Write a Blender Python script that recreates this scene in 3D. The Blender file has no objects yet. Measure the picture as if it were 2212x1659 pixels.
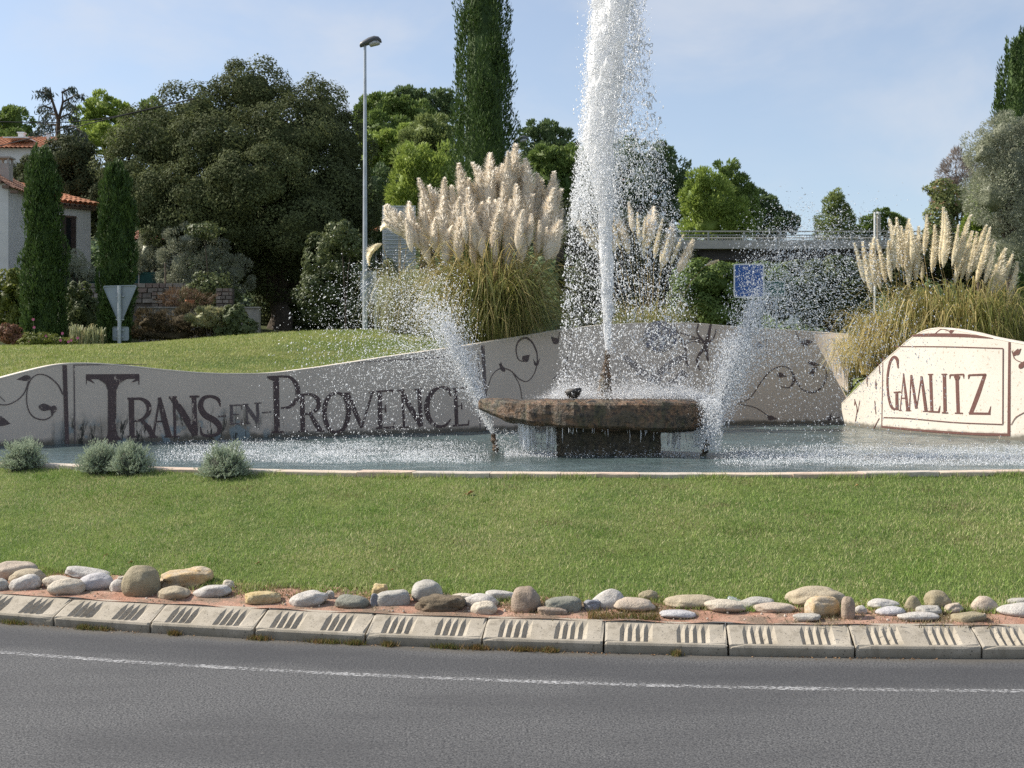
import bpy, math, random
import numpy as np
from mathutils import Vector, Matrix, noise as mnoise

random.seed(7)
rng = np.random.default_rng(7)
SC = bpy.context.scene
COL = SC.collection
PI = math.pi

# ------------------------------------------------------------------ camera
CAM_H = 2.23
F = 2654.4                       # focal length in units of a 2212 px wide picture
CX, CY = 1106.0, 829.5
cam_d = bpy.data.cameras.new('camera')
cam_d.sensor_width = 36.0
cam_d.lens = 43.2
cam_d.clip_start = 0.1
cam_d.clip_end = 3000
cam = bpy.data.objects.new('camera', cam_d)
COL.objects.link(cam)
cam.location = (0, 0, CAM_H)
cam.rotation_euler = (PI / 2, 0, 0)
SC.camera = cam

# ------------------------------------------------------------------ light
SUN_EL = math.radians(40)
SUN_DIR = Vector((-0.975 * math.cos(SUN_EL), 0.222 * math.cos(SUN_EL), math.sin(SUN_EL))).normalized()
sun_d = bpy.data.lights.new('sun', 'SUN')
sun_d.energy = 4.5
sun_d.angle = math.radians(0.5)
sun_d.color = (1.0, 0.93, 0.82)
sun = bpy.data.objects.new('sun', sun_d)
COL.objects.link(sun)
sun.location = (-30, 10, 40)
sun.rotation_euler = SUN_DIR.to_track_quat('Z', 'Y').to_euler()

SC.view_settings.view_transform = 'Standard'
SC.view_settings.look = 'None'
SC.view_settings.exposure = 0.62
SC.view_settings.gamma = 1.0
SC.view_settings.use_curve_mapping = False
SC.render.engine = 'CYCLES'
SC.cycles.max_bounces = 10
SC.cycles.diffuse_bounces = 7
SC.cycles.glossy_bounces = 3
SC.cycles.transmission_bounces = 7
SC.cycles.transparent_max_bounces = 6
SC.cycles.use_adaptive_sampling = True
SC.cycles.adaptive_threshold = 0.012
SC.cycles.use_denoising = False


class NT:
    """small helper around a node tree"""
    def __init__(self, tree):
        self.t = tree
        self.n = tree.nodes
        self.l = tree.links

    def add(self, kind, **kw):
        nd = self.n.new(kind)
        for k, v in kw.items():
            setattr(nd, k, v)
        return nd

    def put(self, sock, v):
        if isinstance(v, bpy.types.NodeSocket):
            self.l.new(v, sock)
        elif isinstance(v, (tuple, list)):
            v = tuple(v)
            if len(v) == 3 and sock.type == 'RGBA':
                v = v + (1.0,)
            sock.default_value = v
        else:
            sock.default_value = v

    def noise(self, vec, scale, detail=3.0, rough=0.55, dist=0.0):
        nd = self.add('ShaderNodeTexNoise')
        if vec is not None:
            self.l.new(vec, nd.inputs['Vector'])
        nd.inputs['Scale'].default_value = scale
        nd.inputs['Detail'].default_value = detail
        nd.inputs['Roughness'].default_value = rough
        nd.inputs['Distortion'].default_value = dist
        return nd.outputs['Fac']

    def ramp(self, fac, a, b, lo=0.0, hi=1.0, smooth=True):
        nd = self.add('ShaderNodeMapRange')
        nd.interpolation_type = 'SMOOTHSTEP' if smooth else 'LINEAR'
        self.put(nd.inputs['Value'], fac)
        nd.inputs['From Min'].default_value = a
        nd.inputs['From Max'].default_value = b
        nd.inputs['To Min'].default_value = lo
        nd.inputs['To Max'].default_value = hi
        return nd.outputs['Result']

    def mix(self, fac, a, b, mode='MIX'):
        nd = self.add('ShaderNodeMix', data_type='RGBA', blend_type=mode)
        self.put(nd.inputs[0], fac)
        self.put(nd.inputs[6], a)
        self.put(nd.inputs[7], b)
        return nd.outputs[2]

    def math(self, op, a, b=0.0, c=None):
        nd = self.add('ShaderNodeMath', operation=op)
        self.put(nd.inputs[0], a)
        self.put(nd.inputs[1], b)
        if c is not None:
            self.put(nd.inputs[2], c)
        return nd.outputs[0]

    def obj(self):
        return self.add('ShaderNodeTexCoord').outputs['Object']

    def pos(self):
        return self.add('ShaderNodeNewGeometry').outputs['Position']

    def scaled(self, vec, s):
        nd = self.add('ShaderNodeVectorMath', operation='MULTIPLY')
        self.l.new(vec, nd.inputs[0])
        nd.inputs[1].default_value = s
        return nd.outputs[0]

    def bump(self, h, strength=0.3, dist=0.01):
        nd = self.add('ShaderNodeBump')
        nd.inputs['Strength'].default_value = strength
        nd.inputs['Distance'].default_value = dist
        self.l.new(h, nd.inputs['Height'])
        return nd.outputs['Normal']


# ------------------------------------------------------------------ world: sky with thin high cloud
world = bpy.data.worlds.new('World')
SC.world = world
world.use_nodes = True
wt = NT(world.node_tree)
wt.n.clear()
sky = wt.add('ShaderNodeTexSky', sky_type='NISHITA')
sky.sun_disc = False
sky.sun_elevation = SUN_EL
sky.sun_rotation = math.atan2(SUN_DIR.x, SUN_DIR.y)
sky.altitude = 150
sky.air_density = 1.0
sky.dust_density = 1.2
sky.ozone_density = 1.6
gen = wt.add('ShaderNodeTexCoord').outputs['Generated']
cl1 = wt.noise(wt.scaled(gen, (1.0, 1.0, 2.0)), 5.5, 6.0, 0.55, 0.25)
cl2 = wt.noise(wt.scaled(gen, (1.0, 1.0, 1.6)), 1.6, 3.0, 0.5)
m = wt.math('MULTIPLY', wt.ramp(cl1, 0.38, 0.78), wt.ramp(cl2, 0.30, 0.62))
cloudy = wt.mix(wt.math('ADD', wt.math('MULTIPLY', m, 0.42), 0.24), sky.outputs['Color'], (4.5, 4.6, 4.85))
bg = wt.add('ShaderNodeBackground')
wt.l.new(cloudy, bg.inputs['Color'])
bg.inputs['Strength'].default_value = 0.112
out = wt.add('ShaderNodeOutputWorld')
wt.l.new(bg.outputs[0], out.inputs['Surface'])


# ------------------------------------------------------------------ materials
def material(name):
    mt = bpy.data.materials.new(name)
    mt.use_nodes = True
    nt = NT(mt.node_tree)
    bs = nt.n['Principled BSDF']
    return mt, nt, bs


def plain(name, col, rough=0.7, var=0.15, scale=6.0, bump=0.0, bscale=40.0, metal=0.0, spec=0.4, bdist=0.01):
    mt, nt, bs = material(name)
    f = nt.noise(nt.obj(), scale, 5.0, 0.6)
    lo = tuple(c * (1 - var) for c in col)
    hi = tuple(min(1, c * (1 + var)) for c in col)
    nt.put(bs.inputs['Base Color'], nt.mix(nt.ramp(f, 0.3, 0.7), lo, hi))
    bs.inputs['Roughness'].default_value = rough
    bs.inputs['Metallic'].default_value = metal
    bs.inputs['Specular IOR Level'].default_value = spec
    if bump:
        nt.put(bs.inputs['Normal'], nt.bump(nt.noise(nt.obj(), bscale, 4.0, 0.65), bump, bdist))
    return mt


def leafy(name, dark, light, trans=0.3, big=0.35, rough=0.6, spec=0.3, pale=None, pale_at=0.93):
    """foliage: colour differs leaf by leaf and clump by clump"""
    mt, nt, bs = material(name)
    g = nt.add('ShaderNodeNewGeometry')
    r = g.outputs['Random Per Island']
    cl = nt.ramp(nt.noise(g.outputs['Position'], big, 3.0, 0.6), 0.32, 0.68)
    fac = nt.math('ADD', nt.math('MULTIPLY', r, 0.55), nt.math('MULTIPLY', cl, 0.45))
    c = nt.mix(fac, dark, light)
    if pale:
        c = nt.mix(nt.ramp(r, pale_at, pale_at + 0.02), c, pale)
    nt.put(bs.inputs['Base Color'], c)
    bs.inputs['Roughness'].default_value = rough
    bs.inputs['Specular IOR Level'].default_value = spec
    tr = nt.add('ShaderNodeBsdfTranslucent')
    nt.put(tr.inputs['Color'], nt.mix(0.4, c, tuple(min(1, x * 1.5) for x in light)))
    ms = nt.add('ShaderNodeMixShader')
    ms.inputs[0].default_value = trans
    nt.l.new(bs.outputs[0], ms.inputs[1])
    nt.l.new(tr.outputs[0], ms.inputs[2])
    nt.l.new(ms.outputs[0], nt.n['Material Output'].inputs['Surface'])
    return mt


# ------------------------------------------------------------------ objects
def empty(name, loc, rz=0.0):
    o = bpy.data.objects.new(name, None)
    o.empty_display_size = 0.2
    o.location = loc
    o.rotation_euler = (0, 0, rz)
    COL.objects.link(o)
    return o


def tag(o, label=None, cat=None, group=None, kind=None):
    for k, v in (('label', label), ('category', cat), ('group', group), ('kind', kind)):
        if v:
            o[k] = v
    return o


def mesh_of(name, V, Fc, mat=None, smooth=False):
    me = bpy.data.meshes.new(name)
    V = np.asarray(V, dtype=np.float32).reshape(-1, 3)
    if isinstance(Fc, np.ndarray):
        k = Fc.shape[1]
        n = len(Fc)
        me.vertices.add(len(V))
        me.vertices.foreach_set('co', V.ravel())
        me.loops.add(n * k)
        me.loops.foreach_set('vertex_index', Fc.astype(np.int32).ravel())
        me.polygons.add(n)
        me.polygons.foreach_set('loop_start', np.arange(0, n * k, k, dtype=np.int32))
        me.update(calc_edges=True)
    else:
        me.from_pydata([tuple(map(float, v)) for v in V], [], [tuple(map(int, f)) for f in Fc])
        me.update()
    if smooth:
        me.polygons.foreach_set('use_smooth', np.ones(len(me.polygons), dtype=bool))
    if mat:
        me.materials.append(mat)
    return me


def origin_of(p):
    v = Vector((0, 0, 0))
    while p is not None:
        v = v + p.location
        p = p.parent
    return v


def obj(name, V, Fc, mat=None, parent=None, smooth=False, kind=None, at=None):
    """V in world coordinates; the object's origin sits at its parent's base (or at `at`)"""
    V = np.asarray(V, dtype=np.float64).reshape(-1, 3)
    o = bpy.data.objects.new(name, None)
    if parent is not None:
        org = np.array(origin_of(parent))
    elif at is not None:
        org = np.array(at, dtype=float)
    else:
        org = np.zeros(3)
    me = mesh_of(name, V - org, Fc, mat, smooth)
    bpy.data.objects.remove(o)
    o = bpy.data.objects.new(name, me)
    COL.objects.link(o)
    if parent is not None:
        o.parent = parent
    elif at is not None:
        o.location = at
    if kind:
        o['kind'] = kind
    return o


class MB:
    """collects shapes into one mesh"""
    def __init__(self):
        self.V = []
        self.F = []

    def add(self, V, Fc):
        b = len(self.V)
        self.V.extend([tuple(map(float, v)) for v in V])
        self.F.extend([tuple(int(i) + b for i in f) for f in Fc])
        return self

    def box(self, c, s, rz=0.0, ry=0.0):
        x, y, z = s[0] / 2, s[1] / 2, s[2] / 2
        V = [Vector((a, b, d)) for a in (-x, x) for b in (-y, y) for d in (-z, z)]
        M = Matrix.Rotation(rz, 3, 'Z') @ Matrix.Rotation(ry, 3, 'Y')
        V = [M @ v + Vector(c) for v in V]
        return self.add(V, [(0, 1, 3, 2), (4, 6, 7, 5), (0, 4, 5, 1), (2, 3, 7, 6), (0, 2, 6, 4), (1, 5, 7, 3)])

    def tube(self, pts, r, k=8, cap=True):
        pts = [Vector(p) for p in pts]
        n = len(pts)
        rs = r if isinstance(r, (list, tuple)) else [r] * n
        V = []
        for i, p in enumerate(pts):
            d = (pts[min(i + 1, n - 1)] - pts[max(i - 1, 0)]).normalized()
            u = d.cross(Vector((0.123, 0.97, 0.21)) if abs(d.z) > 0.8 else Vector((0, 0, 1))).normalized()
            w = d.cross(u)
            for j in range(k):
                a = 2 * PI * j / k
                V.append(p + (u * math.cos(a) + w * math.sin(a)) * rs[i])
        Fc = []
        for i in range(n - 1):
            for j in range(k):
                a, b = i * k + j, i * k + (j + 1) % k
                Fc.append((a, b, b + k, a + k))
        if cap:
            Fc.append(tuple(range(k - 1, -1, -1)))
            Fc.append(tuple(range((n - 1) * k, n * k)))
        return self.add(V, Fc)

    def build(self, name, mat, parent=None, smooth=False, kind=None, at=None):
        return obj(name, self.V, self.F, mat, parent, smooth, kind, at)


def W(dx, dy, Y):
    """point at distance Y seen at (dx, dy) of the photograph (2212 px wide)"""
    return np.array([(dx - CX) / F * Y, Y, CAM_H - (dy - CY) / F * Y])


def SW(sx, sy, Y):
    return W(sx / 1.13022, sy / 1.13022, Y)


def smoothstep(a, b, x):
    t = np.clip((x - a) / (b - a), 0, 1)
    return t * t * (3 - 2 * t)


# ------------------------------------------------------------------ where the island lies
KX, KR, KY0 = 4.15, 27.0, 9.97          # kerb circle: centre x, radius, nearest y
KC = np.array([KX, KY0 + KR])
RX, RR, RY0 = 2.07, 22.7, 15.88         # outer edge of the pool rim
WATER = 1.02


def kerb_y(X, off=0.0):
    r = KR - off
    return KC[1] - np.sqrt(np.maximum(r * r - (X - KX) ** 2, 0.01))


def rim_y(X, off=0.0):
    r = RR - off
    return RY0 + RR - np.sqrt(np.maximum(r * r - (X - RX) ** 2, 0.01))


def lawn_z(X, Y):
    a = kerb_y(X, 0.30)
    b = rim_y(X)
    t = np.clip((Y - a) / (b - a), 0, 1)
    z = 0.215 + 0.775 * np.power(t, 1.12)
    return z + 0.012 * np.sin(X * 2.1 + Y * 1.3) * np.sin(Y * 1.9 - X) * smoothstep(0.1, 0.3, t)


# back wall, as seen columns -> distance (straight runs are linear in 1/Y)
_w = [(-800, 19.6), (0, 23.7), (250, 25.2), (480, 26.9), (800, 29.3), (1040, 31.4), (1300, 34.3), (1500, 36.4), (1650, 37.3), (1760, 37.35), (1818, 36.9), (1860, 36.2)]
_g = [(1818, 36.3), (1860, 34.4), (1900, 32.7), (1950, 31.0), (2000, 29.7), (2060, 28.6), (2120, 27.6), (2190, 26.7), (2300, 25.4), (2500, 23.2)]
_wt = [(-800, 900), (-60, 834), (0, 816), (60, 800), (110, 788), (150, 783), (200, 783), (260, 787), (350, 797), (430, 804), (480, 806), (560, 806), (600, 804), (700, 791), (850, 768), (1000, 747), (1100, 730), (1200, 713), (1300, 701), (1380, 697), (1500, 697), (1600, 706), (1750, 715), (1830, 721), (1860, 724)]
_gt = [(1815, 874), (1848, 841), (1880, 808), (1909, 779), (1935, 757), (1956, 738), (1975, 724), (1992, 714), (2010, 709), (2028, 707), (2064, 711), (2100, 718), (2136, 727), (2212, 741.5), (2320, 762), (2500, 800)]


def _sm(tab, inv, sig):
    xs = np.arange(tab[0][0], tab[-1][0] + 1, 2.0)
    v = np.interp(xs, [t[0] for t in tab], [1 / t[1] if inv else t[1] for t in tab])
    k = np.exp(-0.5 * (np.arange(-60, 61) * 2.0 / sig) ** 2)
    k /= k.sum()
    p = np.pad(v, 60, mode='reflect', reflect_type='odd')
    v = np.convolve(p, k, 'valid')
    return xs, (1 / v if inv else v)


WX, WY = _sm(_w, True, 45)
GX, GY = _sm(_g, True, 18)
WTX, WT = _sm(_wt, False, 14)
GTX, GT = _sm(_gt, False, 5)


def wall_dist(dx):
    return np.interp(dx, WX, WY)


def gam_dist(dx):
    return np.interp(dx, GX, GY)


def wall_top(dx):
    return np.interp(dx, WTX, WT)


def gam_top(dx):
    return np.interp(dx, GTX, GT)


def wall_normal(fn, dx):
    a = W(dx - 2, 0, float(fn(dx - 2)))
    b = W(dx + 2, 0, float(fn(dx + 2)))
    t = (b - a)[:2]
    t /= np.linalg.norm(t)
    return np.array([t[1], -t[0], 0.0])


# ------------------------------------------------------------------ ground behind the wall
_ty = np.array([18, 24, 29, 33, 36, 42, 48, 51, 60, 80, 110, 160, 260, 420.0])
_tu = np.array([-0.6, -0.42, -0.12, 0.02, 0.2, 0.6])
_tz = np.array([
    [2.2, 2.45, 2.85, 3.25, 3.2, 3.0, 3.2, 5.0, 6.8, 10, 17, 28, 30, 30],
    [2.2, 2.45, 2.85, 3.25, 3.2, 3.0, 3.2, 5.0, 6.8, 10, 17, 28, 30, 30],
    [2.2, 2.4, 2.75, 3.35, 3.82, 3.3, 3.2, 3.6, 5.0, 9.5, 19, 30, 32, 32],
    [2.2, 2.4, 2.7, 3.5, 3.6, 3.0, 3.0, 3.2, 4.5, 8.5, 17, 26, 28, 28],
    [2.2, 2.2, 2.3, 2.4, 2.4, 2.4, 2.4, 2.4, 3.2, 7.0, 12.5, 16, 18, 18],
    [2.2, 2.2, 2.3, 2.4, 2.4, 2.4, 2.4, 2.4, 3.2, 7.0, 12.5, 16, 18, 18]])


def terrain_z(X, Y):
    X = np.asarray(X, float)
    Y = np.asarray(Y, float)
    u = np.clip(X / np.maximum(Y, 1), _tu[0], _tu[-1])
    iu = np.clip(np.searchsorted(_tu, u) - 1, 0, len(_tu) - 2)
    fu = (u - _tu[iu]) / (_tu[iu + 1] - _tu[iu])
    fu = fu * fu * (3 - 2 * fu)
    yy = np.clip(Y, _ty[0], _ty[-1])
    iy = np.clip(np.searchsorted(_ty, yy) - 1, 0, len(_ty) - 2)
    fy = (yy - _ty[iy]) / (_ty[iy + 1] - _ty[iy])
    z0 = _tz[iu, iy] * (1 - fy) + _tz[iu, iy + 1] * fy
    z1 = _tz[iu + 1, iy] * (1 - fy) + _tz[iu + 1, iy + 1] * fy
    return z0 * (1 - fu) + z1 * fu


def back_z(X, Y):
    """ground behind the walls: starts just under the wall top"""
    X = np.asarray(X, float)
    Y = np.asarray(Y, float)
    dx = X / Y * F + CX
    left = dx < 1818
    yw = np.where(left, wall_dist(dx), gam_dist(dx))
    top = np.where(left, wall_top(dx), gam_top(dx))
    zt = CAM_H - (top - CY) / F * yw - 0.05
    z = terrain_z(X, Y)
    d = Y - yw
    # never above the wall top next to the wall, meeting the lawn further back
    return np.where(dx < 1250, zt + (z - zt) * smoothstep(0.0, 5.0, d), np.minimum(z, zt + 0.1 * np.maximum(d, 0)))


# ------------------------------------------------------------------ generic shapes
def icosphere(sub):
    t = (1 + 5 ** 0.5) / 2
    V = [(-1, t, 0), (1, t, 0), (-1, -t, 0), (1, -t, 0), (0, -1, t), (0, 1, t), (0, -1, -t), (0, 1, -t), (t, 0, -1), (t, 0, 1), (-t, 0, -1), (-t, 0, 1)]
    V = [Vector(v).normalized() for v in V]
    Fc = [(0, 11, 5), (0, 5, 1), (0, 1, 7), (0, 7, 10), (0, 10, 11), (1, 5, 9), (5, 11, 4), (11, 10, 2), (10, 7, 6), (7, 1, 8), (3, 9, 4), (3, 4, 2), (3, 2, 6), (3, 6, 8), (3, 8, 9), (4, 9, 5), (2, 4, 11), (6, 2, 10), (8, 6, 7), (9, 8, 1)]
    for _ in range(sub):
        mid = {}
        nf = []

        def m(a, b):
            k = (min(a, b), max(a, b))
            if k not in mid:
                V.append((V[a] + V[b]).normalized())
                mid[k] = len(V) - 1
            return mid[k]
        for a, b, c in Fc:
            ab, bc, ca = m(a, b), m(b, c), m(c, a)
            nf += [(a, ab, ca), (b, bc, ab), (c, ca, bc), (ab, bc, ca)]
        Fc = nf
    return np.array([tuple(v) for v in V]), np.array(Fc)


ICO1 = icosphere(1)
ICO2 = icosphere(2)
ICO3 = icosphere(3)


def unit(n):
    v = rng.normal(size=(n, 3))
    return v / np.linalg.norm(v, axis=1, keepdims=True)


def norm(v):
    return v / np.maximum(np.linalg.norm(v, axis=1, keepdims=True), 1e-9)


def leaf_quads(P, Nn, size, aspect=0.55, along=None, bend=0.0):
    """rhombic leaves at P facing Nn, long axis `along` (or random in the leaf plane)"""
    n = len(P)
    if along is None:
        along = unit(n)
    a = norm(along - Nn * (along * Nn).sum(1, keepdims=True) * (1 - bend))
    b = norm(np.cross(Nn, a))
    s = np.asarray(size).reshape(-1, 1) * np.ones((n, 1))
    w = s * aspect * 0.5
    V = np.stack([P - a * s * 0.5, P + b * w, P + a * s * 0.5, P - b * w], axis=1).reshape(-1, 3)
    return V, np.arange(n * 4).reshape(-1, 4)

# =================================================================== ROAD
def asphalt():
    mt, nt, bs = material('asphalt')
    p = nt.obj()
    grain = nt.noise(p, 75, 2.0, 0.75)
    mid = nt.noise(p, 26, 3.0, 0.6)
    big = nt.noise(nt.scaled(p, (0.35, 1.0, 1.0)), 0.9, 4.0, 0.6)
    c = nt.mix(nt.ramp(grain, 0.34, 0.68), (0.018, 0.019, 0.022), (0.185, 0.184, 0.182))
    c = nt.mix(nt.math('MULTIPLY', nt.ramp(mid, 0.4, 0.75), 0.5), c, (0.110, 0.110, 0.109))
    c = nt.mix(nt.math('MULTIPLY', nt.ramp(big, 0.42, 0.66), 0.6), c, (0.060, 0.060, 0.062))
    agg = nt.noise(p, 34, 2.0, 0.8)
    c = nt.mix(nt.ramp(agg, 0.50, 0.66, 0, 0.6), c, (0.026, 0.027, 0.030))
    c = nt.mix(nt.ramp(agg, 0.38, 0.28, 0, 0.5), c, (0.19, 0.185, 0.175))
    # polished dark band beside the kerb, tyre-worn and paler further out
    g = nt.add('ShaderNodeVectorMath', operation='DISTANCE')
    nt.l.new(nt.pos(), g.inputs[0])
    g.inputs[1].default_value = (KX, KC[1], 0)
    d = nt.math('SUBTRACT', g.outputs['Value'], KR)
    wob = nt.math('ADD', d, nt.math('MULTIPLY', nt.math('SUBTRACT', nt.noise(p, 1.7, 3), 0.5), 0.35))
    band = nt.math('MULTIPLY', nt.ramp(wob, 0.16, 0.42), nt.ramp(wob, 0.75, 1.05, 1, 0))
    c = nt.mix(nt.math('MULTIPLY', band, 0.5), c, (0.036, 0.037, 0.041))
    dirt = nt.ramp(wob, 0.02, 0.22, 1, 0)
    c = nt.mix(nt.math('MULTIPLY', dirt, 0.45), c, (0.12, 0.105, 0.08))
    nt.put(bs.inputs['Base Color'], c)
    bs.inputs['Roughness'].default_value = 0.85
    bs.inputs['Specular IOR Level'].default_value = 0.25
    h = nt.math('ADD', grain, nt.math('MULTIPLY', mid, 0.6))
    nt.put(bs.inputs['Normal'], nt.bump(h, 0.45, 0.006))
    return mt, c, nt


ASPHALT, _, _ = asphalt()


def fan(name, x0, x1, nx, fy0, fy1, ny, fz, mat, kind='structure', smooth=True, power=1.0):
    xs = np.linspace(x0, x1, nx)
    ts = np.linspace(0, 1, ny) ** power
    X = np.repeat(xs[:, None], ny, 1)
    Y = fy0(X) * (1 - ts) + fy1(X) * ts
    Z = fz(X, Y)
    V = np.stack([X, Y, Z], -1).reshape(-1, 3)
    i = np.arange(nx - 1)[:, None] * ny + np.arange(ny - 1)[None, :]
    Fc = np.stack([i, i + ny, i + ny + 1, i + 1], -1).reshape(-1, 4)
    return obj(name, V, Fc, mat, smooth=smooth, kind=kind)


# road: one sheet that goes round the island, to the horizon behind the camera
fan('road', -26, 34, 160, lambda X: X * 0 - 60, lambda X: kerb_y(np.clip(X, -21, 30), -0.0) + 0.06, 40, lambda X, Y: X * 0 + 0.0, ASPHALT, power=0.5)


def paint_line():
    mt, nt, bs = material('worn_white_road_paint')
    p = nt.obj()
    grain = nt.noise(p, 95, 2.0, 0.7)
    along = nt.noise(nt.scaled(p, (9, 60, 1)), 1.0, 4, 0.7)
    c = nt.mix(nt.ramp(grain, 0.34, 0.68), (0.026, 0.027, 0.030), (0.20, 0.195, 0.185))
    g = nt.add('ShaderNodeVectorMath', operation='DISTANCE')
    nt.l.new(nt.pos(), g.inputs[0])
    g.inputs[1].default_value = (KX, KC[1], 0.004)
    d = nt.math('ABSOLUTE', nt.math('SUBTRACT', g.outputs['Value'], KR + 1.06))
    edge = nt.add('ShaderNodeMath', operation='ADD')
    nt.put(edge.inputs[0], nt.ramp(d, 0.02, 0.11, 0.07, -0.25))
    nt.put(edge.inputs[1], nt.ramp(nt.noise(p, 1.1, 3, 0.6), 0.35, 0.65, -0.02, 0.06))
    edge = edge.outputs[0]
    grain2 = nt.noise(p, 30, 3.0, 0.8)
    s = nt.math('ADD', nt.math('ADD', nt.math('MULTIPLY', along, 0.45), nt.math('MULTIPLY', grain2, 0.9)), edge)
    nt.put(bs.inputs['Base Color'], nt.mix(grain, (0.36, 0.36, 0.36), (0.64, 0.64, 0.64)))
    bs.inputs['Roughness'].default_value = 0.8
    tp = nt.add('ShaderNodeBsdfTransparent')
    ms = nt.add('ShaderNodeMixShader')
    nt.put(ms.inputs[0], nt.ramp(s, 0.66, 0.92, 0, 0.75))
    nt.l.new(tp.outputs[0], ms.inputs[1])
    nt.l.new(bs.outputs[0], ms.inputs[2])
    nt.l.new(ms.outputs[0], nt.n['Material Output'].inputs['Surface'])
    return mt


fan('road_marking', -14, 22, 220, lambda X: kerb_y(X, -1.17), lambda X: kerb_y(X, -0.95), 3, lambda X, Y: X * 0 + 0.004, paint_line())

# =================================================================== KERB
def kerb_material():
    mt, nt, bs = material('weathered_kerb_concrete')
    p = nt.obj()
    big = nt.noise(p, 5, 5, 0.65)
    fine = nt.noise(p, 130, 3, 0.7)
    pits = nt.noise(p, 60, 2, 0.5)
    c = nt.mix(nt.ramp(big, 0.3, 0.7), (0.34, 0.30, 0.235), (0.43, 0.385, 0.315))
    c = nt.mix(nt.math('MULTIPLY', nt.ramp(fine, 0.45, 0.7), 0.35), c, (0.24, 0.21, 0.17))
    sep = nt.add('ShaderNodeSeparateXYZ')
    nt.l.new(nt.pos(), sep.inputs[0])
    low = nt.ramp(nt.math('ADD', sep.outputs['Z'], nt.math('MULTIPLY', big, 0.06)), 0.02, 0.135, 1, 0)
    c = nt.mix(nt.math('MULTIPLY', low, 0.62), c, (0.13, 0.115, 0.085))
    st = nt.noise(nt.scaled(p, (3.0, 3.0, 0.8)), 2.3, 5, 0.7)
    c = nt.mix(nt.ramp(st, 0.50, 0.70, 0, 0.6), c, (0.20, 0.175, 0.135))
    c = nt.mix(nt.ramp(pits, 0.34, 0.29), c, (0.09, 0.08, 0.065))
    nt.put(bs.inputs['Base Color'], c)
    bs.inputs['Roughness'].default_value = 0.9
    bs.inputs['Specular IOR Level'].default_value = 0.2
    nt.put(bs.inputs['Normal'], nt.bump(nt.math('ADD', fine, nt.math('MULTIPLY', nt.ramp(pits, 0.34, 0.26, 0, -1), 1.0)), 0.35, 0.006))
    return mt


KERB = kerb_material()


def kerb_mesh(var):
    r = random.Random(var)
    Lk = 1.004
    zf, zt, dp = 0.090, 0.222, 0.285
    # stations along the length: two groups of four grooves
    s = [0.0, 0.02]
    d = [0, 0]
    for st in (0.122, 0.595):
        for k in range(4):
            s += [st + k * 0.067, st + k * 0.067 + 0.026, st + k * 0.067 + 0.032]
            d += [0, 0.9, 1]
        s.append(st + 4 * 0.067 + 0.006)
        d.append(0)
    s += [0.985, Lk]
    d += [0, 0]
    t = [0.0, 0.06, 0.08, 0.13, 0.62, 0.91, 0.93, 1.0]
    td = [0, 0, 0, 1, 1, 0, 0, 0]
    mb = MB()
    V, Fc = [], []
    n = len(s)

    def prof(tt):
        return tt * dp, zf + (zt - zf) * tt ** 0.93
    cols = []
    for i in range(n):
        x = s[i] - Lk / 2
        end = 0.006 if i in (0, n - 1) else 0.0
        row = [(x, 0.012 + end, 0.0 - 0.04), (x, 0.004 + end, zf * 0.55), (x, 0.0 + end, zf - 0.014)]
        for j in range(len(t)):
            y, z = prof(t[j])
            dd = 0.034 * d[i] * td[j]
            yy = y + (0.008 if j == 0 else 0)
            zz = z + (0.004 if j == 0 else 0) - dd - end
            if d[i] and td[j]:
                zz += r.uniform(-0.003, 0.004)
            if d[i] == 0 and td[j] and 0.1 < s[i] < 0.95:
                zz -= r.uniform(0, 0.004)
            row.append((x + r.uniform(-0.002, 0.002), yy, zz))
        row += [(x, dp + 0.04, zt - 0.004), (x, dp + 0.04, -0.04)]
        cols.append(row)
    m_ = len(cols[0])
    for row in cols:
        V += row
    for i in range(n - 1):
        for j in range(m_ - 1):
            a = i * m_ + j
            Fc.append((a, a + m_, a + m_ + 1, a + 1))
    Fc.append(tuple(range(m_ - 1, -1, -1)))
    Fc.append(tuple((n - 1) * m_ + j for j in range(m_)))
    # chipped ends
    for k, v in enumerate(V):
        i = k // m_
        if i in (0, 1, n - 2, n - 1) and v[2] > 0.05:
            q = r.random()
            if q < 0.35:
                V[k] = (v[0] * (1 - 0.008), v[1] + 0.006, v[2] - 0.012 * r.random())
    mb.add(V, Fc)
    return mb


kerb_meshes = []
for v in range(4):
    mb = kerb_mesh(v + 3)
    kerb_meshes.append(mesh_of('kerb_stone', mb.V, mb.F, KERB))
kerb_labels = {
    -5: 'grooved concrete kerb stone off at the far end behind the leftmost cream boulders',
    -4: 'grooved concrete kerb stone cut by the left edge with brown weeds at its foot',
    -3: 'grooved kerb stone below the white striped boulder, with a green weed tuft at its foot',
    -2: 'grooved concrete kerb stone in front of the biggest upright olive boulder',
    -1: 'grooved concrete kerb stone in front of the ochre rough boulder',
    0: 'grooved concrete kerb stone in front of the slate flake and dark brown rock',
    1: 'grooved concrete kerb stone in front of the round brown-pink boulder and two white stones',
    2: 'grooved concrete kerb stone in front of the cracked beige boulder, with a broken corner',
    3: 'grooved concrete kerb stone in front of the flat mauve slab and long pale boulder',
    4: 'grooved concrete kerb stone in front of the yellow angular rock and upright disc stone',
    5: 'grooved concrete kerb stone in front of the long cream stone and cracked round boulder',
    6: 'grooved concrete kerb stone cut by the right edge of the view',
}
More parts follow.
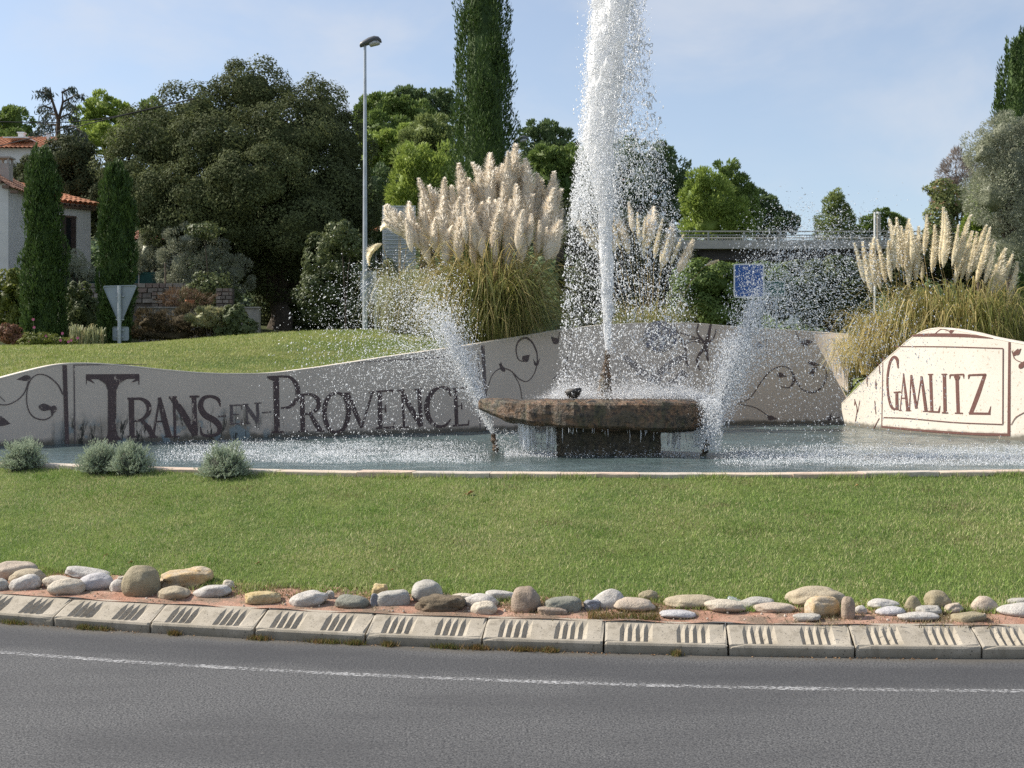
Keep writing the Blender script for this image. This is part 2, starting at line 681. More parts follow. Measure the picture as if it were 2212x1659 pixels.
# the joint at x = 3.815 is the reference; pitch 1.02 m along the arc
ang0 = math.asin((3.815 - KX) / KR)
PITCH = 1.022 / KR
for k in range(-5, 7):
    a = ang0 + (k - 5 + 0.5) * PITCH
    o = bpy.data.objects.new('kerb_stone', kerb_meshes[k % 4])
    COL.objects.link(o)
    o.location = (KX + KR * math.sin(a), KC[1] - KR * math.cos(a), random.uniform(-0.006, 0.004))
    o.rotation_euler = (0, random.uniform(-0.004, 0.004), a + random.uniform(-0.004, 0.004))
    tag(o, kerb_labels[k], 'kerb stone', 'concrete kerb stones round the island')

# =================================================================== SOIL STRIP AND FRONT LAWN
def soil_material():
    mt, nt, bs = material('red_mortar_bed')
    p = nt.obj()
    f = nt.noise(p, 3.0, 5, 0.65)
    g = nt.noise(p, 45, 4, 0.7)
    c = nt.mix(nt.ramp(f, 0.35, 0.65), (0.34, 0.17, 0.11), (0.43, 0.26, 0.185))
    c = nt.mix(nt.math('MULTIPLY', nt.ramp(g, 0.45, 0.7), 0.5), c, (0.24, 0.15, 0.10))
    c = nt.mix(nt.ramp(nt.noise(p, 2.3, 5, 0.7), 0.46, 0.60, 0, 0.85), c, (0.17, 0.13, 0.09))
    nt.put(bs.inputs['Base Color'], c)
    bs.inputs['Roughness'].default_value = 0.95
    nt.put(bs.inputs['Normal'], nt.bump(nt.math('ADD', f, g), 0.6, 0.03))
    return mt


fan('soil_strip', -14, 18, 260, lambda X: kerb_y(X, 0.262), lambda X: kerb_y(X, 1.25), 14,
    lambda X, Y: lawn_z(X, Y) + 0.004 + 0.012 * np.sin(X * 9 + Y * 5) * np.sin(Y * 17 + X * 3), soil_material())


def lawn_material(name, dry):
    mt, nt, bs = material(name)
    p = nt.pos()
    f = nt.noise(p, 0.8, 5, 0.6)
    g = nt.noise(nt.scaled(p, (1, 0.45, 1)), 38, 4, 0.75)
    c = nt.mix(nt.ramp(g, 0.3, 0.7), (0.045, 0.080, 0.018), (0.15, 0.20, 0.055))
    c = nt.mix(nt.math('MULTIPLY', nt.ramp(f, 0.42, 0.68), dry), c, (0.27, 0.26, 0.10))
    nt.put(bs.inputs['Base Color'], c)
    bs.inputs['Roughness'].default_value = 0.9
    bs.inputs['Specular IOR Level'].default_value = 0.15
    nt.put(bs.inputs['Normal'], nt.bump(g, 0.8, 0.05))
    return mt


LAWN = lawn_material('lawn_ground', 0.35)
fan('lawn', -15, 18, 160, lambda X: kerb_y(X, 0.86) + np.clip(-0.07 * (X - 1), -0.1, 0.5) * 0.6 + 0.07 * np.sin(X * 5.3) * np.sin(X * 1.7 + 1), lambda X: rim_y(X) + 0.02, 50,
    lambda X, Y: lawn_z(X, Y) + 0.020 * smoothstep(kerb_y(X, 0.80), kerb_y(X, 1.15), Y) - 0.0, LAWN)


def blades(name, n, xr, yfun, zfun, h, w, mat, keep=None, seed=1):
    g = np.random.default_rng(seed)
    X = g.uniform(xr[0], xr[1], n)
    Y = yfun(X, g)
    if keep is not None:
        k = keep(X, Y, g)
        X, Y = X[k], Y[k]
    n = len(X)
    Z = zfun(X, Y)
    hh = h * g.uniform(0.55, 1.35, n)
    a = g.uniform(0, 2 * PI, n)
    lean = g.uniform(0.1, 0.95, n) * hh
    la = g.uniform(0, 2 * PI, n)
    ww = w * g.uniform(0.7, 1.3, n)
    P = np.stack([X, Y, Z - 0.004], -1)
    side = np.stack([np.cos(a) * ww, np.sin(a) * ww, a * 0], -1)
    tip = P + np.stack([np.cos(la) * lean, np.sin(la) * lean, hh], -1)
    V = np.stack([P - side, P + side, tip], 1).reshape(-1, 3)
    return obj(name, V, np.arange(n * 3).reshape(-1, 3), mat, kind='stuff')


def grass_mat(name, c0, c1, c2, straw, strawness):
    mt, nt, bs = material(name)
    g = nt.add('ShaderNodeNewGeometry')
    r = g.outputs['Random Per Island']
    f = nt.noise(g.outputs['Position'], 0.75, 4, 0.6)
    f2 = nt.noise(g.outputs['Position'], 4.5, 3, 0.6)
    f3 = nt.noise(g.outputs['Position'], 1.7, 4, 0.7)
    c = nt.mix(nt.math('ADD', nt.math('MULTIPLY', r, 0.6), nt.math('MULTIPLY', nt.ramp(f3, 0.36, 0.64), 0.4)), c0, c1)
    c = nt.mix(nt.math('MULTIPLY', nt.ramp(f2, 0.35, 0.7), 0.6), c, c2)
    s = nt.math('ADD', nt.math('MULTIPLY', r, 0.55), nt.math('MULTIPLY', f, 0.6))
    c = nt.mix(nt.ramp(s, 0.62 - strawness, 0.86 - strawness), c, straw)
    nt.put(bs.inputs['Base Color'], c)
    bs.inputs['Roughness'].default_value = 0.55
    bs.inputs['Specular IOR Level'].default_value = 0.25
    tr = nt.add('ShaderNodeBsdfTranslucent')
    nt.put(tr.inputs['Color'], c)
    ms = nt.add('ShaderNodeMixShader')
    ms.inputs[0].default_value = 0.3
    nt.l.new(bs.outputs[0], ms.inputs[1])
    nt.l.new(tr.outputs[0], ms.inputs[2])
    nt.l.new(ms.outputs[0], nt.n['Material Output'].inputs['Surface'])
    return mt


GRASS = grass_mat('grass_blades', (0.095, 0.170, 0.028), (0.41, 0.51, 0.145), (0.22, 0.335, 0.07), (0.56, 0.51, 0.28), 0.02)


STRAW = grass_mat('dry_straw', (0.16, 0.12, 0.06), (0.30, 0.24, 0.13), (0.10, 0.12, 0.04), (0.36, 0.30, 0.18), 0.0)


def front_y(X, g):
    t = g.uniform(0.0, 1, len(X)) ** 1.25
    a = kerb_y(X, 0.62)
    return a + (rim_y(X) + 0.03 - a) * t


def edge_keep(X, Y, g):
    d = Y - kerb_y(X)
    e = 0.72 + np.clip(-0.07 * (X - 1), -0.1, 0.5) * 0.8 + 0.12 * np.sin(X * 4.1) * np.sin(X * 1.3 + 2) + 0.10 * np.sin(X * 11)
    return d > e + g.normal(0, 0.10, len(X)) + 0.1 * (g.random(len(X)) ** 3)


blades('grass', 320000, (-8.3, 8.6), front_y, lawn_z, 0.052, 0.0060, GRASS, edge_keep, 5)

# clover and coarse weed tufts in the turf, and a few thin dry spots
_spots = np.random.default_rng(77)
_sx = _spots.uniform(-6.5, 7, 46)
_st = _spots.uniform(0.16, 0.92, 46)
_sr = _spots.uniform(0.10, 0.34, 46)


def spot_y(X, g):
    k = g.integers(0, 46, len(X))
    X[:] = _sx[k] + g.normal(0, 1, len(X)) * _sr[k]
    a = kerb_y(X, 0.62)
    return a + (rim_y(X) - a) * _st[k] + g.normal(0, 1, len(X)) * _sr[k] * 0.8


TURFW = grass_mat('turf_weeds', (0.09, 0.17, 0.026), (0.24, 0.38, 0.075), (0.15, 0.26, 0.05), (0.36, 0.36, 0.14), -0.1)
blades('turf_weeds', 6500, (0, 1), spot_y, lawn_z, 0.058, 0.008, TURFW, None, 14)
_sx = _spots.uniform(-6.5, 7, 46)
_st = _spots.uniform(0.3, 0.98, 46)
blades('dry_grass', 12000, (0, 1), spot_y, lawn_z, 0.045, 0.006, STRAW, None, 15)

# tufts against the pool rim and dry straw at the lawn edge
def rimtuft_y(X, g):
    return rim_y(X) - np.abs(g.normal(0, 0.07, len(X)))


def tuft_keep(X, Y, g):
    return (np.sin(X * 3.1) + np.sin(X * 7.7 + 1) + g.normal(0, 0.6, len(X))) > 0.5


blades('grass', 9000, (-7.5, 8.6), rimtuft_y, lawn_z, 0.10, 0.005, GRASS, tuft_keep, 8)
blades('dry_grass', 26000, (-6, 6), lambda X, g: kerb_y(X) + 0.66 + np.clip(-0.07 * (X - 1), -0.1, 0.5) * 0.8 + g.normal(0, 0.15, len(X)), lawn_z, 0.035, 0.005, STRAW,
       lambda X, Y, g: (np.sin(X * 2.3) + np.sin(X * 5.1 + 1) + g.normal(0, 0.5, len(X))) > 0.2, 9)
# weeds at the foot of the kerb
WEED = grass_mat('gutter_weeds', (0.07, 0.10, 0.025), (0.20, 0.20, 0.06), (0.16, 0.09, 0.03), (0.26, 0.16, 0.07), 0.08)
weed_at = [(-4.65, 0.16), (-3.75, 0.16), (-3.9, 0.05), (-1.62, 0.12), (-1.35, 0.07), (-2.2, 0.08), (-0.55, 0.12), (-0.28, 0.10), (0.10, 0.12), (-1.05, 0.05), (1.35, 0.03), (-3.0, 0.04), (0.32, 0.06)]


def weed_x(X, g):
    k = g.integers(0, len(weed_at), len(X))
    c = np.array([w[0] for w in weed_at])[k]
    s = np.array([w[1] for w in weed_at])[k]
    X[:] = c + g.normal(0, 1, len(X)) * s * 0.6
    return kerb_y(X) - np.abs(g.normal(0.0, 0.03, len(X)))


blades('gutter_weeds', 2600, (-5, 2), weed_x, lambda X, Y: X * 0, 0.050, 0.004, WEED, None, 10)
blades('gutter_weeds', 700, (0.65, 1.25), lambda X, g: kerb_y(X, 0.30) + np.abs(g.normal(0, 0.10, len(X))), lawn_z, 0.06, 0.004, WEED, None, 12)
# dead leaf litter along the gutter
g_ = np.random.default_rng(31)
n_ = 900
X_ = g_.uniform(-5, 4.2, n_)
k_ = (np.sin(X_ * 2.9) + g_.normal(0, 0.7, n_)) > -0.2
X_ = X_[k_]
P_ = np.stack([X_, kerb_y(X_) - np.abs(g_.normal(0, 0.035, len(X_))), np.full(len(X_), 0.006)], -1)
N_ = norm(np.stack([g_.normal(0, 0.5, len(X_)), g_.normal(0, 0.5, len(X_)), np.ones(len(X_))], -1))
V_, F_ = leaf_quads(P_, N_, g_.uniform(0.008, 0.03, len(X_)), 0.5)
obj('leaf_litter', V_, F_, leafy('dead_leaf_litter', (0.10, 0.055, 0.03), (0.28, 0.17, 0.08), 0.1), kind='stuff')

n_ = 1500
X_ = g_.uniform(-5.2, 5.2, n_)
Y_ = kerb_y(X_) + g_.uniform(0.30, 0.95, n_)
k_ = (np.sin(X_ * 3.7 + 1) + np.sin(X_ * 9.1) + g_.normal(0, 0.8, n_)) > 0.2
X_, Y_ = X_[k_], Y_[k_]
P_ = np.stack([X_, Y_, lawn_z(X_, Y_) + 0.016], -1)
N_ = norm(np.stack([g_.normal(0, 0.6, len(X_)), g_.normal(0, 0.6, len(X_)), np.ones(len(X_))], -1))
V_, F_ = leaf_quads(P_, N_, g_.uniform(0.012, 0.05, len(X_)), 0.3)
obj('leaf_litter', V_, F_, leafy('straw_litter', (0.10, 0.075, 0.045), (0.34, 0.27, 0.16), 0.1), kind='stuff')
# =================================================================== POOL
rim_mats = [plain('pale_coping_stone', (0.56, 0.46, 0.36), 0.85, 0.14, 9, 0.3, 60, bdist=0.006),
            plain('pinkish_coping_stone', (0.54, 0.42, 0.33), 0.85, 0.16, 7, 0.3, 60, bdist=0.006),
            plain('greyed_coping_stone', (0.50, 0.44, 0.37), 0.85, 0.16, 11, 0.3, 60, bdist=0.006)]
rim = empty('pool_coping', (RX, RY0, 0.9))
tag(rim, 'low curved coping of pale stone slabs along the front of the pool', 'pool rim', None)
rr = random.Random(4)
a = -0.60
idx = 0
while a < 0.62:
    da = rr.uniform(0.72, 1.15) / RR
    mb = MB()
    K = 4
    gap = 0.004 / RR
    V = []
    z1 = 1.068 + rr.uniform(-0.006, 0.008)
    ro, ri = RR + rr.uniform(-0.015, 0.012), RR - 0.30
    for k in range(K + 1):
        an = a + gap + (da - 2 * gap) * k / K
        for (r_, z_) in ((ro - 0.02, 0.90), (ro, z1 - 0.012), (ro - 0.012, z1), (ri + 0.008, z1), (ri, z1 - 0.01), (ri, 0.86)):
            rj = r_ + rr.uniform(-0.005, 0.005)
            V.append((RX + rj * math.sin(an), RY0 + RR - rj * math.cos(an), z_))
    Fc = []
    for k in range(K):
        for j in range(5):
            b = k * 6 + j
            Fc.append((b, b + 6, b + 7, b + 1))
    Fc += [(5, 4, 3, 2, 1, 0), tuple(K * 6 + j for j in range(6))]
    mb.add(V, Fc).build('coping_stone', rim_mats[idx % 3], rim)
    a += da
    idx += 1


def water_material():
    mt, nt, bs = material('rippled_pool_water')
    p = nt.pos()
    n1 = nt.noise(nt.scaled(p, (1.0, 1.5, 1)), 3.2, 3, 0.6, 0.4)
    n2 = nt.noise(nt.scaled(p, (1.0, 1.3, 1)), 11, 3, 0.65, 0.6)
    h = nt.math('ADD', n1, nt.math('MULTIPLY', n2, 0.45))
    nt.put(bs.inputs['Normal'], nt.bump(h, 0.55, 0.16))
    big = nt.noise(p, 0.35, 3, 0.5)
    c = nt.mix(nt.ramp(big, 0.35, 0.65), (0.060, 0.085, 0.082), (0.095, 0.135, 0.135))
    # floating froth in streaks
    fr = nt.noise(nt.scaled(p, (0.55, 2.0, 1)), 4.5, 6, 0.7, 0.8)
    sep = nt.add('ShaderNodeSeparateXYZ')
    nt.l.new(p, sep.inputs[0])
    zone = nt.ramp(nt.noise(nt.scaled(p, (0.25, 0.9, 1)), 1.0, 3, 0.6), 0.48, 0.66)
    c = nt.mix(nt.math('MULTIPLY', nt.math('MULTIPLY', nt.ramp(fr, 0.55, 0.72), zone), 0.55), c, (0.62, 0.66, 0.68))
    nt.put(bs.inputs['Base Color'], c)
    bs.inputs['Roughness'].default_value = 0.10
    bs.inputs['IOR'].default_value = 1.33
    return mt


fan('water', -15, 13.2, 240, lambda X: rim_y(X, 0.28), lambda X: X * 0 + 39.5, 180,
    lambda X, Y: WATER + 0.010 * np.sin(X * 4 + Y * 2.5 + np.sin(X * 1.3)) + 0.008 * np.sin(Y * 6 - X * 2.2 + np.sin(Y * 2)), water_material(), power=1.5)

# =================================================================== WALLS
def wall_material(name, base, stains):
    mt, nt, bs = material(name)
    p = nt.pos()
    f = nt.noise(p, 1.1, 5, 0.6)
    g = nt.noise(p, 26, 4, 0.7)
    c = nt.mix(nt.ramp(f, 0.3, 0.7), tuple(x * 0.93 for x in base), base)
    c = nt.mix(nt.math('MULTIPLY', nt.ramp(g, 0.4, 0.75), 0.18), c, tuple(x * 0.72 for x in base))
    sep = nt.add('ShaderNodeSeparateXYZ')
    nt.l.new(p, sep.inputs[0])
    z = sep.outputs['Z']
    # waterline scum
    low = nt.ramp(nt.math('ADD', z, nt.math('MULTIPLY', nt.noise(p, 3.5, 4, 0.6), -0.18)), 0.98, 1.10, 1, 0)
    c = nt.mix(nt.math('MULTIPLY', low, 0.85), c, (0.075, 0.068, 0.050))
    if stains:
        x = sep.outputs['X']
        near = nt.math('MULTIPLY', nt.ramp(x, -9.4, -8.6), nt.ramp(x, -6.0, -4.6, 1, 0))
        lowz = nt.ramp(nt.math('ADD', z, nt.math('MULTIPLY', nt.noise(nt.scaled(p, (1, 1, 0.4)), 1.8, 4, 0.6), 0.9)), 1.65, 2.25, 1, 0)
        zone = nt.math('MULTIPLY', near, lowz)
        run = nt.noise(nt.scaled(p, (1, 1, 0.22)), 7.5, 6, 0.72, 0.5)
        c = nt.mix(nt.math('MULTIPLY', zone, nt.ramp(nt.noise(p, 1.3, 5, 0.6), 0.38, 0.58, 0, 0.75)), c, (0.16, 0.135, 0.10))
        c = nt.mix(nt.math('MULTIPLY', zone, nt.ramp(nt.noise(p, 2.6, 3, 0.6), 0.53, 0.63, 0, 0.6)), c, (0.22, 0.31, 0.35))
        c = nt.mix(nt.math('MULTIPLY', zone, nt.ramp(run, 0.53, 0.585)), c, (0.045, 0.042, 0.034))
    else:
        # splash spots
        sp = nt.noise(p, 13, 2, 0.5)
        c = nt.mix(nt.ramp(sp, 0.645, 0.69, 0, 0.75), c, (0.36, 0.29, 0.22))
    nt.put(bs.inputs['Base Color'], c)
    bs.inputs['Roughness'].default_value = 0.85
    bs.inputs['Specular IOR Level'].default_value = 0.25
    nt.put(bs.inputs['Normal'], nt.bump(nt.math('ADD', f, nt.math('MULTIPLY', g, 0.4)), 0.25, 0.02))
    return mt


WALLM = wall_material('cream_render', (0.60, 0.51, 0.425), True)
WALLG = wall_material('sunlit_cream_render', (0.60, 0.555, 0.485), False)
COPING = plain('pale_wall_cap', (0.66, 0.59, 0.50), 0.8, 0.08, 5, 0.2, 40)


def build_wall(root, xs, fdist, ftop, mat, thick, cap_mat):
    bodyV, capV = [], []
    for dx in xs:
        y = float(fdist(dx))
        top = W(dx, float(ftop(dx)), y)
        nrm = wall_normal(fdist, dx)
        back = top - nrm * thick
        capf = top + nrm * 0.008
        capb = back - nrm * 0.008
        bodyV += [(top[0], top[1], 0.85), (top[0], top[1], top[2] - 0.025), (back[0], back[1], top[2] - 0.025), (back[0], back[1], 0.85)]
        capV += [(capf[0], capf[1], top[2] - 0.026), (capf[0], capf[1], top[2] - 0.004), (top[0], top[1], top[2]), (back[0], back[1], top[2]), (capb[0], capb[1], top[2] - 0.004), (capb[0], capb[1], top[2] - 0.026)]
    n = len(xs)

    def strip(V, k, close):
        Fc = []
        for i in range(n - 1):
            for j in range(k if close else k - 1):
                a, b = i * k + j, i * k + (j + 1) % k
                Fc.append((a, a + k, b + k, b))
        Fc.append(tuple(range(k)))
        Fc.append(tuple((n - 1) * k + j for j in range(k - 1, -1, -1)))
        return Fc
    b = obj('wall_body', bodyV, strip(bodyV, 4, False), mat, root)
    c = obj('wall_cap', capV, strip(capV, 6, True), cap_mat, root)
    return b, c


wall = empty('mural_wall', tuple(W(800, 940, wall_dist(800))[:2]) + (WATER,))
tag(wall, 'long shaded wavy cream wall behind the pool lettered TRANS-EN-PROVENCE', 'wall')
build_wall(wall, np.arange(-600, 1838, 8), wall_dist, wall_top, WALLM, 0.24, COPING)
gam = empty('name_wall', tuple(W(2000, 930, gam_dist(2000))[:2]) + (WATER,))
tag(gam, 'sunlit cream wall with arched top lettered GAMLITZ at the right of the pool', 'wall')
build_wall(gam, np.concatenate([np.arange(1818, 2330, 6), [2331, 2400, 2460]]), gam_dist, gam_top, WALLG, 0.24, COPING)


# ------------------------------------------------------------------ painted letters and vines
def paint_mat(name, col, under, flake, zrange=None):
    mt, nt, bs = material(name)
    p = nt.pos()
    f = nt.noise(nt.scaled(p, (1, 1, 0.5)), 9, 6, 0.75)
    g = nt.noise(p, 30, 3, 0.7)
    c = nt.mix(nt.ramp(g, 0.3, 0.75), tuple(x * 0.8 for x in col), tuple(x * 1.25 for x in col))
    c = nt.mix(nt.ramp(f, flake, flake + 0.06), c, under)
    nt.put(bs.inputs['Base Color'], c)
    bs.inputs['Roughness'].default_value = 0.8
    bs.inputs['Specular IOR Level'].default_value = 0.25
    return mt


UNDER = (0.58, 0.475, 0.39)
P_LET = paint_mat('dark_brown_wall_paint', (0.110, 0.078, 0.074), UNDER, 0.60)
P_FADE = paint_mat('greyed_wall_paint', (0.15, 0.12, 0.115), UNDER, 0.58)
P_VINE = paint_mat('dark_vine_paint', (0.12, 0.09, 0.085), UNDER, 0.61)
P_RED = paint_mat('oxblood_wall_paint', (0.125, 0.062, 0.052), (0.70, 0.6, 0.5), 0.70)
P_GREY = paint_mat('grey_shading_paint', (0.24, 0.21, 0.20), UNDER, 0.60)
P_BLUE = paint_mat('blue_globe_paint', (0.15, 0.155, 0.21), (0.32, 0.28, 0.24), 0.46)
_layer = [0]


def catmull(pts, step=4.0):
    P = np.array([p if len(p) == 3 else (p[0], p[1], 8) for p in pts], float)
    if len(P) == 2:
        n = max(2, int(np.hypot(*(P[1] - P[0])[:2]) / step) + 1)
        t = np.linspace(0, 1, n)[:, None]
        return P[0] * (1 - t) + P[1] * t
    Q = np.vstack([2 * P[0] - P[1], P, 2 * P[-1] - P[-2]])
    outp = []
    for i in range(1, len(Q) - 2):
        n = max(2, int(np.hypot(*(Q[i + 1] - Q[i])[:2]) / step))
        for k in range(n):
            t = k / n
            outp.append(0.5 * (2 * Q[i] + (Q[i + 1] - Q[i - 1]) * t + (2 * Q[i - 1] - 5 * Q[i] + 4 * Q[i + 1] - Q[i + 2]) * t * t + (3 * Q[i] - Q[i - 1] - 3 * Q[i + 1] + Q[i + 2]) * t ** 3))
    outp.append(P[-1])
    return np.array(outp)


class Paint:
    """strokes traced on the wall: points are (x, y, width) in a traced crop, mapped onto the wall's face"""
    def __init__(self, ox, fdist):
        self.ox = ox
        self.fd = fdist
        self.V = []
        self.F = []

    def stroke(self, pts, step=9.0):
        P = catmull(pts, step)
        _layer[0] = (_layer[0] + 1) % 9
        off = 0.004 + 0.0012 * _layer[0]
        d = np.gradient(P[:, :2], axis=0)
        d /= np.maximum(np.linalg.norm(d, axis=1, keepdims=True), 1e-6)
        nrm = np.stack([-d[:, 1], d[:, 0]], -1)
        b = len(self.V)
        for p, q in zip(P, nrm):
            for s in (-0.5, 0.5):
                x, y = p[:2] + q * s * max(p[2], 1.5)
                dx, dy = self.ox + 0.36 * x, 530.9 + 0.36 * y
                Y = float(self.fd(dx))
                nn = wall_normal(self.fd, dx)
                self.V.append(W(dx, dy, Y) + nn * off)
        for i in range(len(P) - 1):
            a = b + 2 * i
            self.F.append((a, a + 1, a + 3, a + 2))
        return self

    def leaf(self, x, y, ang, ln, wd):
        c, s = math.cos(ang), math.sin(ang)
        return self.stroke([(x + c * ln * t, y + s * ln * t, wd * w) for t, w in ((0, 0.25), (0.15, 0.8), (0.35, 1.0), (0.65, 0.6), (1, 0.02))])

    def build(self, name, mat, root, label=None):
        o = obj(name, self.V, self.F, mat, root)
        if label:
            o['label'] = label
        return o


OA, OB, OC = 0.0, 707.8, 1415.7
L4 = [
    ('T', P_LET, [[(515, 786, 30), (835, 784, 30)], [(519, 780, 8), (518, 832, 3)], [(522, 798, 20), (540, 806, 14), (566, 826, 3)], [(831, 780, 10), (833, 834, 4)], [(828, 798, 20), (815, 806, 14), (790, 820, 3)],
                   [(585, 795, 6), (640, 815, 34), (672, 850, 62)], [(760, 795, 6), (705, 815, 34), (672, 850, 62)], [(672, 795, 50), (671, 1110, 48)], [(672, 1090, 46), (674, 1140, 66), (676, 1168, 120)]]),
    ('R', P_LET, [[(787, 914, 34), (792, 1140, 32)], [(763, 917, 12), (812, 916, 12)], [(765, 1145, 12), (822, 1145, 12)], [(800, 918, 12), (850, 920, 18), (888, 950, 30), (890, 1000, 28), (852, 1042, 18), (800, 1052, 10)], [(842, 1040, 18), (890, 1095, 30), (920, 1146, 32)], [(890, 1148, 10), (945, 1147, 10)]]),
    ('A', P_LET, [[(957, 915, 10), (918, 1142, 14)], [(955, 910, 20), (980, 1020, 32), (1012, 1144, 34)], [(932, 1055, 10), (985, 1053, 10)], [(905, 1146, 9), (938, 1146, 9)], [(985, 1146, 9), (1035, 1146, 9)]]),
    ('N', P_LET, [[(1043, 910, 16), (1050, 1142, 16)], [(1030, 908, 30), (1100, 1010, 40), (1172, 1138, 34)], [(1163, 903, 28), (1172, 1138, 28)], [(1012, 910, 12), (1060, 908, 12)], [(1137, 905, 12), (1195, 903, 12)], [(1028, 1145, 9), (1078, 1145, 9)]]),
    ('S', P_LET, [[(1322, 965, 6), (1308, 922, 22), (1262, 904, 18), (1218, 918, 26), (1203, 965, 34), (1230, 1015, 38), (1290, 1050, 38), (1318, 1090, 32), (1305, 1128, 22), (1255, 1140, 16), (1212, 1130, 16), (1202, 1085, 6)]]),
    ('dash', P_LET, [[(1308, 1025, 9), (1356, 1021, 9)]]),
    ('E', P_FADE, [[(1388, 958, 18), (1390, 1070, 18)], [(1376, 958, 9), (1450, 956, 9)], [(1390, 1012, 8), (1432, 1012, 8)], [(1376, 1070, 9), (1452, 1066, 9)], [(1448, 956, 8), (1450, 985, 4)], [(1450, 1066, 8), (1452, 1040, 4)]]),
    ('N', P_FADE, [[(1478, 955, 10), (1482, 1062, 10)], [(1470, 952, 18), (1508, 1005, 24), (1548, 1062, 20)], [(1543, 945, 18), (1550, 1062, 18)], [(1455, 953, 8), (1490, 952, 8)], [(1526, 945, 8), (1568, 943, 8)], [(1464, 1066, 7), (1502, 1066, 7)]]),
    ('dash', P_FADE, [[(1573, 1001, 8), (1626, 996, 8)]]),
    ('P', P_LET, [[(1655, 788, 34), (1662, 1115, 34)], [(1603, 788, 12), (1700, 783, 12)], [(1612, 792, 14), (1640, 800, 20)], [(1630, 1119, 13), (1702, 1117, 13)], [(1690, 784, 12), (1745, 793, 18), (1784, 850, 30), (1780, 920, 26), (1740, 965, 18), (1685, 974, 9)]]),
    ('R', P_LET, [[(1812, 893, 28), (1817, 1110, 28)], [(1790, 894, 10), (1840, 891, 10)], [(1788, 1114, 10), (1846, 1112, 10)], [(1825, 892, 10), (1872, 894, 16), (1910, 928, 28), (1905, 975, 24), (1865, 1004, 16), (1818, 1010, 9)], [(1858, 1003, 16), (1890, 1060, 28), (1922, 1110, 28)], [(1895, 1113, 9), (1945, 1110, 9)]]),
    ('O', P_LET, [[(2018, 880, 12), (1972, 905, 22), (1945, 990, 28), (1965, 1085, 24), (2012, 1118, 14), (2065, 1090, 24), (2090, 995, 30), (2066, 905, 22), (2018, 880, 12)]]),
]
L5 = [
    ('V', P_LET, [[(118, 884, 24), (160, 985, 28), (206, 1092, 22)], [(204, 1090, 12), (268, 880, 14)], [(95, 886, 9), (145, 883, 9)], [(245, 880, 9), (292, 877, 9)]]),
    ('E', P_LET, [[(310, 874, 26), (316, 1090, 26)], [(286, 875, 10), (392, 868, 11)], [(318, 978, 9), (345, 977, 9)], [(346, 955, 5), (347, 1000, 10)], [(288, 1095, 11), (398, 1088, 12)], [(390, 868, 10), (392, 892, 4)], [(395, 1088, 10), (399, 1058, 4)]]),
    ('N', P_LET, [[(446, 868, 14), (458, 1085, 14)], [(436, 866, 26), (495, 970, 32), (560, 1084, 26)], [(548, 860, 24), (560, 1082, 24)], [(415, 869, 9), (460, 866, 9)], [(520, 863, 9), (575, 859, 9)], [(430, 1090, 9), (488, 1087, 9)]]),
    ('C', P_LET, [[(738, 905, 5), (722, 862, 20), (678, 850, 14), (625, 880, 26), (594, 960, 32), (610, 1042, 28), (655, 1082, 18), (705, 1078, 16), (738, 1040, 6)]]),
    ('E', P_LET, [[(766, 856, 22), (774, 1076, 22)], [(748, 857, 9), (846, 850, 9)], [(774, 962, 8), (802, 961, 8)], [(803, 942, 5), (804, 982, 9)], [(750, 1080, 10), (846, 1073, 10)], [(843, 850, 8), (845, 874, 4)], [(843, 1073, 9), (847, 1045, 4)]]),
]
for ox, tab in ((OA, L4), (OB, L5)):
    for ch, mt, strokes in tab:
        pt = Paint(ox, wall_dist)
        for s in strokes:
            pt.stroke(s)
        pt.build('letter', mt, wall, 'dark painted dash' if ch == 'dash' else 'dark painted letter ' + ch)

pa = Paint(OA, wall_dist)
pa.stroke([(387, 716, 26), (402, 1200, 24)])
pa.build('painted_frame', P_LET, wall, 'thick upright brown bar left of the first letter')
pa = Paint(OA, wall_dist)
pa.stroke([(443, 716, 7), (449, 1185, 7)])
pa.stroke([(443, 716, 6), (700, 712, 6), (880, 711, 3)])
pa.build('painted_frame', P_FADE, wall, 'thin brown frame line')
pb = Paint(OB, wall_dist)
pb.stroke([(180, 700, 5), (540, 678, 8), (905, 652, 6)])
pb.stroke([(905, 652, 6), (915, 1110, 5)])
pb.stroke([(930, 598, 22), (946, 905, 18)])
pb.stroke([(946, 900, 10), (950, 1110, 8)])
pb.build('painted_frame', P_FADE, wall, 'brown bars and thin line at the end of the lettering')

pv = Paint(OA, wall_dist)
pv.stroke([(378, 892, 9), (345, 832, 8), (290, 785, 7), (232, 771, 6), (185, 802, 6), (162, 870, 6), (163, 960, 6), (195, 1022, 7), (258, 1044, 7), (308, 1022, 6), (325, 985, 5)])
pv.leaf(232, 965, 0.12, 98, 44).leaf(328, 960, 1.9, 60, 40)
pv.stroke([(172, 810, 6), (140, 890, 6), (75, 942, 6), (0, 952, 6), (-120, 900, 6)])
pv.leaf(184, 790, 3.0, 85, 36).leaf(-30, 1045, 0.25, 95, 60).leaf(40, 1050, 2.6, 60, 40)
pv.stroke([(-10, 895, 4), (30, 935, 4)])
pv.build('painted_vine', P_VINE, wall)
pv = Paint(OB, wall_dist)
pv.stroke([(955, 870, 4), (985, 780, 4), (1035, 737, 6), (1095, 748, 6), (1150, 800, 6), (1200, 812, 5), (1244, 755, 5), (1257, 660, 7), (1230, 585, 9), (1190, 553, 12), (1148, 570, 10), (1130, 620, 7), (1143, 680, 6), (1175, 695, 5)])
pv.stroke([(1110, 762, 4), (1150, 835, 4), (1166, 920, 4)])
pv.leaf(1062, 755, -2.2, 60, 24).leaf(1042, 740, -1.65, 45, 16).leaf(1172, 690, -0.75, 52, 44).leaf(1252, 722, -2.0, 46, 14).leaf(1252, 722, -1.15, 50, 14)
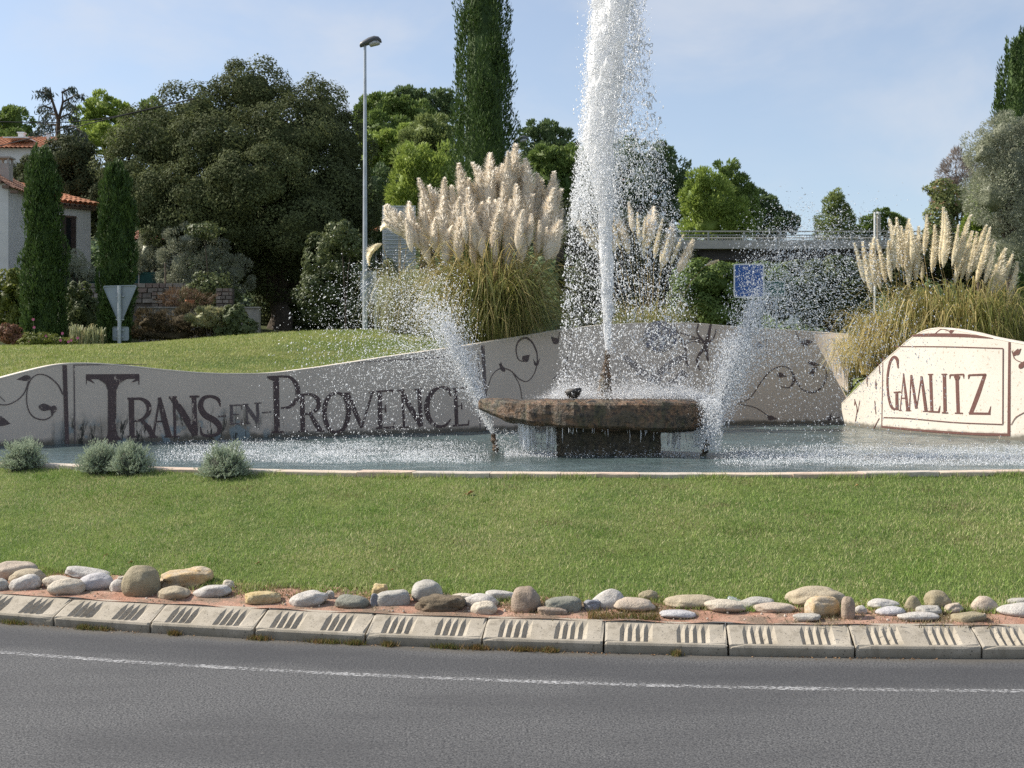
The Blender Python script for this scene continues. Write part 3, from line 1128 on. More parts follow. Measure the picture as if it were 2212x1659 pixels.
pv.leaf(1382, 585, -2.4, 58, 40).stroke([(1382, 575, 5), (1392, 515, 4)])
pv.stroke([(1465, 500, 4), (1450, 620, 4)]).stroke([(1440, 660, 5), (1420, 740, 5), (1350, 800, 4)])
pv.build('painted_vine', P_VINE, wall)
pv = Paint(OC, wall_dist)
pv.stroke([(490, 942, 5), (565, 915, 5), (635, 815, 7), (695, 748, 6), (760, 724, 6), (808, 742, 8), (832, 800, 16), (805, 850, 8), (755, 845, 5)])
pv.stroke([(838, 800, 8), (880, 860, 8), (945, 880, 9), (1005, 840, 8), (1028, 770, 8), (1000, 718, 6), (955, 714, 5)])
pv.leaf(730, 770, 0.25, 60, 30).leaf(915, 700, 0.25, 75, 28).leaf(975, 728, 2.45, 70, 30).leaf(945, 745, 1.5, 55, 12)
pv.stroke([(840, 512, 5), (862, 560, 6), (890, 598, 8)]).leaf(875, 588, -0.2, 72, 44)
pv.stroke([(500, 950, 5), (600, 972, 5), (690, 1030, 5)]).leaf(672, 1030, 0.15, 60, 30).leaf(1040, 1050, -1.2, 48, 24).stroke([(1045, 1045, 5), (1110, 1026, 5)])
pv.stroke([(500, 560, 7), (560, 580, 7), (600, 620, 6)]).stroke([(640, 510, 6), (648, 590, 8), (600, 620, 6)]).stroke([(668, 560, 5), (668, 660, 5)]).leaf(600, 590, 0.4, 50, 40)
pv.build('painted_vine', P_VINE, wall)
# mural: bare branches round a dark blue disc
pm = Paint(OC, wall_dist)
pm.stroke([(108, 470, 8), (148, 555, 12), (178, 610, 14), (182, 680, 14), (200, 735, 12)])
pm.stroke([(258, 468, 9), (250, 520, 9), (282, 568, 14), (300, 600, 20), (262, 655, 16), (248, 705, 14), (270, 745, 10)])
pm.stroke([(140, 520, 5), (205, 540, 8), (270, 560, 9)]).stroke([(150, 585, 5), (215, 560, 6), (270, 572, 7)]).stroke([(332, 470, 12), (318, 540, 18), (302, 600, 26), (315, 690, 10)])
pm.stroke([(160, 600, 4), (225, 575, 6), (285, 585, 7)]).stroke([(310, 590, 18), (350, 550, 8), (365, 500, 5)])
pm.build('painted_tree', P_VINE, wall, 'painted bare dark branches')
pm = Paint(OB, wall_dist)
pm.stroke([(1780, 665, 30), (1850, 725, 40), (1930, 790, 50), (2000, 815, 44)])
pm.stroke([(2150, 660, 36), (2080, 700, 44), (2010, 745, 36), (1950, 800, 20)])
pm.stroke([(2150, 760, 60), (2080, 820, 50), (1990, 850, 30)])
pm.build('painted_shading', P_GREY, wall, 'grey painted shading below the blue disc')
pm = Paint(OB, wall_dist)
pm.stroke([(1893, 550, 40), (1915, 550, 130), (1980, 545, 190), (2050, 545, 160), (2095, 545, 60)], 6)
pm.build('painted_disc', P_BLUE, wall, 'dark blue painted disc')

for ch, strokes in [
    ('G', [[(1458, 735, 5), (1452, 682, 18), (1432, 668, 16), (1408, 705, 14), (1394, 800, 12), (1400, 900, 13), (1418, 965, 16), (1440, 982, 16)], [(1450, 880, 16), (1452, 985, 18)], [(1432, 880, 8), (1474, 876, 8)]]),
    ('A', [[(1490, 768, 5), (1470, 985, 7)], [(1489, 765, 8), (1502, 880, 15), (1515, 988, 18)], [(1480, 915, 7), (1504, 914, 7)], [(1462, 988, 6), (1480, 988, 6)], [(1503, 990, 6), (1528, 990, 6)]]),
    ('M', [[(1535, 775, 6), (1526, 988, 7)], [(1537, 775, 12), (1568, 976, 16)], [(1570, 974, 5), (1598, 785, 6)], [(1598, 782, 12), (1612, 885, 16), (1626, 992, 18)], [(1518, 990, 6), (1536, 990, 6)], [(1605, 994, 6), (1640, 994, 6)]]),
    ('L', [[(1652, 770, 18), (1660, 990, 18)], [(1636, 772, 7), (1668, 771, 7)], [(1640, 994, 10), (1706, 998, 10)], [(1702, 996, 12), (1710, 960, 3)]]),
    ('I', [[(1735, 770, 19), (1740, 1000, 19)], [(1718, 771, 7), (1752, 770, 7)], [(1722, 1001, 8), (1758, 1002, 8)]]),
    ('T', [[(1810, 775, 21), (1818, 1002, 21)], [(1768, 776, 10), (1852, 772, 10)], [(1770, 775, 12), (1768, 800, 3)], [(1850, 772, 12), (1852, 798, 3)], [(1798, 1004, 8), (1846, 1005, 8)], [(1795, 782, 8), (1810, 800, 22)], [(1828, 782, 8), (1813, 800, 22)]]),
    ('Z', [[(1882, 776, 10), (1986, 772, 12)], [(1884, 775, 12), (1880, 800, 3)], [(1978, 774, 20), (1938, 890, 26), (1895, 1003, 24)], [(1882, 1006, 14), (2012, 1008, 14)], [(2004, 1004, 14), (2014, 962, 3)]]),
]:
    pg = Paint(OC, gam_dist)
    for s in strokes:
        pg.stroke(s, 6)
    pg.build('letter', P_RED, gam, 'oxblood painted letter ' + ch)
pg = Paint(OC, gam_dist)
pg.stroke([(2126, 578, 14), (2124, 860, 16), (2122, 1142, 18)])
pg.stroke([(1358, 1085, 10), (1600, 1108, 13), (1900, 1128, 15), (2128, 1134, 16)])
pg.stroke([(1535, 542, 5), (1580, 537, 16), (1700, 535, 20), (1850, 538, 20), (1950, 546, 14), (2030, 556, 3)])
pg.build('painted_frame', P_RED, gam, 'broad oxblood frame bars')
pg = Paint(OC, gam_dist)
pg.stroke([(1440, 604, 5), (1750, 606, 6), (2088, 616, 6)]).stroke([(2088, 616, 6), (2086, 1070, 6)]).stroke([(2086, 1072, 6), (1800, 1060, 6), (1520, 1036, 6), (1372, 1030, 6)]).stroke([(1366, 668, 5), (1359, 1085, 6)])
pg.build('painted_frame', P_RED, gam, 'thin oxblood inner frame line')
pg = Paint(OC, gam_dist)
pg.stroke([(1678, 528, 5), (1720, 500, 5), (1780, 518, 6)]).leaf(1765, 520, -0.5, 40, 20)
pg.stroke([(2212, 705, 5), (2160, 680, 5), (2140, 630, 5)]).leaf(2150, 660, -1.0, 52, 22).leaf(2165, 655, -0.9, 50, 24).leaf(2185, 735, -0.9, 60, 30)
pg.stroke([(2136, 1075, 4), (2165, 1030, 5), (2215, 1000, 5)])
pg.stroke([(1196, 920, 4), (1212, 980, 4), (1202, 1055, 4)]).stroke([(1225, 945, 4), (1215, 1000, 4)]).leaf(1196, 960, -1.5, 40, 7).leaf(1222, 960, -1.4, 36, 6)
pg.stroke([(1272, 790, 4), (1274, 845, 3)]).leaf(1270, 830, -1.5, 60, 7).leaf(1326, 862, -1.6, 62, 9).stroke([(1330, 700, 4), (1345, 720, 4), (1348, 770, 4)]).stroke([(1318, 930, 4), (1325, 1010, 4)]).stroke([(1310, 1100, 4), (1345, 1035, 4)])
pg.build('painted_vine', P_RED, gam)

# =================================================================== BACK TERRAIN
_cols = np.concatenate([np.arange(-700, 2900, 22.0)])
_rows = np.concatenate([np.linspace(0, 1, 30) * 12, 12 + np.linspace(0.03, 1, 30) ** 1.6 * 400])
Yw = np.where(_cols < 1818, wall_dist(_cols), gam_dist(_cols))
nrmY = 0.30
Yg = Yw[:, None] + nrmY + _rows[None, :]
Xg = (_cols[:, None] - CX) / F * Yg
Zg = back_z(Xg, Yg)
nr = len(_rows)
i = np.arange(len(_cols) - 1)[:, None] * nr + np.arange(nr - 1)[None, :]
Fg = np.stack([i, i + nr, i + nr + 1, i + 1], -1).reshape(-1, 4)
LAWN2 = lawn_material('mound_lawn', 0.55)
_nt = NT(LAWN2.node_tree)
_bs = _nt.n['Principled BSDF']
_c = _bs.inputs['Base Color'].links[0].from_socket
_sep = _nt.add('ShaderNodeSeparateXYZ')
_nt.l.new(_nt.pos(), _sep.inputs[0])
_scrub = _nt.mix(_nt.ramp(_nt.noise(_nt.pos(), 0.35, 5, 0.65), 0.35, 0.65), (0.030, 0.040, 0.018), (0.085, 0.10, 0.04))
_nt.put(_bs.inputs['Base Color'], _nt.mix(_nt.ramp(_sep.outputs['Y'], 45.0, 47.0), _c, _scrub))
obj('ground', np.stack([Xg, Yg, Zg], -1).reshape(-1, 3), Fg, LAWN2, smooth=True, kind='structure')
GRASS2 = grass_mat('mound_grass', (0.20, 0.26, 0.05), (0.40, 0.45, 0.13), (0.29, 0.35, 0.085), (0.52, 0.48, 0.23), 0.03)


def mound(n, seed):
    g = np.random.default_rng(seed)
    dx = g.uniform(-60, 1160, n)
    yw = wall_dist(dx)
    Y = yw + 0.35 + g.random(n) ** 0.8 * 13
    X = (dx - CX) / F * Y
    hh = 0.05 * g.uniform(0.5, 1.4, n)
    aa = g.uniform(0, 2 * PI, n)
    la = g.uniform(0, 2 * PI, n)
    P = np.stack([X, Y, back_z(X, Y) - 0.005], -1)
    sd = np.stack([np.cos(aa) * 0.009, np.sin(aa) * 0.009, aa * 0], -1)
    tp = P + np.stack([np.cos(la) * hh * 0.6, np.sin(la) * hh * 0.6, hh], -1)
    obj('grass', np.stack([P - sd, P + sd, tp], 1).reshape(-1, 3), np.arange(n * 3).reshape(-1, 3), GRASS2, kind='stuff')


mound(110000, 21)

# =================================================================== FOUNTAIN
def stone_mat(name, a, b, c3, dark, rough=0.55, spec=0.5, scale=3.0):
    mt, nt, bs = material(name)
    p = nt.obj()
    f = nt.noise(nt.scaled(p, (1, 1, 1.6)), scale, 6, 0.65, 0.3)
    g = nt.noise(p, 14, 5, 0.7)
    v = nt.noise(nt.scaled(p, (2.5, 2.5, 0.5)), 3.2, 4, 0.6)
    c = nt.mix(nt.ramp(f, 0.36, 0.62), a, b)
    c = nt.mix(nt.ramp(v, 0.50, 0.66, 0, 0.8), c, c3)
    c = nt.mix(nt.ramp(g, 0.44, 0.62, 0, 0.85), c, dark)
    nt.put(bs.inputs['Base Color'], c)
    bs.inputs['Roughness'].default_value = rough
    bs.inputs['Specular IOR Level'].default_value = spec
    nt.put(bs.inputs['Normal'], nt.bump(nt.math('ADD', f, g), 0.7, 0.05))
    return mt


SLAB = stone_mat('wet_mossy_rust_stone', (0.20, 0.110, 0.055), (0.105, 0.078, 0.046), (0.07, 0.068, 0.03), (0.020, 0.017, 0.013))
PLINTH = stone_mat('dark_wet_plinth_stone', (0.12, 0.09, 0.054), (0.075, 0.062, 0.038), (0.07, 0.072, 0.03), (0.026, 0.023, 0.017))
FY = 21.2                         # distance of the fountain's axis

fountain = empty('stone_fountain', tuple(W(1310, 980, FY)[:2]) + (WATER,))
tag(fountain, 'rust brown rough stone slab basin on a dark plinth in the pool', 'fountain')


def slab():
    st = [(1034, 867, 882, .20), (1037, 863, 885, .34), (1050, 862, 891, .46), (1075, 862, 900, .58), (1100, 863, 907, .72), (1140, 864, 915, .88), (1200, 864.5, 925, 1.0), (1260, 864, 928, 1.05), (1320, 863.5, 930, 1.08), (1380, 864, 932, 1.06), (1430, 864, 933, 1.0), (1465, 865, 932, .93), (1490, 867, 931, .8), (1508, 872, 926, .6), (1519, 882, 916, .35), (1523, 893, 906, .12)]
    K = 26
    xs = np.array([s[0] for s in st], float)
    fine = np.unique(np.concatenate([xs, np.linspace(xs[0], xs[-1], 60)]))
    V = []
    for x in fine:
        t = np.interp(x, xs, [s[1] for s in st])
        b = np.interp(x, xs, [s[2] for s in st])
        h = np.interp(x, xs, [s[3] for s in st])
        ct = W(x, (t + b) / 2, FY - 0.6)
        rz = (b - t) / 2 / F * (FY - 0.6)
        for k in range(K):
            an = 2 * PI * k / K
            cs, sn = math.cos(an), math.sin(an)
            e = 0.34
            py = math.copysign(abs(cs) ** e, cs) * h
            pz = math.copysign(abs(sn) ** 0.28, sn) * rz
            P = Vector((ct[0] * FY / (FY - 0.6), FY + py, ct[2] + pz))
            q = mnoise.noise(P * 1.6) * 0.07 + mnoise.noise(P * 4) * 0.05 + mnoise.noise(P * 11) * 0.028
            dn = Vector((0, cs, sn * 0.8))
            P = P + dn * q
            if sn > 0.6:
                P.z = min(P.z, ct[2] + rz + 0.012)
            V.append(P)
    n = len(fine)
    Fc = []
    for i in range(n - 1):
        for k in range(K):
            a, b = i * K + k, i * K + (k + 1) % K
            Fc.append((a, b, b + K, a + K))
    Fc += [tuple(range(K - 1, -1, -1)), tuple((n - 1) * K + k for k in range(K))]
    return obj('basin_slab', V, Fc, SLAB, fountain)


slab()


def plinth():
    V, Fc = [], []
    rows = 10
    K = 44
    for r in range(rows):
        t = r / (rows - 1)
        xl = 1196 + 5 * math.sin(t * PI) + 4 * t
        xr = 1434 - 2 * t - 5 * math.sin(t * PI)
        z = WATER - 0.25 + t * (1.46 + 0.06 - WATER + 0.25)
        a = W(xl, 900, FY - 0.35)[0]
        b = W(xr, 900, FY - 0.35)[0]
        for k in range(K):
            an = 2 * PI * k / K
            cs, sn = math.cos(an), math.sin(an)
            e = 0.32
            P = Vector(((a + b) / 2 + math.copysign(abs(cs) ** e, cs) * (b - a) / 2, FY + math.copysign(abs(sn) ** e, sn) * 0.55, z))
            q = mnoise.noise(P * 3) * 0.03 + mnoise.noise(P * 9) * 0.018
            P += Vector((cs, sn, 0)) * q
            V.append(P)
    for r in range(rows - 1):
        for k in range(K):
            a, b = r * K + k, r * K + (k + 1) % K
            Fc.append((a, b, b + K, a + K))
    Fc.append(tuple((rows - 1) * K + k for k in range(K)))
    return obj('plinth', V, Fc, PLINTH, fountain)


plinth()
# main nozzle: tapered crusted pipe standing on the slab
p0, p1 = W(1305, 868, FY), W(1312.5, 757, FY)
mb = MB()
N = 14
for_pts = [Vector(p0 * (1 - t) + p1 * t) for t in np.linspace(0, 1, N)]
mb.tube(for_pts, [0.15 - 0.105 * min(1, t * 1.15) + 0.012 * math.sin(t * 37) for t in np.linspace(0, 1, N)], 14)
mb.V = [tuple(Vector(v) + Vector((mnoise.noise(Vector(v) * 6), mnoise.noise(Vector(v) * 6 + Vector((9, 0, 0))), 0)) * 0.03 * max(0.0, 1 - (v[2] - 2) / 0.8)) for v in mb.V]
mb.build('main_nozzle', SLAB, fountain)
# small dark cup-shaped rock on the slab
c = W(1238, 849.5, FY - 0.75)
V = ICO2[0].copy()
up = (V[:, 2] + 1) / 2
V = np.stack([V[:, 0] * (0.07 + 0.13 * up), V[:, 1] * (0.07 + 0.09 * up), V[:, 2] * 0.115], -1)
V[:, 2] = np.minimum(V[:, 2], 0.075) + np.where(V[:, 2] > 0, V[:, 0] * 0.18, 0)
V += np.array([[mnoise.noise(Vector(v) * 11) * 0.02 for _ in range(1)] * 3 for v in V])
obj('cup_rock', V + c, ICO2[1], plain('dark_wet_rock', (0.045, 0.04, 0.036), 0.5, 0.4, 8, 0.5, 40), fountain)

NOZ = []
for (a, b, lab) in (((1072, 976), (1065, 938), 'short crusted pipe nozzle left of the stone basin, spraying to the left'), ((1522, 978), (1529, 951), 'short crusted pipe nozzle right of the stone basin, spraying to the right')):
    y = 21.75 if a[0] < 1200 else 20.6
    q0, q1 = W(a[0], a[1], y), W(b[0], b[1], y)
    mb = MB()
    pts = [Vector(q0 * (1 - t) + q1 * t) for t in np.linspace(-0.4, 1, 9)]
    mb.tube(pts, [0.052 + 0.018 * math.sin(k * 2.3) for k in range(9)], 10)
    o = mb.build('spray_nozzle', SLAB, at=tuple(q0))
    tag(o, lab, 'nozzle', 'spray nozzles beside the stone basin')
    NOZ.append(q1)


# ------------------------------------------------------------------ moving water
def water_white(name, col, trans):
    mt, nt, bs = material(name)
    nt.put(bs.inputs['Base Color'], col)
    bs.inputs['Roughness'].default_value = 0.18
    bs.inputs['IOR'].default_value = 1.33
    tr = nt.add('ShaderNodeBsdfTranslucent')
    nt.put(tr.inputs['Color'], col)
    gl = nt.add('ShaderNodeBsdfGlossy')
    nt.put(gl.inputs['Color'], (1, 1, 1))
    gl.inputs['Roughness'].default_value = 0.42
    mg = nt.add('ShaderNodeMixShader')
    mg.inputs[0].default_value = 0.22
    nt.l.new(bs.outputs[0], mg.inputs[1])
    nt.l.new(gl.outputs[0], mg.inputs[2])
    ms = nt.add('ShaderNodeMixShader')
    ms.inputs[0].default_value = trans
    nt.l.new(mg.outputs[0], ms.inputs[1])
    nt.l.new(tr.outputs[0], ms.inputs[2])
    nt.l.new(ms.outputs[0], nt.n['Material Output'].inputs['Surface'])
    return mt


CORE = water_white('solid_white_jet_water', (0.985, 0.985, 0.985), 0.5)
for _n in CORE.node_tree.nodes:
    if _n.type == 'MIX_SHADER' and abs(_n.inputs[0].default_value - 0.22) < 1e-3:
        _n.inputs[0].default_value = 0.04
    if _n.type == 'BSDF_PRINCIPLED':
        _n.inputs['Roughness'].default_value = 0.6
SPRAY = water_white('aerated_white_water', (0.96, 0.97, 0.98), 0.55)
OCT_V = np.array([(1, 0, 0), (-1, 0, 0), (0, 1, 0), (0, -1, 0), (0, 0, 1), (0, 0, -1)], float)
OCT_F = np.array([(0, 2, 4), (2, 1, 4), (1, 3, 4), (3, 0, 4), (2, 0, 5), (1, 2, 5), (3, 1, 5), (0, 3, 5)])
TET_V = np.array([(1, 1, 1), (-1, -1, 1), (-1, 1, -1), (1, -1, -1)], float) * 0.8
TET_F = np.array([(0, 1, 2), (0, 3, 1), (0, 2, 3), (1, 3, 2)])


def drops(name, P, r, parent, stretch=None, g=None, fine=False):
    """one mesh of many small drops, drawn out along `stretch`"""
    n = len(P)
    g = g or np.random.default_rng(3)
    BV, BF = (TET_V, TET_F) if fine else (OCT_V, OCT_F)
    k = len(BV)
    A = g.normal(size=(n, 3))
    A /= np.linalg.norm(A, axis=1, keepdims=True)
    B = norm(np.cross(A, g.normal(size=(n, 3))))
    C = np.cross(A, B)
    R = np.stack([A, B, C], 1)
    L = np.einsum('kj,njm->nkm', BV, R) * (np.asarray(r)[:, None, None] * g.uniform(0.7, 1.3, (n, k, 1)))
    if stretch is not None:
        d = norm(stretch)
        amt = np.linalg.norm(stretch, axis=1)[:, None]
        pr = (L * d[:, None, :]).sum(-1)
        L = L + d[:, None, :] * (pr * amt)[:, :, None]
    V = (P[:, None, :] + L).reshape(-1, 3)
    Fc = (np.arange(n)[:, None, None] * k + BF[None]).reshape(-1, 3)
    return obj(name, V, Fc, SPRAY, parent, kind='stuff')


def ballistic(p0, v, t, drag, gr=9.81):
    e = 1 - np.exp(-drag * t)
    vt = gr / drag
    P = np.empty_like(v)
    P[:, 0] = p0[:, 0] + v[:, 0] / drag * e
    P[:, 1] = p0[:, 1] + v[:, 1] / drag * e
    P[:, 2] = p0[:, 2] + (v[:, 2] + vt) / drag * e - vt * t
    vel = np.stack([v[:, 0] * np.exp(-drag * t), v[:, 1] * np.exp(-drag * t), (v[:, 2] + vt) * np.exp(-drag * t) - vt], -1)
    return P, vel


g = np.random.default_rng(11)
PX = FY / F                        # metres per picture unit at the fountain
jet = empty('main_water_jet', tuple(p1))
tag(jet, 'tall white water jet shooting up from the middle of the fountain', 'water jet')
# solid aerated core
prof = [(757, 1312.5, 5), (740, 1312.5, 7), (700, 1312, 8.5), (650, 1311.5, 11), (600, 1311, 13.5), (550, 1310, 14.5), (500, 1308, 15), (450, 1308, 16), (400, 1302, 21), (350, 1297, 27), (300, 1294, 33), (250, 1298, 36), (200, 1303, 39), (150, 1310, 42), (100, 1315, 44), (50, 1319, 45), (0, 1320, 45), (-60, 1320, 42), (-120, 1320, 32), (-170, 1320, 12)]
ys = np.array([p[0] for p in prof][::-1], float)
cx_ = np.array([p[1] for p in prof][::-1], float)
wd_ = np.array([p[2] for p in prof][::-1], float)
rows = np.linspace(757, -170, 420)
K = 30
V = []
for yv in rows:
    c = W(float(np.interp(yv, ys, cx_)), yv, FY)
    r = float(np.interp(yv, ys, wd_)) * PX * (0.80 if yv < 300 else 0.88)
    for k in range(K):
        an = 2 * PI * k / K
        q = Vector((math.cos(an) * 2.4, math.sin(an) * 2.4, c[2] * (1.1 if yv < 420 else 1.9)))
        rough = mnoise.noise(q) * 0.26 + mnoise.noise(q * 2.7) * 0.30 + mnoise.noise(Vector((q.x * 4, q.y * 4, q.z * 2.6))) * 0.30
        rr_ = r * (1 + rough * min(1, (757 - yv) / 60 + 0.1))
        V.append((c[0] + math.cos(an) * rr_, c[1] + math.sin(an) * rr_, c[2]))
n = len(rows)
Fc = []
for i in range(n - 1):
    for k in range(K):
        a, b = i * K + k, i * K + (k + 1) % K
        Fc.append((a, b, b + K, a + K))
obj('jet_core', V, Fc, CORE, jet)


def column(n, y0, y1, spread, rlo, rhi, stretch, seed, dx=0.0, power=1.0, fine=False, skew=0.0):
    gg = np.random.default_rng(seed)
    yv = y0 + (y1 - y0) * gg.random(n) ** power
    cx = np.interp(yv, ys, cx_) + dx
    wd = np.interp(yv, ys, wd_) * spread
    rad = np.abs(gg.normal(0, 1, n))
    rad = 0.62 * np.minimum(rad, 2.4)
    an = gg.uniform(0, 2 * PI, n)
    x = cx + np.cos(an) * rad * wd + skew * gg.random(n) ** 1.5 * wd
    P = W(0, 0, 1)[None] * 0 + np.stack([(x - CX) / F * FY, FY + np.sin(an) * rad * wd * PX, CAM_H - (yv - CY) / F * FY], -1)
    r = gg.uniform(rlo, rhi, n) * gg.random(n) ** 0.6
    st = np.stack([gg.normal(0, 0.3, n), gg.normal(0, 0.2, n), np.ones(n)], -1)
    st = norm(st) * (stretch * gg.random(n))[:, None]
    return P, np.maximum(r, 0.0025), st


def put(parent, sets, name='water_drops', fine=False, seed=3):
    P = np.concatenate([s[0] for s in sets])
    r = np.concatenate([s[1] for s in sets])
    st = np.concatenate([s[2] for s in sets])
    k = P[:, 2] > WATER + 0.01
    return drops(name, P[k], r[k], parent, st[k], np.random.default_rng(seed), fine)


put(jet, [column(12000, 700, -150, 1.12, 0.004, 0.015, 3.0, 1),
          column(6000, 755, 380, 1.05, 0.003, 0.008, 2.0, 2)], 'jet_froth')
# falling veil: left edge thick, right side torn and sparse
def veil(n, seed, xl, xr, y0, y1, rlo, rhi, stretch, bias=0.0, dy=1.0):
    gg = np.random.default_rng(seed)
    yv = gg.uniform(y0, y1, n)
    t = (yv - y0) / (y1 - y0)
    a = np.interp(yv, xl[0], xl[1])
    b = np.interp(yv, xr[0], xr[1])
    u = gg.random(n)
    if bias:
        u = u ** (1 + bias)
    x = a + (b - a) * u + gg.normal(0, 4, n)
    # threads: drops gather along ropes of water
    rope = gg.random(n) < 0.5
    ids = gg.integers(0, 120, n)
    rx = np.random.default_rng(seed + 9).random(120)
    if bias:
        rx = rx ** (1 + bias)
    x = np.where(rope, a + (b - a) * rx[ids] + 5 * np.sin(yv * 0.05 + ids) + gg.normal(0, 2.0, n), x)
    P = np.stack([(x - CX) / F * FY, FY + gg.normal(0, dy * 0.45, n), CAM_H - (yv - CY) / F * FY], -1)
    r = rlo + (rhi - rlo) * gg.random(n) ** 2.2
    st = norm(np.stack([gg.normal(0, 0.35, n), gg.normal(0, 0.2, n), np.ones(n)], -1)) * (stretch * gg.random(n) ** 1.5)[:, None]
    return P, r, st


XL = ([-150, 0, 100, 200, 300, 400, 500, 600, 700, 840], [1285, 1278, 1268, 1262, 1252, 1240, 1228, 1222, 1218, 1205])
XM = ([-150, 0, 100, 200, 300, 400, 500, 600, 700, 840], [1350, 1365, 1368, 1352, 1336, 1330, 1345, 1360, 1370, 1385])
XR = ([-150, 0, 100, 200, 300, 400, 500, 600, 700, 840], [1372, 1382, 1395, 1405, 1425, 1445, 1468, 1482, 1492, 1500])
put(jet, [veil(26000, 21, XL, XM, -100, 480, 0.003, 0.0105, 3.6, 0.3),
          veil(6000, 22, XL, XM, 380, 840, 0.003, 0.015, 1.2, 0.2)], 'falling_veil')
put(jet, [veil(7500, 23, XM, XR, -60, 420, 0.003, 0.0115, 3.2, 0.7),
          veil(5600, 24, XM, XR, 300, 845, 0.0035, 0.0115, 2.0, 0.0, 1.2),
          veil(3000, 25, XL, XR, 330, 850, 0.003, 0.011, 1.8, 0.0, 1.4)], 'scattered_drops')
# fine mist drifting round the jet
P_, r_, s_ = veil(26000, 29, XL, XR, 430, 850, 0.0018, 0.0030, 0.2, 0.0, 1.3)
drops('mist', P_, r_, jet, s_, np.random.default_rng(29), True)
# torn blobs and rings falling beside the jet
gg = np.random.default_rng(77)
BP, BR, BS = [], [], []
for k in range(330):
    yv = gg.uniform(90, 840)
    a, b = np.interp(yv, *XL), np.interp(yv, *XR)
    x0 = a + (b - a) * (gg.random() if yv > 380 else gg.random() ** 0.7)
    m = gg.integers(7, 24)
    th = np.cumsum(gg.normal(0.25, 0.5, m)) + gg.uniform(0, 6)
    stp = gg.uniform(0.6, 1.5)
    px = x0 + np.cumsum(np.cos(th)) * stp
    py = yv + np.cumsum(np.sin(th)) * stp * 1.4
    d = gg.normal(0, 0.4)
    BP.append(np.stack([(px - CX) / F * FY, np.full(m, FY + d), CAM_H - (py - CY) / F * FY], -1))
    BR.append(gg.uniform(0.005, 0.0125, m))
    BS.append(norm(np.stack([np.cos(th), th * 0, -np.sin(th)], -1)) * 0.9)
drops('torn_water', np.concatenate(BP), np.concatenate(BR), jet, np.concatenate(BS), gg)

# mist and bounce over the slab, and water pouring off it
mist = empty('basin_splash', tuple(W(1340, 862, FY - 0.3)))
tag(mist, 'white splash and mist bouncing off the top of the stone basin', 'splash')
gg = np.random.default_rng(5)
n = 50000
x = np.concatenate([gg.normal(1235, 30, 8500), gg.uniform(1190, 1530, 24000), gg.normal(1440, 60, 17500)])
hh = gg.exponential(1.0, n) * np.interp(x, [1180, 1235, 1290, 1330, 1440, 1530, 1560], [5, 13, 9, 11, 9, 5, 2])
dep = gg.uniform(-0.45, 0.95, n)
z = 1.97 + 0.01 + hh * PX
P = np.stack([(x - CX) / F * (FY + dep), FY + dep, z], -1)
drops('mist', P, 0.0028 + 0.004 * gg.random(n) ** 3, mist, None, gg, True)
n = 9600
x = np.concatenate([1535 - np.abs(gg.normal(0, 24, 7000)), gg.uniform(1190, 1500, 2600)])
zz = np.where(x > 1488, 1.98 - gg.random(n) ** 1.2 * 0.85, 1.98 + gg.exponential(0.10, n))
dd = np.where(x > 1488, gg.uniform(-1.25, 0.3, n), gg.uniform(-1.0, 0.6, n))
P = np.stack([(x - CX) / F * FY, FY + dd, zz], -1)
st = norm(np.stack([gg.normal(0, .3, n), gg.normal(0, .3, n), np.ones(n)], -1)) * (1.5 * gg.random(n))[:, None]
drops('splash_drops', P, 0.003 + 0.007 * gg.random(n) ** 2, mist, st, gg)
# strands falling from the slab's underside
pour = empty('falling_strands', tuple(W(1160, 920, FY)))
tag(pour, 'strands of water pouring off the underside of the stone basin into the pool', 'water strands')
mb = MB()
gg = np.random.default_rng(15)
for x in list(gg.normal(1131, 3, 14)) + list(gg.normal(1148, 3.2, 14)) + list(gg.uniform(1118, 1200, 20)) + list(gg.normal(1190, 5, 12)) + list(gg.uniform(1440, 1500, 16)):
    yt = np.interp(x, [1110, 1200, 1440, 1500], [914, 924, 933, 930])
    yb = gg.uniform(955, 974)
    d = gg.uniform(-0.7, 0.3)
    pts = []
    for t in np.linspace(0, 1, 7):
        pts.append(W(x + gg.normal(0, 0.8) + (2.5 * t if x < 1160 else 0), yt + (yb - yt) * t, FY + d))
    r = gg.uniform(0.005, 0.019)
    mb.tube(pts, [r * gg.uniform(0.5, 1.4) for _ in pts], 5)
for x in gg.uniform(1210, 1440, 26):
    yt = np.interp(x, [1200, 1440], [925, 933])
    ln = gg.exponential(10) + 2
    y_ = FY - gg.uniform(0.85, 1.1)
    mb.tube([W(x, yt - 2, y_), W(x + gg.normal(0, 1), yt + ln * 0.5, y_), W(x + gg.normal(0, 1), yt + ln, y_)], [0.002, 0.003, 0.001], 4)
mb.build('strands', SPRAY, pour, kind='stuff')
n = 3500
x = np.concatenate([gg.uniform(1090, 1200, 2000), gg.uniform(1215, 1500, 1500)])
P = np.stack([(x - CX) / F * FY, FY + gg.uniform(-1.1, 0.5, n), WATER + gg.exponential(0.045, n)], -1)
P2 = np.stack([(gg.uniform(1070, 1200, 1500) - CX) / F * FY, FY + gg.uniform(-0.8, 0.5, 1500), WATER + gg.random(1500) * 0.45], -1)
drops('splash_drops', np.concatenate([P, P2]), 0.003 + 0.009 * gg.random(n + 1500) ** 2, pour, None, gg)


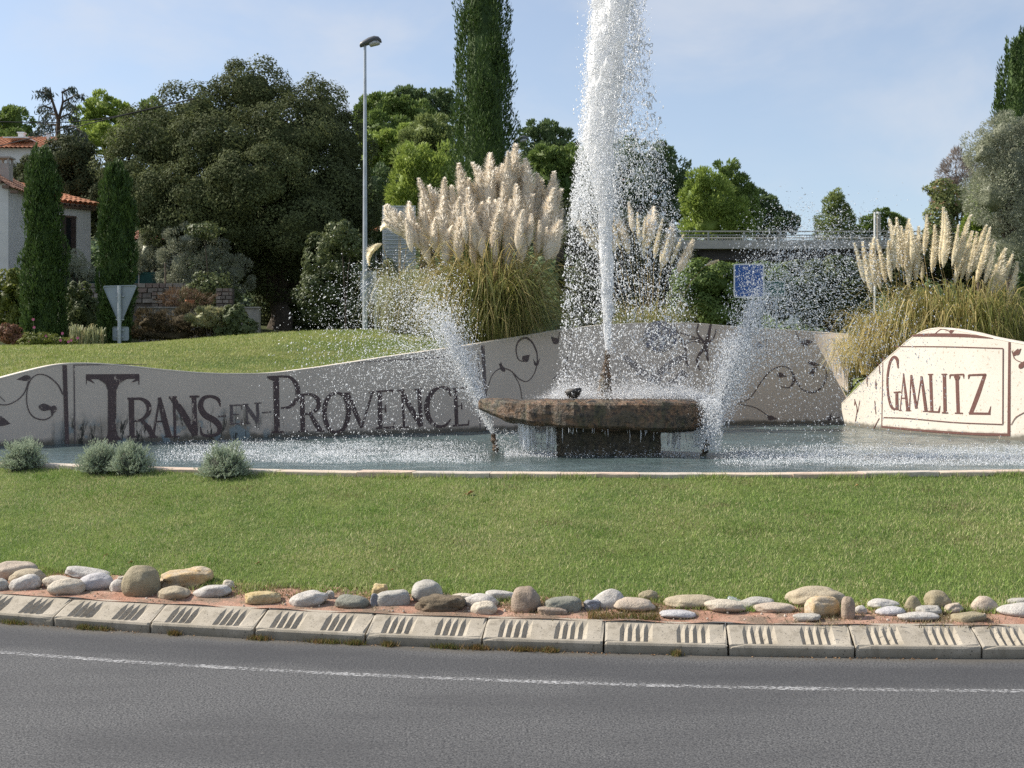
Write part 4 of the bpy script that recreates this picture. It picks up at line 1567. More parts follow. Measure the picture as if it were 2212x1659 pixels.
def side_spray(name, lab, p, sgn, seed, vx, vz, n):
    root = empty(name, tuple(p))
    tag(root, lab, 'water spray', 'side sprays of the fountain')
    gg = np.random.default_rng(seed)
    # coherent root of the spray
    m = int(n * 0.12)
    t = gg.random(m) ** 1.2 * 0.30
    v = np.stack([sgn * (vx + gg.normal(0, 0.35, m)), gg.normal(0, 0.35, m), vz + gg.normal(0, 0.5, m)], -1)
    P, vel = ballistic(np.repeat(p[None], m, 0), v, t, 0.7)
    r = 0.004 + 0.012 * gg.random(m) ** 1.5
    drops('spray_root', P, r, root, norm(vel) * (2.2 * gg.random(m))[:, None], gg)
    # flying fan
    T = 1.9
    t = T * gg.beta(1.35, 2.5, n)
    sp = gg.random(n) ** 0.8
    v = np.stack([sgn * (vx * (0.45 + 0.95 * gg.random(n)) + gg.normal(0, 0.4, n)), gg.normal(0, 0.75, n) - 0.1, vz * (0.55 + 0.5 * gg.random(n) ** 0.7) + gg.normal(0, 0.35, n)], -1)
    P, vel = ballistic(np.repeat(p[None], n, 0), v, t, 0.75)
    k = P[:, 2] > WATER + 0.02
    P, vel, t = P[k], vel[k], t[k]
    r = 0.0024 + 0.0075 * gg.random(len(P)) ** 2.4
    drops('spray_drops', P, r, root, norm(vel) * (2.0 * gg.random(len(P)))[:, None], gg)
    return root


left = side_spray('side_spray', 'fan of white spray thrown to the left of the stone basin', NOZ[0], -1, 41, 3.3, 8.8, 19000)
right = side_spray('side_spray', 'fan of white spray thrown to the right of the stone basin', NOZ[1], 1, 43, 3.3, 10.2, 30000)
# thick froth where the right spray hits the falling water
gg = np.random.default_rng(51)
n = 8000
s = gg.random(n) ** 0.8
cx2 = 1530 + 62 * s ** 0.9
cy2 = 948 - 215 * s
sd = 5 + 26 * np.sin(np.minimum(s * 2.2, 1.57)) * (1 - 0.25 * s)
x = cx2 + gg.normal(0, 1, n) * sd
yv = cy2 + gg.normal(0, 1, n) * sd * 0.6
dd = gg.normal(0, 0.25, n)
P = np.stack([(x - CX) / F * (20.6 + dd), 20.6 + dd, CAM_H - (yv - CY) / F * (20.6 + dd)], -1)
k = P[:, 2] > WATER
st = norm(np.stack([gg.normal(0.2, .4, n), gg.normal(0, .3, n), np.ones(n)], -1)) * (1.3 * gg.random(n))[:, None]
drops('spray_root', P[k], (0.003 + 0.009 * gg.random(n) ** 2)[k], right, st[k], gg)
# left stream stays together up to two thirds of its height
n = 5200
s = gg.random(n) ** 0.9
cx2 = np.interp(s, [0, 0.3, 0.6, 1], [1064, 1040, 1002, 930])
cy2 = np.interp(s, [0, 0.3, 0.6, 1], [935, 870, 780, 660])
sd = 2.5 + 22 * s
x = cx2 + gg.normal(0, 1, n) * sd
yv = cy2 + gg.normal(0, 1, n) * sd * 0.5
dd = gg.normal(0, 0.22, n) + 1.15
P = np.stack([(x - CX) / F * (20.6 + dd), 20.6 + dd, CAM_H - (yv - CY) / F * (20.6 + dd)], -1)
st = norm(np.stack([gg.normal(-0.45, .4, n), gg.normal(0, .3, n), np.ones(n)], -1)) * (1.3 * gg.random(n))[:, None]
drops('spray_root', P, 0.003 + 0.009 * gg.random(n) ** 2, left, st, gg)


def pool_splash(name, lab, xa, xb, rows_, n, seed):
    """drops kicked up where spray lands on the water"""
    root = empty(name, (0.5 * (xa + xb), 20.5, WATER))
    tag(root, lab, 'splash', 'splashes on the pool water')
    gg = np.random.default_rng(seed)
    Ps, Rs = [], []
    for (ya, yb, wgt, lift) in rows_:
        m = int(n * wgt)
        dx = xa + (xb - xa) * gg.beta(1.6, 1.5, m)
        dyv = gg.uniform(ya, yb, m) + 2.0 * np.sin(dx * 0.02)
        Y = (CAM_H - WATER) * F / (dyv - CY)
        X = (dx - CX) / F * Y
        keep = np.array([mnoise.noise(Vector((a_ * 1.1, b_ * 1.6, seed))) for a_, b_ in zip(X, Y)]) + gg.normal(0, 0.28, m) > -0.05
        Ps.append(np.stack([X, Y, WATER + np.minimum(gg.exponential(lift, m), lift * 4)], -1)[keep])
        Rs.append((0.0022 + 0.0062 * gg.random(m) ** 3)[keep])
    P = np.concatenate(Ps)
    st = norm(np.stack([gg.normal(0, .3, len(P)), gg.normal(0, .3, len(P)), np.ones(len(P))], -1)) * (1.8 * gg.random(len(P)))[:, None]
    drops('splash_drops', P, np.concatenate(Rs), root, st, gg)


pool_splash('pool_splash', 'white splash band on the water in front of the long lettered wall', 330, 1060, [(955, 985, 0.5, 0.03), (980, 1001, 0.5, 0.04)], 40000, 61)
pool_splash('pool_splash', 'white splash band on the water in front of the GAMLITZ wall', 1540, 2330, [(965, 988, 0.35, 0.03), (982, 1008, 0.65, 0.045)], 44000, 62)

# =================================================================== BOULDERS ON THE STRIP
def boulder_mat(name, a, b, speck, rough=0.75):
    mt, nt, bs = material(name)
    p = nt.obj()
    f = nt.noise(p, 7, 5, 0.6)
    g = nt.noise(p, 60, 4, 0.7)
    c = nt.mix(nt.ramp(f, 0.32, 0.68), a, b)
    c = nt.mix(nt.ramp(g, 0.44, 0.66, 0, 0.6), c, speck)
    st = nt.noise(p, 2.6, 4, 0.6)
    c = nt.mix(nt.ramp(st, 0.52, 0.72, 0, 0.6), c, speck)
    vein = nt.noise(nt.scaled(p, (1, 1, 2.4)), 5, 5, 0.6, 1.2)
    vd = nt.math('ABSOLUTE', nt.math('SUBTRACT', vein, 0.5))
    c = nt.mix(nt.ramp(vd, 0.0, 0.012, 0.6, 0), c, speck)
    # splashed mortar dust near the ground
    sep = nt.add('ShaderNodeSeparateXYZ')
    nt.l.new(p, sep.inputs[0])
    c = nt.mix(nt.ramp(nt.math('ADD', sep.outputs['Z'], nt.math('MULTIPLY', f, 0.04)), 0.0, 0.06, 0.35, 0), c, (0.30, 0.19, 0.13))
    nt.put(bs.inputs['Base Color'], c)
    bs.inputs['Roughness'].default_value = rough
    bs.inputs['Specular IOR Level'].default_value = 0.3
    nt.put(bs.inputs['Normal'], nt.bump(nt.math('ADD', nt.math('ADD', g, nt.noise(p, 22, 4, 0.65)), f), 0.6, 0.016))
    return mt


BM = {
    'white': boulder_mat('white_limestone', (0.46, 0.43, 0.39), (0.58, 0.55, 0.51), (0.29, 0.26, 0.22)),
    'lilac': boulder_mat('bluish_white_limestone', (0.44, 0.42, 0.42), (0.55, 0.535, 0.535), (0.29, 0.28, 0.29)),
    'cream': boulder_mat('cream_limestone', (0.50, 0.44, 0.35), (0.60, 0.54, 0.44), (0.36, 0.30, 0.22)),
    'tan': boulder_mat('tan_sandstone', (0.38, 0.32, 0.22), (0.47, 0.40, 0.29), (0.26, 0.21, 0.14)),
    'pink': boulder_mat('pinkish_tan_stone', (0.44, 0.36, 0.28), (0.53, 0.45, 0.36), (0.31, 0.25, 0.19)),
    'olive': boulder_mat('olive_sandstone', (0.29, 0.245, 0.155), (0.36, 0.31, 0.21), (0.20, 0.165, 0.10)),
    'brown': boulder_mat('brown_pink_stone', (0.30, 0.235, 0.175), (0.39, 0.31, 0.245), (0.20, 0.155, 0.11)),
    'ochre': boulder_mat('ochre_rough_stone', (0.44, 0.33, 0.155), (0.56, 0.47, 0.29), (0.28, 0.20, 0.09), 0.9),
    'darkb': boulder_mat('dark_brown_rough_stone', (0.135, 0.105, 0.07), (0.22, 0.175, 0.12), (0.06, 0.05, 0.035), 0.95),
    'grey': boulder_mat('grey_stone', (0.36, 0.34, 0.30), (0.46, 0.44, 0.40), (0.26, 0.24, 0.20)),
    'green': boulder_mat('grey_green_stone', (0.20, 0.20, 0.16), (0.28, 0.275, 0.225), (0.14, 0.14, 0.115)),
    'slate': boulder_mat('blue_grey_slate', (0.22, 0.225, 0.245), (0.32, 0.325, 0.345), (0.14, 0.14, 0.155)),
    'gold': boulder_mat('golden_patched_stone', (0.50, 0.43, 0.33), (0.56, 0.38, 0.17), (0.27, 0.21, 0.14), 0.85),
}
# x0, x1, top, bottom in the full picture (2500 px), colour, shape, tilt, label
STONES = [
    (-16, 95, 1369, 1416, 'pink', 's', 0, 'large pinkish tan boulder lying behind two smaller stones at the left edge'),
    (20, 110, 1389, 1426, 'tan', 's', 6, 'beige brown boulder wedged behind the white striped stone'),
    (23, 101, 1402, 1442, 'white', 's', 14, 'white boulder with small dark streaks, before the beige brown one'),
    (-24, 22, 1412, 1441, 'grey', 's', 0, 'grey boulder cut off by the left edge of the view'),
    (103, 185, 1406, 1438, 'cream', 's', -8, 'low beige boulder behind the smooth cream egg-shaped stone'),
    (158, 275, 1382, 1416, 'white', 'l', -14, 'long sloping white grey stone lying against the grass on the left'),
    (119, 208, 1411, 1453, 'cream', 's', 0, 'smooth cream egg-shaped boulder with a thin crack, at the kerb'),
    (192, 279, 1398, 1442, 'lilac', 's', 6, 'bluish white cracked boulder beside the cream egg-shaped one'),
    (266, 312, 1414, 1447, 'white', 's', 0, 'small off-white boulder tucked left of the biggest upright stone'),
    (286, 309, 1406, 1422, 'cream', 's', 0, 'tiny cream stone peeping out behind the biggest upright stone'),
    (300, 391, 1378, 1458, 'olive', 'u', 0, 'biggest upright olive tan boulder of the row'),
    (381, 521, 1386, 1438, 'gold', 'r', 8, 'large golden and grey lumpy boulder right of the biggest upright stone'),
    (382, 466, 1431, 1466, 'tan', 's', 6, 'smooth tan pebble with a grey chip in front of the golden lumpy boulder'),
    (472, 566, 1427, 1460, 'white', 's', 6, 'white boulder with a pink mortar-stained base'),
    (542, 573, 1415, 1441, 'cream', 's', 0, 'small round cream stone behind the pink-based white boulder'),
    (596, 687, 1445, 1477, 'ochre', 'b', 0, 'ochre rough block-shaped stone standing alone'),
    (705, 800, 1441, 1484, 'white', 's', 6, 'white grey boulder with a folded crack beside the ochre rough stone'),
    (795, 817, 1442, 1467, 'grey', 'a', 0, 'small pale wedge of stone behind the white folded boulder'),
    (817, 904, 1452, 1489, 'green', 's', -4, 'greenish tan oval boulder in the middle of the row'),
    (907, 948, 1424, 1462, 'ochre', 'a', 0, 'cream yellow upright chunk behind the dark-sided grey white stone'),
    (916, 1002, 1440, 1483, 'grey', 'b', 6, 'grey white squarish boulder with a shaded dark side'),
    (904, 926, 1448, 1484, 'slate', 'a', 0, 'thin blue grey flake leaning against the squarish boulder'),
    (1004, 1083, 1417, 1473, 'grey', 'u', 0, 'tall round pale grey boulder behind the dark brown rock'),
    (1011, 1138, 1452, 1496, 'darkb', 'r', 4, 'dark brown craggy rock with a white stalk across it'),
    (1099, 1164, 1449, 1470, 'cream', 's', 0, 'off-white stone half hidden behind the dark brown rock'),
    (1132, 1219, 1449, 1487, 'white', 's', 0, 'bright white boulder behind the pale cream one'),
    (1148, 1215, 1467, 1502, 'cream', 's', 0, 'pale cream boulder with straw on it at the kerb, right of the dark brown rock'),
    (1180, 1265, 1440, 1471, 'white', 'l', -8, 'long white stone running back behind the round brown-pink boulder'),
    (1247, 1321, 1432, 1497, 'brown', 'u', 0, 'round brown-pink boulder with a fine crack'),
    (1328, 1421, 1457, 1500, 'green', 'b', 4, 'low grey-green boulder with a flat top and darker right end'),
    (1311, 1386, 1481, 1505, 'brown', 'b', 0, 'flat brown-grey stone in front of the grey-green boulder'),
    (1444, 1527, 1437, 1491, 'white', 'p', -12, 'white wedge-shaped boulder sloping up to the right'),
    (1424, 1468, 1463, 1494, 'slate', 'a', 0, 'blue grey broken shard leaning on the white wedge boulder'),
    (1472, 1503, 1472, 1488, 'cream', 's', 0, 'small cream pebble at the foot of the white wedge boulder'),
    (1496, 1600, 1459, 1497, 'pink', 's', -6, 'beige boulder with fine star-shaped cracks'),
    (1557, 1606, 1440, 1470, 'olive', 's', 0, 'round olive stone behind the star-cracked beige boulder'),
    (1619, 1756, 1452, 1489, 'tan', 's', 0, 'long low tan boulder lying along the grass edge'),
    (1716, 1829, 1463, 1498, 'cream', 's', -5, 'pale tan oval boulder below the plastic bottle'),
    (1800, 1892, 1458, 1490, 'grey', 's', 0, 'pale grey boulder behind the bottle'),
    (1609, 1703, 1490, 1514, 'lilac', 's', -4, 'flat mauve and white slab-like stone at the kerb'),
    (1838, 1941, 1471, 1501, 'pink', 's', 0, 'pinkish tan oblong boulder left of the yellow angular rock'),
    (1919, 2066, 1433, 1486, 'tan', 's', 0, 'largest broad tan boulder on the right half of the row'),
    (1964, 2050, 1455, 1507, 'gold', 'b', 0, 'yellow and cream angular rock in front of the broad tan boulder'),
    (2053, 2088, 1456, 1517, 'brown', 'd', 0, 'flat grey-brown disc stone standing on edge'),
    (2087, 2116, 1478, 1502, 'white', 's', 0, 'small white round stone behind the upright disc stone'),
    (2116, 2197, 1462, 1492, 'white', 's', -4, 'white arched stone with pink tint at the grass edge'),
    (2136, 2211, 1481, 1507, 'lilac', 's', 4, 'bluish white stone in front of the white arched one'),
    (2207, 2251, 1454, 1496, 'olive', 'p', 0, 'upright pointed tan olive stone'),
    (2236, 2299, 1479, 1506, 'grey', 'a', 0, 'grey white angular stone below the cracked round boulder'),
    (2190, 2295, 1495, 1519, 'white', 'l', 0, 'long low cream-white stone nearest the kerb'),
    (2259, 2321, 1441, 1492, 'olive', 'u', 0, 'round olive boulder with a dark crack line across it'),
    (2305, 2350, 1472, 1501, 'pink', 'a', 0, 'small cream pink knobbly stone right of the cracked round boulder'),
    (2366, 2437, 1455, 1498, 'pink', 'p', 0, 'ridge-shaped pyramid stone in tan and grey'),
    (2321, 2408, 1496, 1524, 'olive', 'b', 4, 'flat olive brown stone in front of the pyramid stone'),
    (2434, 2532, 1471, 1511, 'white', 'p', -8, 'white boulder cut off by the right edge of the view'),
    (2460, 2534, 1459, 1486, 'grey', 's', 0, 'pale grey boulder behind the white one at the right edge'),
    (1936, 2006, 1501, 1520, 'grey', 'f', 6, 'thin flat grey slab lying on the red mortar'),
]


def make_stone(x0, x1, yt, yb, colr, shp, tilt, label, seed):
    Y = 10.9
    sx = (x0 + x1) / 2
    for _ in range(12):
        X = (sx - 1250) / 3000 * Y
        z = float(lawn_z(X, Y))
        Y += (937.5 + (CAM_H - z) * 3000 / Y - (yb - 3)) * 0.004
    w = (x1 - x0) / 3000 * Y
    h = (yb - yt) / 3000 * Y
    dep = {'u': 0.95, 's': 0.66, 'l': 0.5, 'r': 0.6, 'b': 0.6, 'a': 0.7, 'p': 0.8, 'd': 1.6, 'f': 0.6}[shp] * w
    # the top of the ellipsoid seen a little from above
    h = h * 0.98
    Yc = Y + dep * 0.36
    X = (sx - 1250) / 3000 * Yc
    z = float(lawn_z(X, Yc))
    top_needed = CAM_H - (yt - 937.5) / 3000 * Yc
    V, Fc = ICO3
    r = np.random.default_rng(seed)
    off = Vector(r.uniform(-50, 50, 3))
    ex = {'s': 0.85, 'l': 0.72, 'u': 0.8, 'r': 0.8, 'b': 0.6, 'a': 0.7, 'p': 0.95, 'd': 0.7, 'f': 0.55}[shp]
    amp = {'s': 0.17, 'l': 0.16, 'u': 0.13, 'r': 0.30, 'b': 0.16, 'a': 0.30, 'p': 0.12, 'd': 0.07, 'f': 0.18}[shp]
    fine = {'r': 0.10, 'b': 0.05, 'a': 0.06}.get(shp, 0.012)
    if colr == 'darkb' or colr == 'ochre':
        fine = 0.11
    P = np.sign(V) * np.abs(V) ** ex
    P /= np.abs(P).max(0)
    if shp == 'p':
        t = (P[:, 2] + 1) / 2
        P[:, 0] *= 1.05 - 0.55 * t
        P[:, 0] += 0.25 * t * (1 if tilt < 0 else -0.1)
        P[:, 1] *= 1.05 - 0.5 * t
    elif shp in 'su':
        t = (P[:, 2] + 1) / 2
        P[:, 0] *= 1.04 - 0.16 * t
        P[:, 0] += r.uniform(-0.12, 0.12) * t
    nn = np.array([mnoise.noise(Vector(v) * 1.25 + off) * amp + mnoise.noise(Vector(v) * 3.1 + off) * amp * 0.35 + mnoise.noise(Vector(v) * 8 + off) * fine for v in V])
    if shp in 'arb':
        nn = np.where(nn > 0.4 * amp, 0.4 * amp + (nn - 0.4 * amp) * 0.3, nn)
    P = P * (1 + nn[:, None])
    a = math.radians(-tilt)
    c_, s_ = math.cos(a), math.sin(a)
    Xr = P[:, 0] * w / 2
    Zr = P[:, 2] * h / 2 * 1.1
    P = np.stack([Xr * c_ + Zr * s_, P[:, 1] * dep / 2, -Xr * s_ + Zr * c_], -1)
    rz = r.uniform(-0.25, 0.25) if shp != 'd' else 0.5
    c_, s_ = math.cos(rz), math.sin(rz)
    if shp == 'd':
        P = np.stack([P[:, 0] * c_ + P[:, 1] * 0.12, -P[:, 0] * s_ * 0.4 + P[:, 1] * 0.7, P[:, 2]], -1)
    else:
        P = np.stack([P[:, 0] * c_ - P[:, 1] * s_, P[:, 0] * s_ + P[:, 1] * c_, P[:, 2]], -1)
    # scale to fit the seen width, rest on the bed, top at the seen height
    P[:, 0] *= w / max(1e-6, np.ptp(P[:, 0]))
    P[:, 0] -= (P[:, 0].max() + P[:, 0].min()) / 2
    lo, hi = P[:, 2].min(), P[:, 2].max()
    tot = max(top_needed - z, 0.05)
    P[:, 2] = (P[:, 2] - lo) / (hi - lo) * tot * 1.34 - tot * 0.34
    o = obj('boulder', P + np.array([X, Yc, z]), Fc, BM[colr], smooth=True, at=(X, Yc, z))
    tag(o, label, 'boulder', 'boulders along the island edge')
    return o


for k, s in enumerate(STONES):
    make_stone(*s, seed=100 + k)

# loose pebbles and grit in the mortar bed
gp = np.random.default_rng(8)
n = 420
X = gp.uniform(-5, 5, n)
Y = kerb_y(X) + gp.uniform(0.33, 1.0, n)
Z = lawn_z(X, Y) + 0.008
r = 0.004 + 0.014 * gp.random(n) ** 3
B, Fb = ICO1
sc = gp.uniform(0.6, 1.2, (n, 1, 3)) * r[:, None, None]
V = (B[None] * sc + np.stack([X, Y, Z], -1)[:, None, :]).reshape(-1, 3)
obj('pebbles', V, (np.arange(n)[:, None, None] * len(B) + Fb[None]).reshape(-1, 3), plain('mixed_pebbles', (0.42, 0.36, 0.30), 0.85, 0.35, 3), kind='stuff')

# crushed clear plastic bottle on the stones
GLASS, nt, bs = material('clear_plastic')
nt.put(bs.inputs['Base Color'], (0.86, 0.93, 1.0))
bs.inputs['Roughness'].default_value = 0.06
bs.inputs['Transmission Weight'].default_value = 0.75
bs.inputs['IOR'].default_value = 1.3
q0, q1 = SW(1776, 1462, 11.0), SW(1830, 1483, 10.85)
bt = empty('plastic_bottle', tuple(q0))
tag(bt, 'crushed clear plastic bottle lying on the boulders', 'bottle')
mb = MB()
ts = np.linspace(0, 1, 16)
pts = [Vector(q0 * (1 - t) + q1 * t) for t in ts]
mb.tube(pts, [0.012 if t < 0.01 else 0.036 + 0.004 * math.sin(t * 40) if t < 0.72 else max(0.013, 0.036 - (t - 0.72) * 0.11) for t in ts], 14)
mb.V = [tuple(Vector(v) + Vector((0, 0, mnoise.noise(Vector(v) * 22) * 0.012))) for v in mb.V]
mb.build('bottle_body', GLASS, bt, True)
mb = MB().tube([Vector(q1), Vector(q1 + (q1 - q0) * 0.09)], 0.015, 12)
mb.build('cap', plain('blue_plastic_cap', (0.10, 0.22, 0.5), 0.4, 0.05), bt)

# fallen plane leaves on the lawn
LEAFM = plain('dry_orange_leaf', (0.42, 0.24, 0.10), 0.7, 0.25, 30)
leaf_spots = [(1144, 1206, 0.11, 'orange dry leaf curled on the lawn in front of the fountain'), (2090, 1186, 0.06, 'small orange leaf on the lawn near the pool rim'), (110, 1306, 0.0, ''), (318, 1373, 0.05, 'pale dry leaf on the grass behind the biggest upright boulder'), (628, 1375, 0.05, 'pale brown leaf on the grass above the ochre stone'), (955, 1392, 0.05, 'pale leaf on the grass behind the pale round boulder'), (258, 1355, 0.05, 'brown leaf on the grass above the long white stone')]
for (sx, sy, sz, lab) in leaf_spots:
    if not sz:
        continue
    Y = 12.0
    for _ in range(30):
        X = (sx - 1250) / 3000 * Y
        Y += (937.5 + (CAM_H - float(lawn_z(X, Y)) - 0.035) * 3000 / Y - sy) * 0.006
    X = (sx - 1250) / 3000 * Y
    z = float(lawn_z(X, Y)) + 0.03
    V = [(0, 0, 0)]
    K = 15
    for k in range(K):
        a = 2 * PI * k / K
        r_ = sz * (0.55 if k % 3 else 1.0) * 0.6
        V.append((math.cos(a) * r_, math.sin(a) * r_ * 0.7, 0.5 * sz * (0.2 + 0.5 * abs(math.sin(a * 1.5)) + 0.4 * math.cos(a))))
    Fc = [(0, k + 1, (k + 1) % K + 1) for k in range(K)]
    V = [(v[0] + X, v[1] + Y, v[2] + z) for v in V]
    o = obj('fallen_leaf', V, Fc, LEAFM, at=(X, Y, z))
    tag(o, lab, 'leaf', 'dry leaves on the lawn')

# =================================================================== LAVENDER BUSHES BY THE RIM
LAV = leafy('grey_lavender_leaves', (0.20, 0.25, 0.165), (0.46, 0.52, 0.385), 0.2, 6.0, 0.7, 0.2)
BARK = plain('rough_bark', (0.075, 0.058, 0.042), 0.95, 0.3, 6, 0.6, 20)


def bush_lavender(cx, cyb, w, h, label, seed, n=9500):
    Y = 15.6
    for _ in range(20):
        X = (cx - CX) / F * Y
        Y += (CY + (CAM_H - float(lawn_z(X, min(Y, 15.95 + 2)))) * F / Y - cyb) * 0.006
    Y = min(Y, float(rim_y((cx - CX) / F * Y)) - 0.12)
    X = (cx - CX) / F * Y
    z = float(lawn_z(X, Y))
    W_, H_ = w / F * Y, h / F * Y
    g = np.random.default_rng(seed)
    root = empty('lavender_bush', (X, Y, z))
    tag(root, label, 'bush', 'silver-green bushes along the pool rim')
    # shoots radiate from the base; narrow leaves in whorls along each
    ns = n // 14
    d = g.normal(size=(ns, 3))
    d[:, 2] = np.abs(d[:, 2]) * 1.25 + 0.10
    d = norm(d)
    ln = g.uniform(0.82, 1.06, ns)
    lump = 1 + 0.17 * np.sin(d[:, 0] * 5 + seed * 1.7) * np.sin(d[:, 1] * 6) + 0.06 * np.sin(d[:, 2] * 9)
    tips = d * (ln * lump)[:, None] * np.array([W_ / 2 * 1.12, W_ / 2, H_ * 1.05])
    base = np.array([X, Y, z + 0.02])
    Ps, Al = [], []
    for k in range(14):
        t = 0.45 + 0.58 * k / 14
        p = tips * t
        Ps.append(p + g.normal(0, 0.010, p.shape))
        Al.append(norm(norm(tips) * 0.9 + g.normal(0, 0.55, p.shape) + np.array([0, 0, 0.35])))
    P = np.concatenate(Ps) + base
    A = np.concatenate(Al)
    V, Fc = leaf_quads(P, norm(np.cross(A, unit(len(P)))), g.uniform(0.035, 0.06, len(P)), 0.2, A)
    obj('foliage', V, Fc, LAV, root)
    mb = MB()
    for k in range(0, ns, 9):
        mb.tube([base, base + tips[k] * 0.5, base + tips[k] * 0.92], [0.006, 0.004, 0.002], 4, False)
    mb.build('stems', BARK, root)
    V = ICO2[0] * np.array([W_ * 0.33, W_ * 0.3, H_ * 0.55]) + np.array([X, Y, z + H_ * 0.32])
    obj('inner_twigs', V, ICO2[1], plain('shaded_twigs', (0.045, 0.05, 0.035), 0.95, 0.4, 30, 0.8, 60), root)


bush_lavender(52, 1008, 98, 60, 'silver-green rounded bush leftmost by the pool rim', 71)
bush_lavender(218, 1016, 96, 62, 'silver-green bush, left half of the pair grown together', 72)
bush_lavender(284, 1018, 96, 61, 'darker silver-green bush, right half of the pair grown together', 73)
bush_lavender(487, 1030, 110, 64, 'silver-green bush standing alone in front of the word PROVENCE', 74)

# =================================================================== PAMPAS GRASS
PLUME_C = leafy('cream_plume', (0.90, 0.80, 0.64), (0.97, 0.92, 0.82), 0.62, 3.0, 0.9, 0.1)
PLUME_P = leafy('straw_plume', (0.88, 0.79, 0.58), (0.97, 0.92, 0.76), 0.62, 3.0, 0.9, 0.1)
BLADE_G = leafy('pampas_blades', (0.060, 0.095, 0.020), (0.30, 0.29, 0.085), 0.3, 1.2, 0.5, 0.3, (0.46, 0.37, 0.16), 0.80)
BLADE_Y = leafy('straw_pampas_blades', (0.16, 0.18, 0.045), (0.52, 0.42, 0.17), 0.3, 1.2, 0.5, 0.3, (0.60, 0.48, 0.22), 0.70)
BLADE_S = leafy('silvery_pampas_blades', (0.17, 0.20, 0.09), (0.42, 0.42, 0.23), 0.3, 1.2, 0.5, 0.3, (0.42, 0.34, 0.18), 0.8)
STEM = plain('straw_stem', (0.36, 0.27, 0.12), 0.7, 0.2, 3)


def plume_mesh(seed, fat, droop, mat):
    """one metre tall seed head of hanging silky hairs, base at the origin"""
    g = np.random.default_rng(seed)
    n = 900
    s = g.random(n) ** 0.9 * 0.97 + 0.01
    spine = np.stack([droop * s ** 2.2, 0.15 * droop * s ** 2, s * (1 - 0.30 * droop * s)], -1)
    env = fat * np.minimum(1, (s / 0.20)) ** 0.7 * np.clip((1.04 - s) / 0.72, 0, 1) ** 0.8
    az = g.uniform(0, 2 * PI, n)
    out_ = np.stack([np.cos(az), np.sin(az), az * 0], -1)
    L = env * g.uniform(0.6, 1.15, n) + 0.012
    rise = g.uniform(0.65, 1.7, n)
    tip = spine + out_ * L[:, None] + np.stack([g.normal(0, .01, n), g.normal(0, .01, n), L * rise], -1)
    mid = spine + out_ * (L * 0.45)[:, None] + np.stack([az * 0, az * 0, L * rise * 0.72], -1)
    side = np.stack([-np.sin(az), np.cos(az), az * 0], -1) * (0.006 + 0.008 * g.random(n))[:, None]
    V = np.stack([spine, mid - side, tip, mid + side], 1).reshape(-1, 3)
    F = np.arange(n * 4).reshape(-1, 4)
    # soft body that closes the middle
    K = 7
    ss = np.linspace(0.02, 0.97, 9)
    cv = []
    for q in ss:
        e = 0.60 * fat * min(1, q / 0.2) ** 0.7 * (max(0, (1.04 - q) / 0.72) ** 0.8 if q > 0.32 else 1)
        for k in range(K):
            a = 2 * PI * k / K
            cv.append((droop * q ** 2.2 + math.cos(a) * e, 0.15 * droop * q ** 2 + math.sin(a) * e, q * (1 - 0.30 * droop * q) + 0.3 * e))
    b = len(V)
    cf = [(b + i * K + k, b + i * K + (k + 1) % K, b + (i + 1) * K + (k + 1) % K, b + (i + 1) * K + k) for i in range(8) for k in range(K)]
    return mesh_of('plume', np.vstack([V, np.array(cv)]), np.vstack([F, np.array(cf)]), mat)


PL_FAT = [plume_mesh(i, 0.165 + 0.025 * (i % 3), 0.04 + 0.05 * (i % 4), PLUME_C) for i in range(5)]
PL_SLIM = [plume_mesh(20 + i, 0.085 + 0.012 * (i % 3), 0.04 + 0.05 * (i % 3), PLUME_P) for i in range(4)]
PL_DROOP = [plume_mesh(40 + i, 0.20, 0.75 + 0.15 * i, PLUME_P) for i in range(2)]


def frond(name, n, base, spread, hgt, reach, mat, parent, seed, w=0.011, up=1.0, lean=(0, 0)):
    """arching strap leaves"""
    g = np.random.default_rng(seed)
    az = g.uniform(0, 2 * PI, n)
    r0 = spread * np.sqrt(g.random(n))
    B = np.stack([np.cos(az) * r0, np.sin(az) * r0, az * 0 - 0.05], -1) + base
    a2 = az + g.normal(0, 0.7, n)
    D = np.stack([np.cos(a2), np.sin(a2), a2 * 0], -1) + np.array([lean[0], lean[1], 0])
    H = hgt * g.uniform(0.35, 1.1, n)
    R = reach * g.uniform(0.15, 1.15, n) * (0.55 + 0.6 * H / hgt)
    dr = g.uniform(0.15, 1.0, n) * H
    S = 7
    ts = np.linspace(0, 1, S)
    side = np.stack([-D[:, 1], D[:, 0], D[:, 2]], -1)
    side = norm(side + g.normal(0, 0.3, side.shape))
    rows = []
    for t in ts:
        p = B + D * (R * t ** 1.7)[:, None]
        p[:, 2] += H * (1 - (1 - t) ** 1.8) * up - dr * np.maximum(0, t - 0.45) ** 2 * 3.3
        ww = w * (1 - t) ** 0.6 + 0.0015
        rows.append(np.stack([p - side * ww, p + side * ww], 1))
    V = np.stack(rows, 1)                       # n, S, 2, 3
    idx = np.arange(n)[:, None] * (S * 2) + np.arange(S - 1)[None, :] * 2
    Fc = np.stack([idx, idx + 1, idx + 3, idx + 2], -1).reshape(-1, 4)
    return obj(name, V.reshape(-1, 3), Fc, mat, parent, kind='stuff')


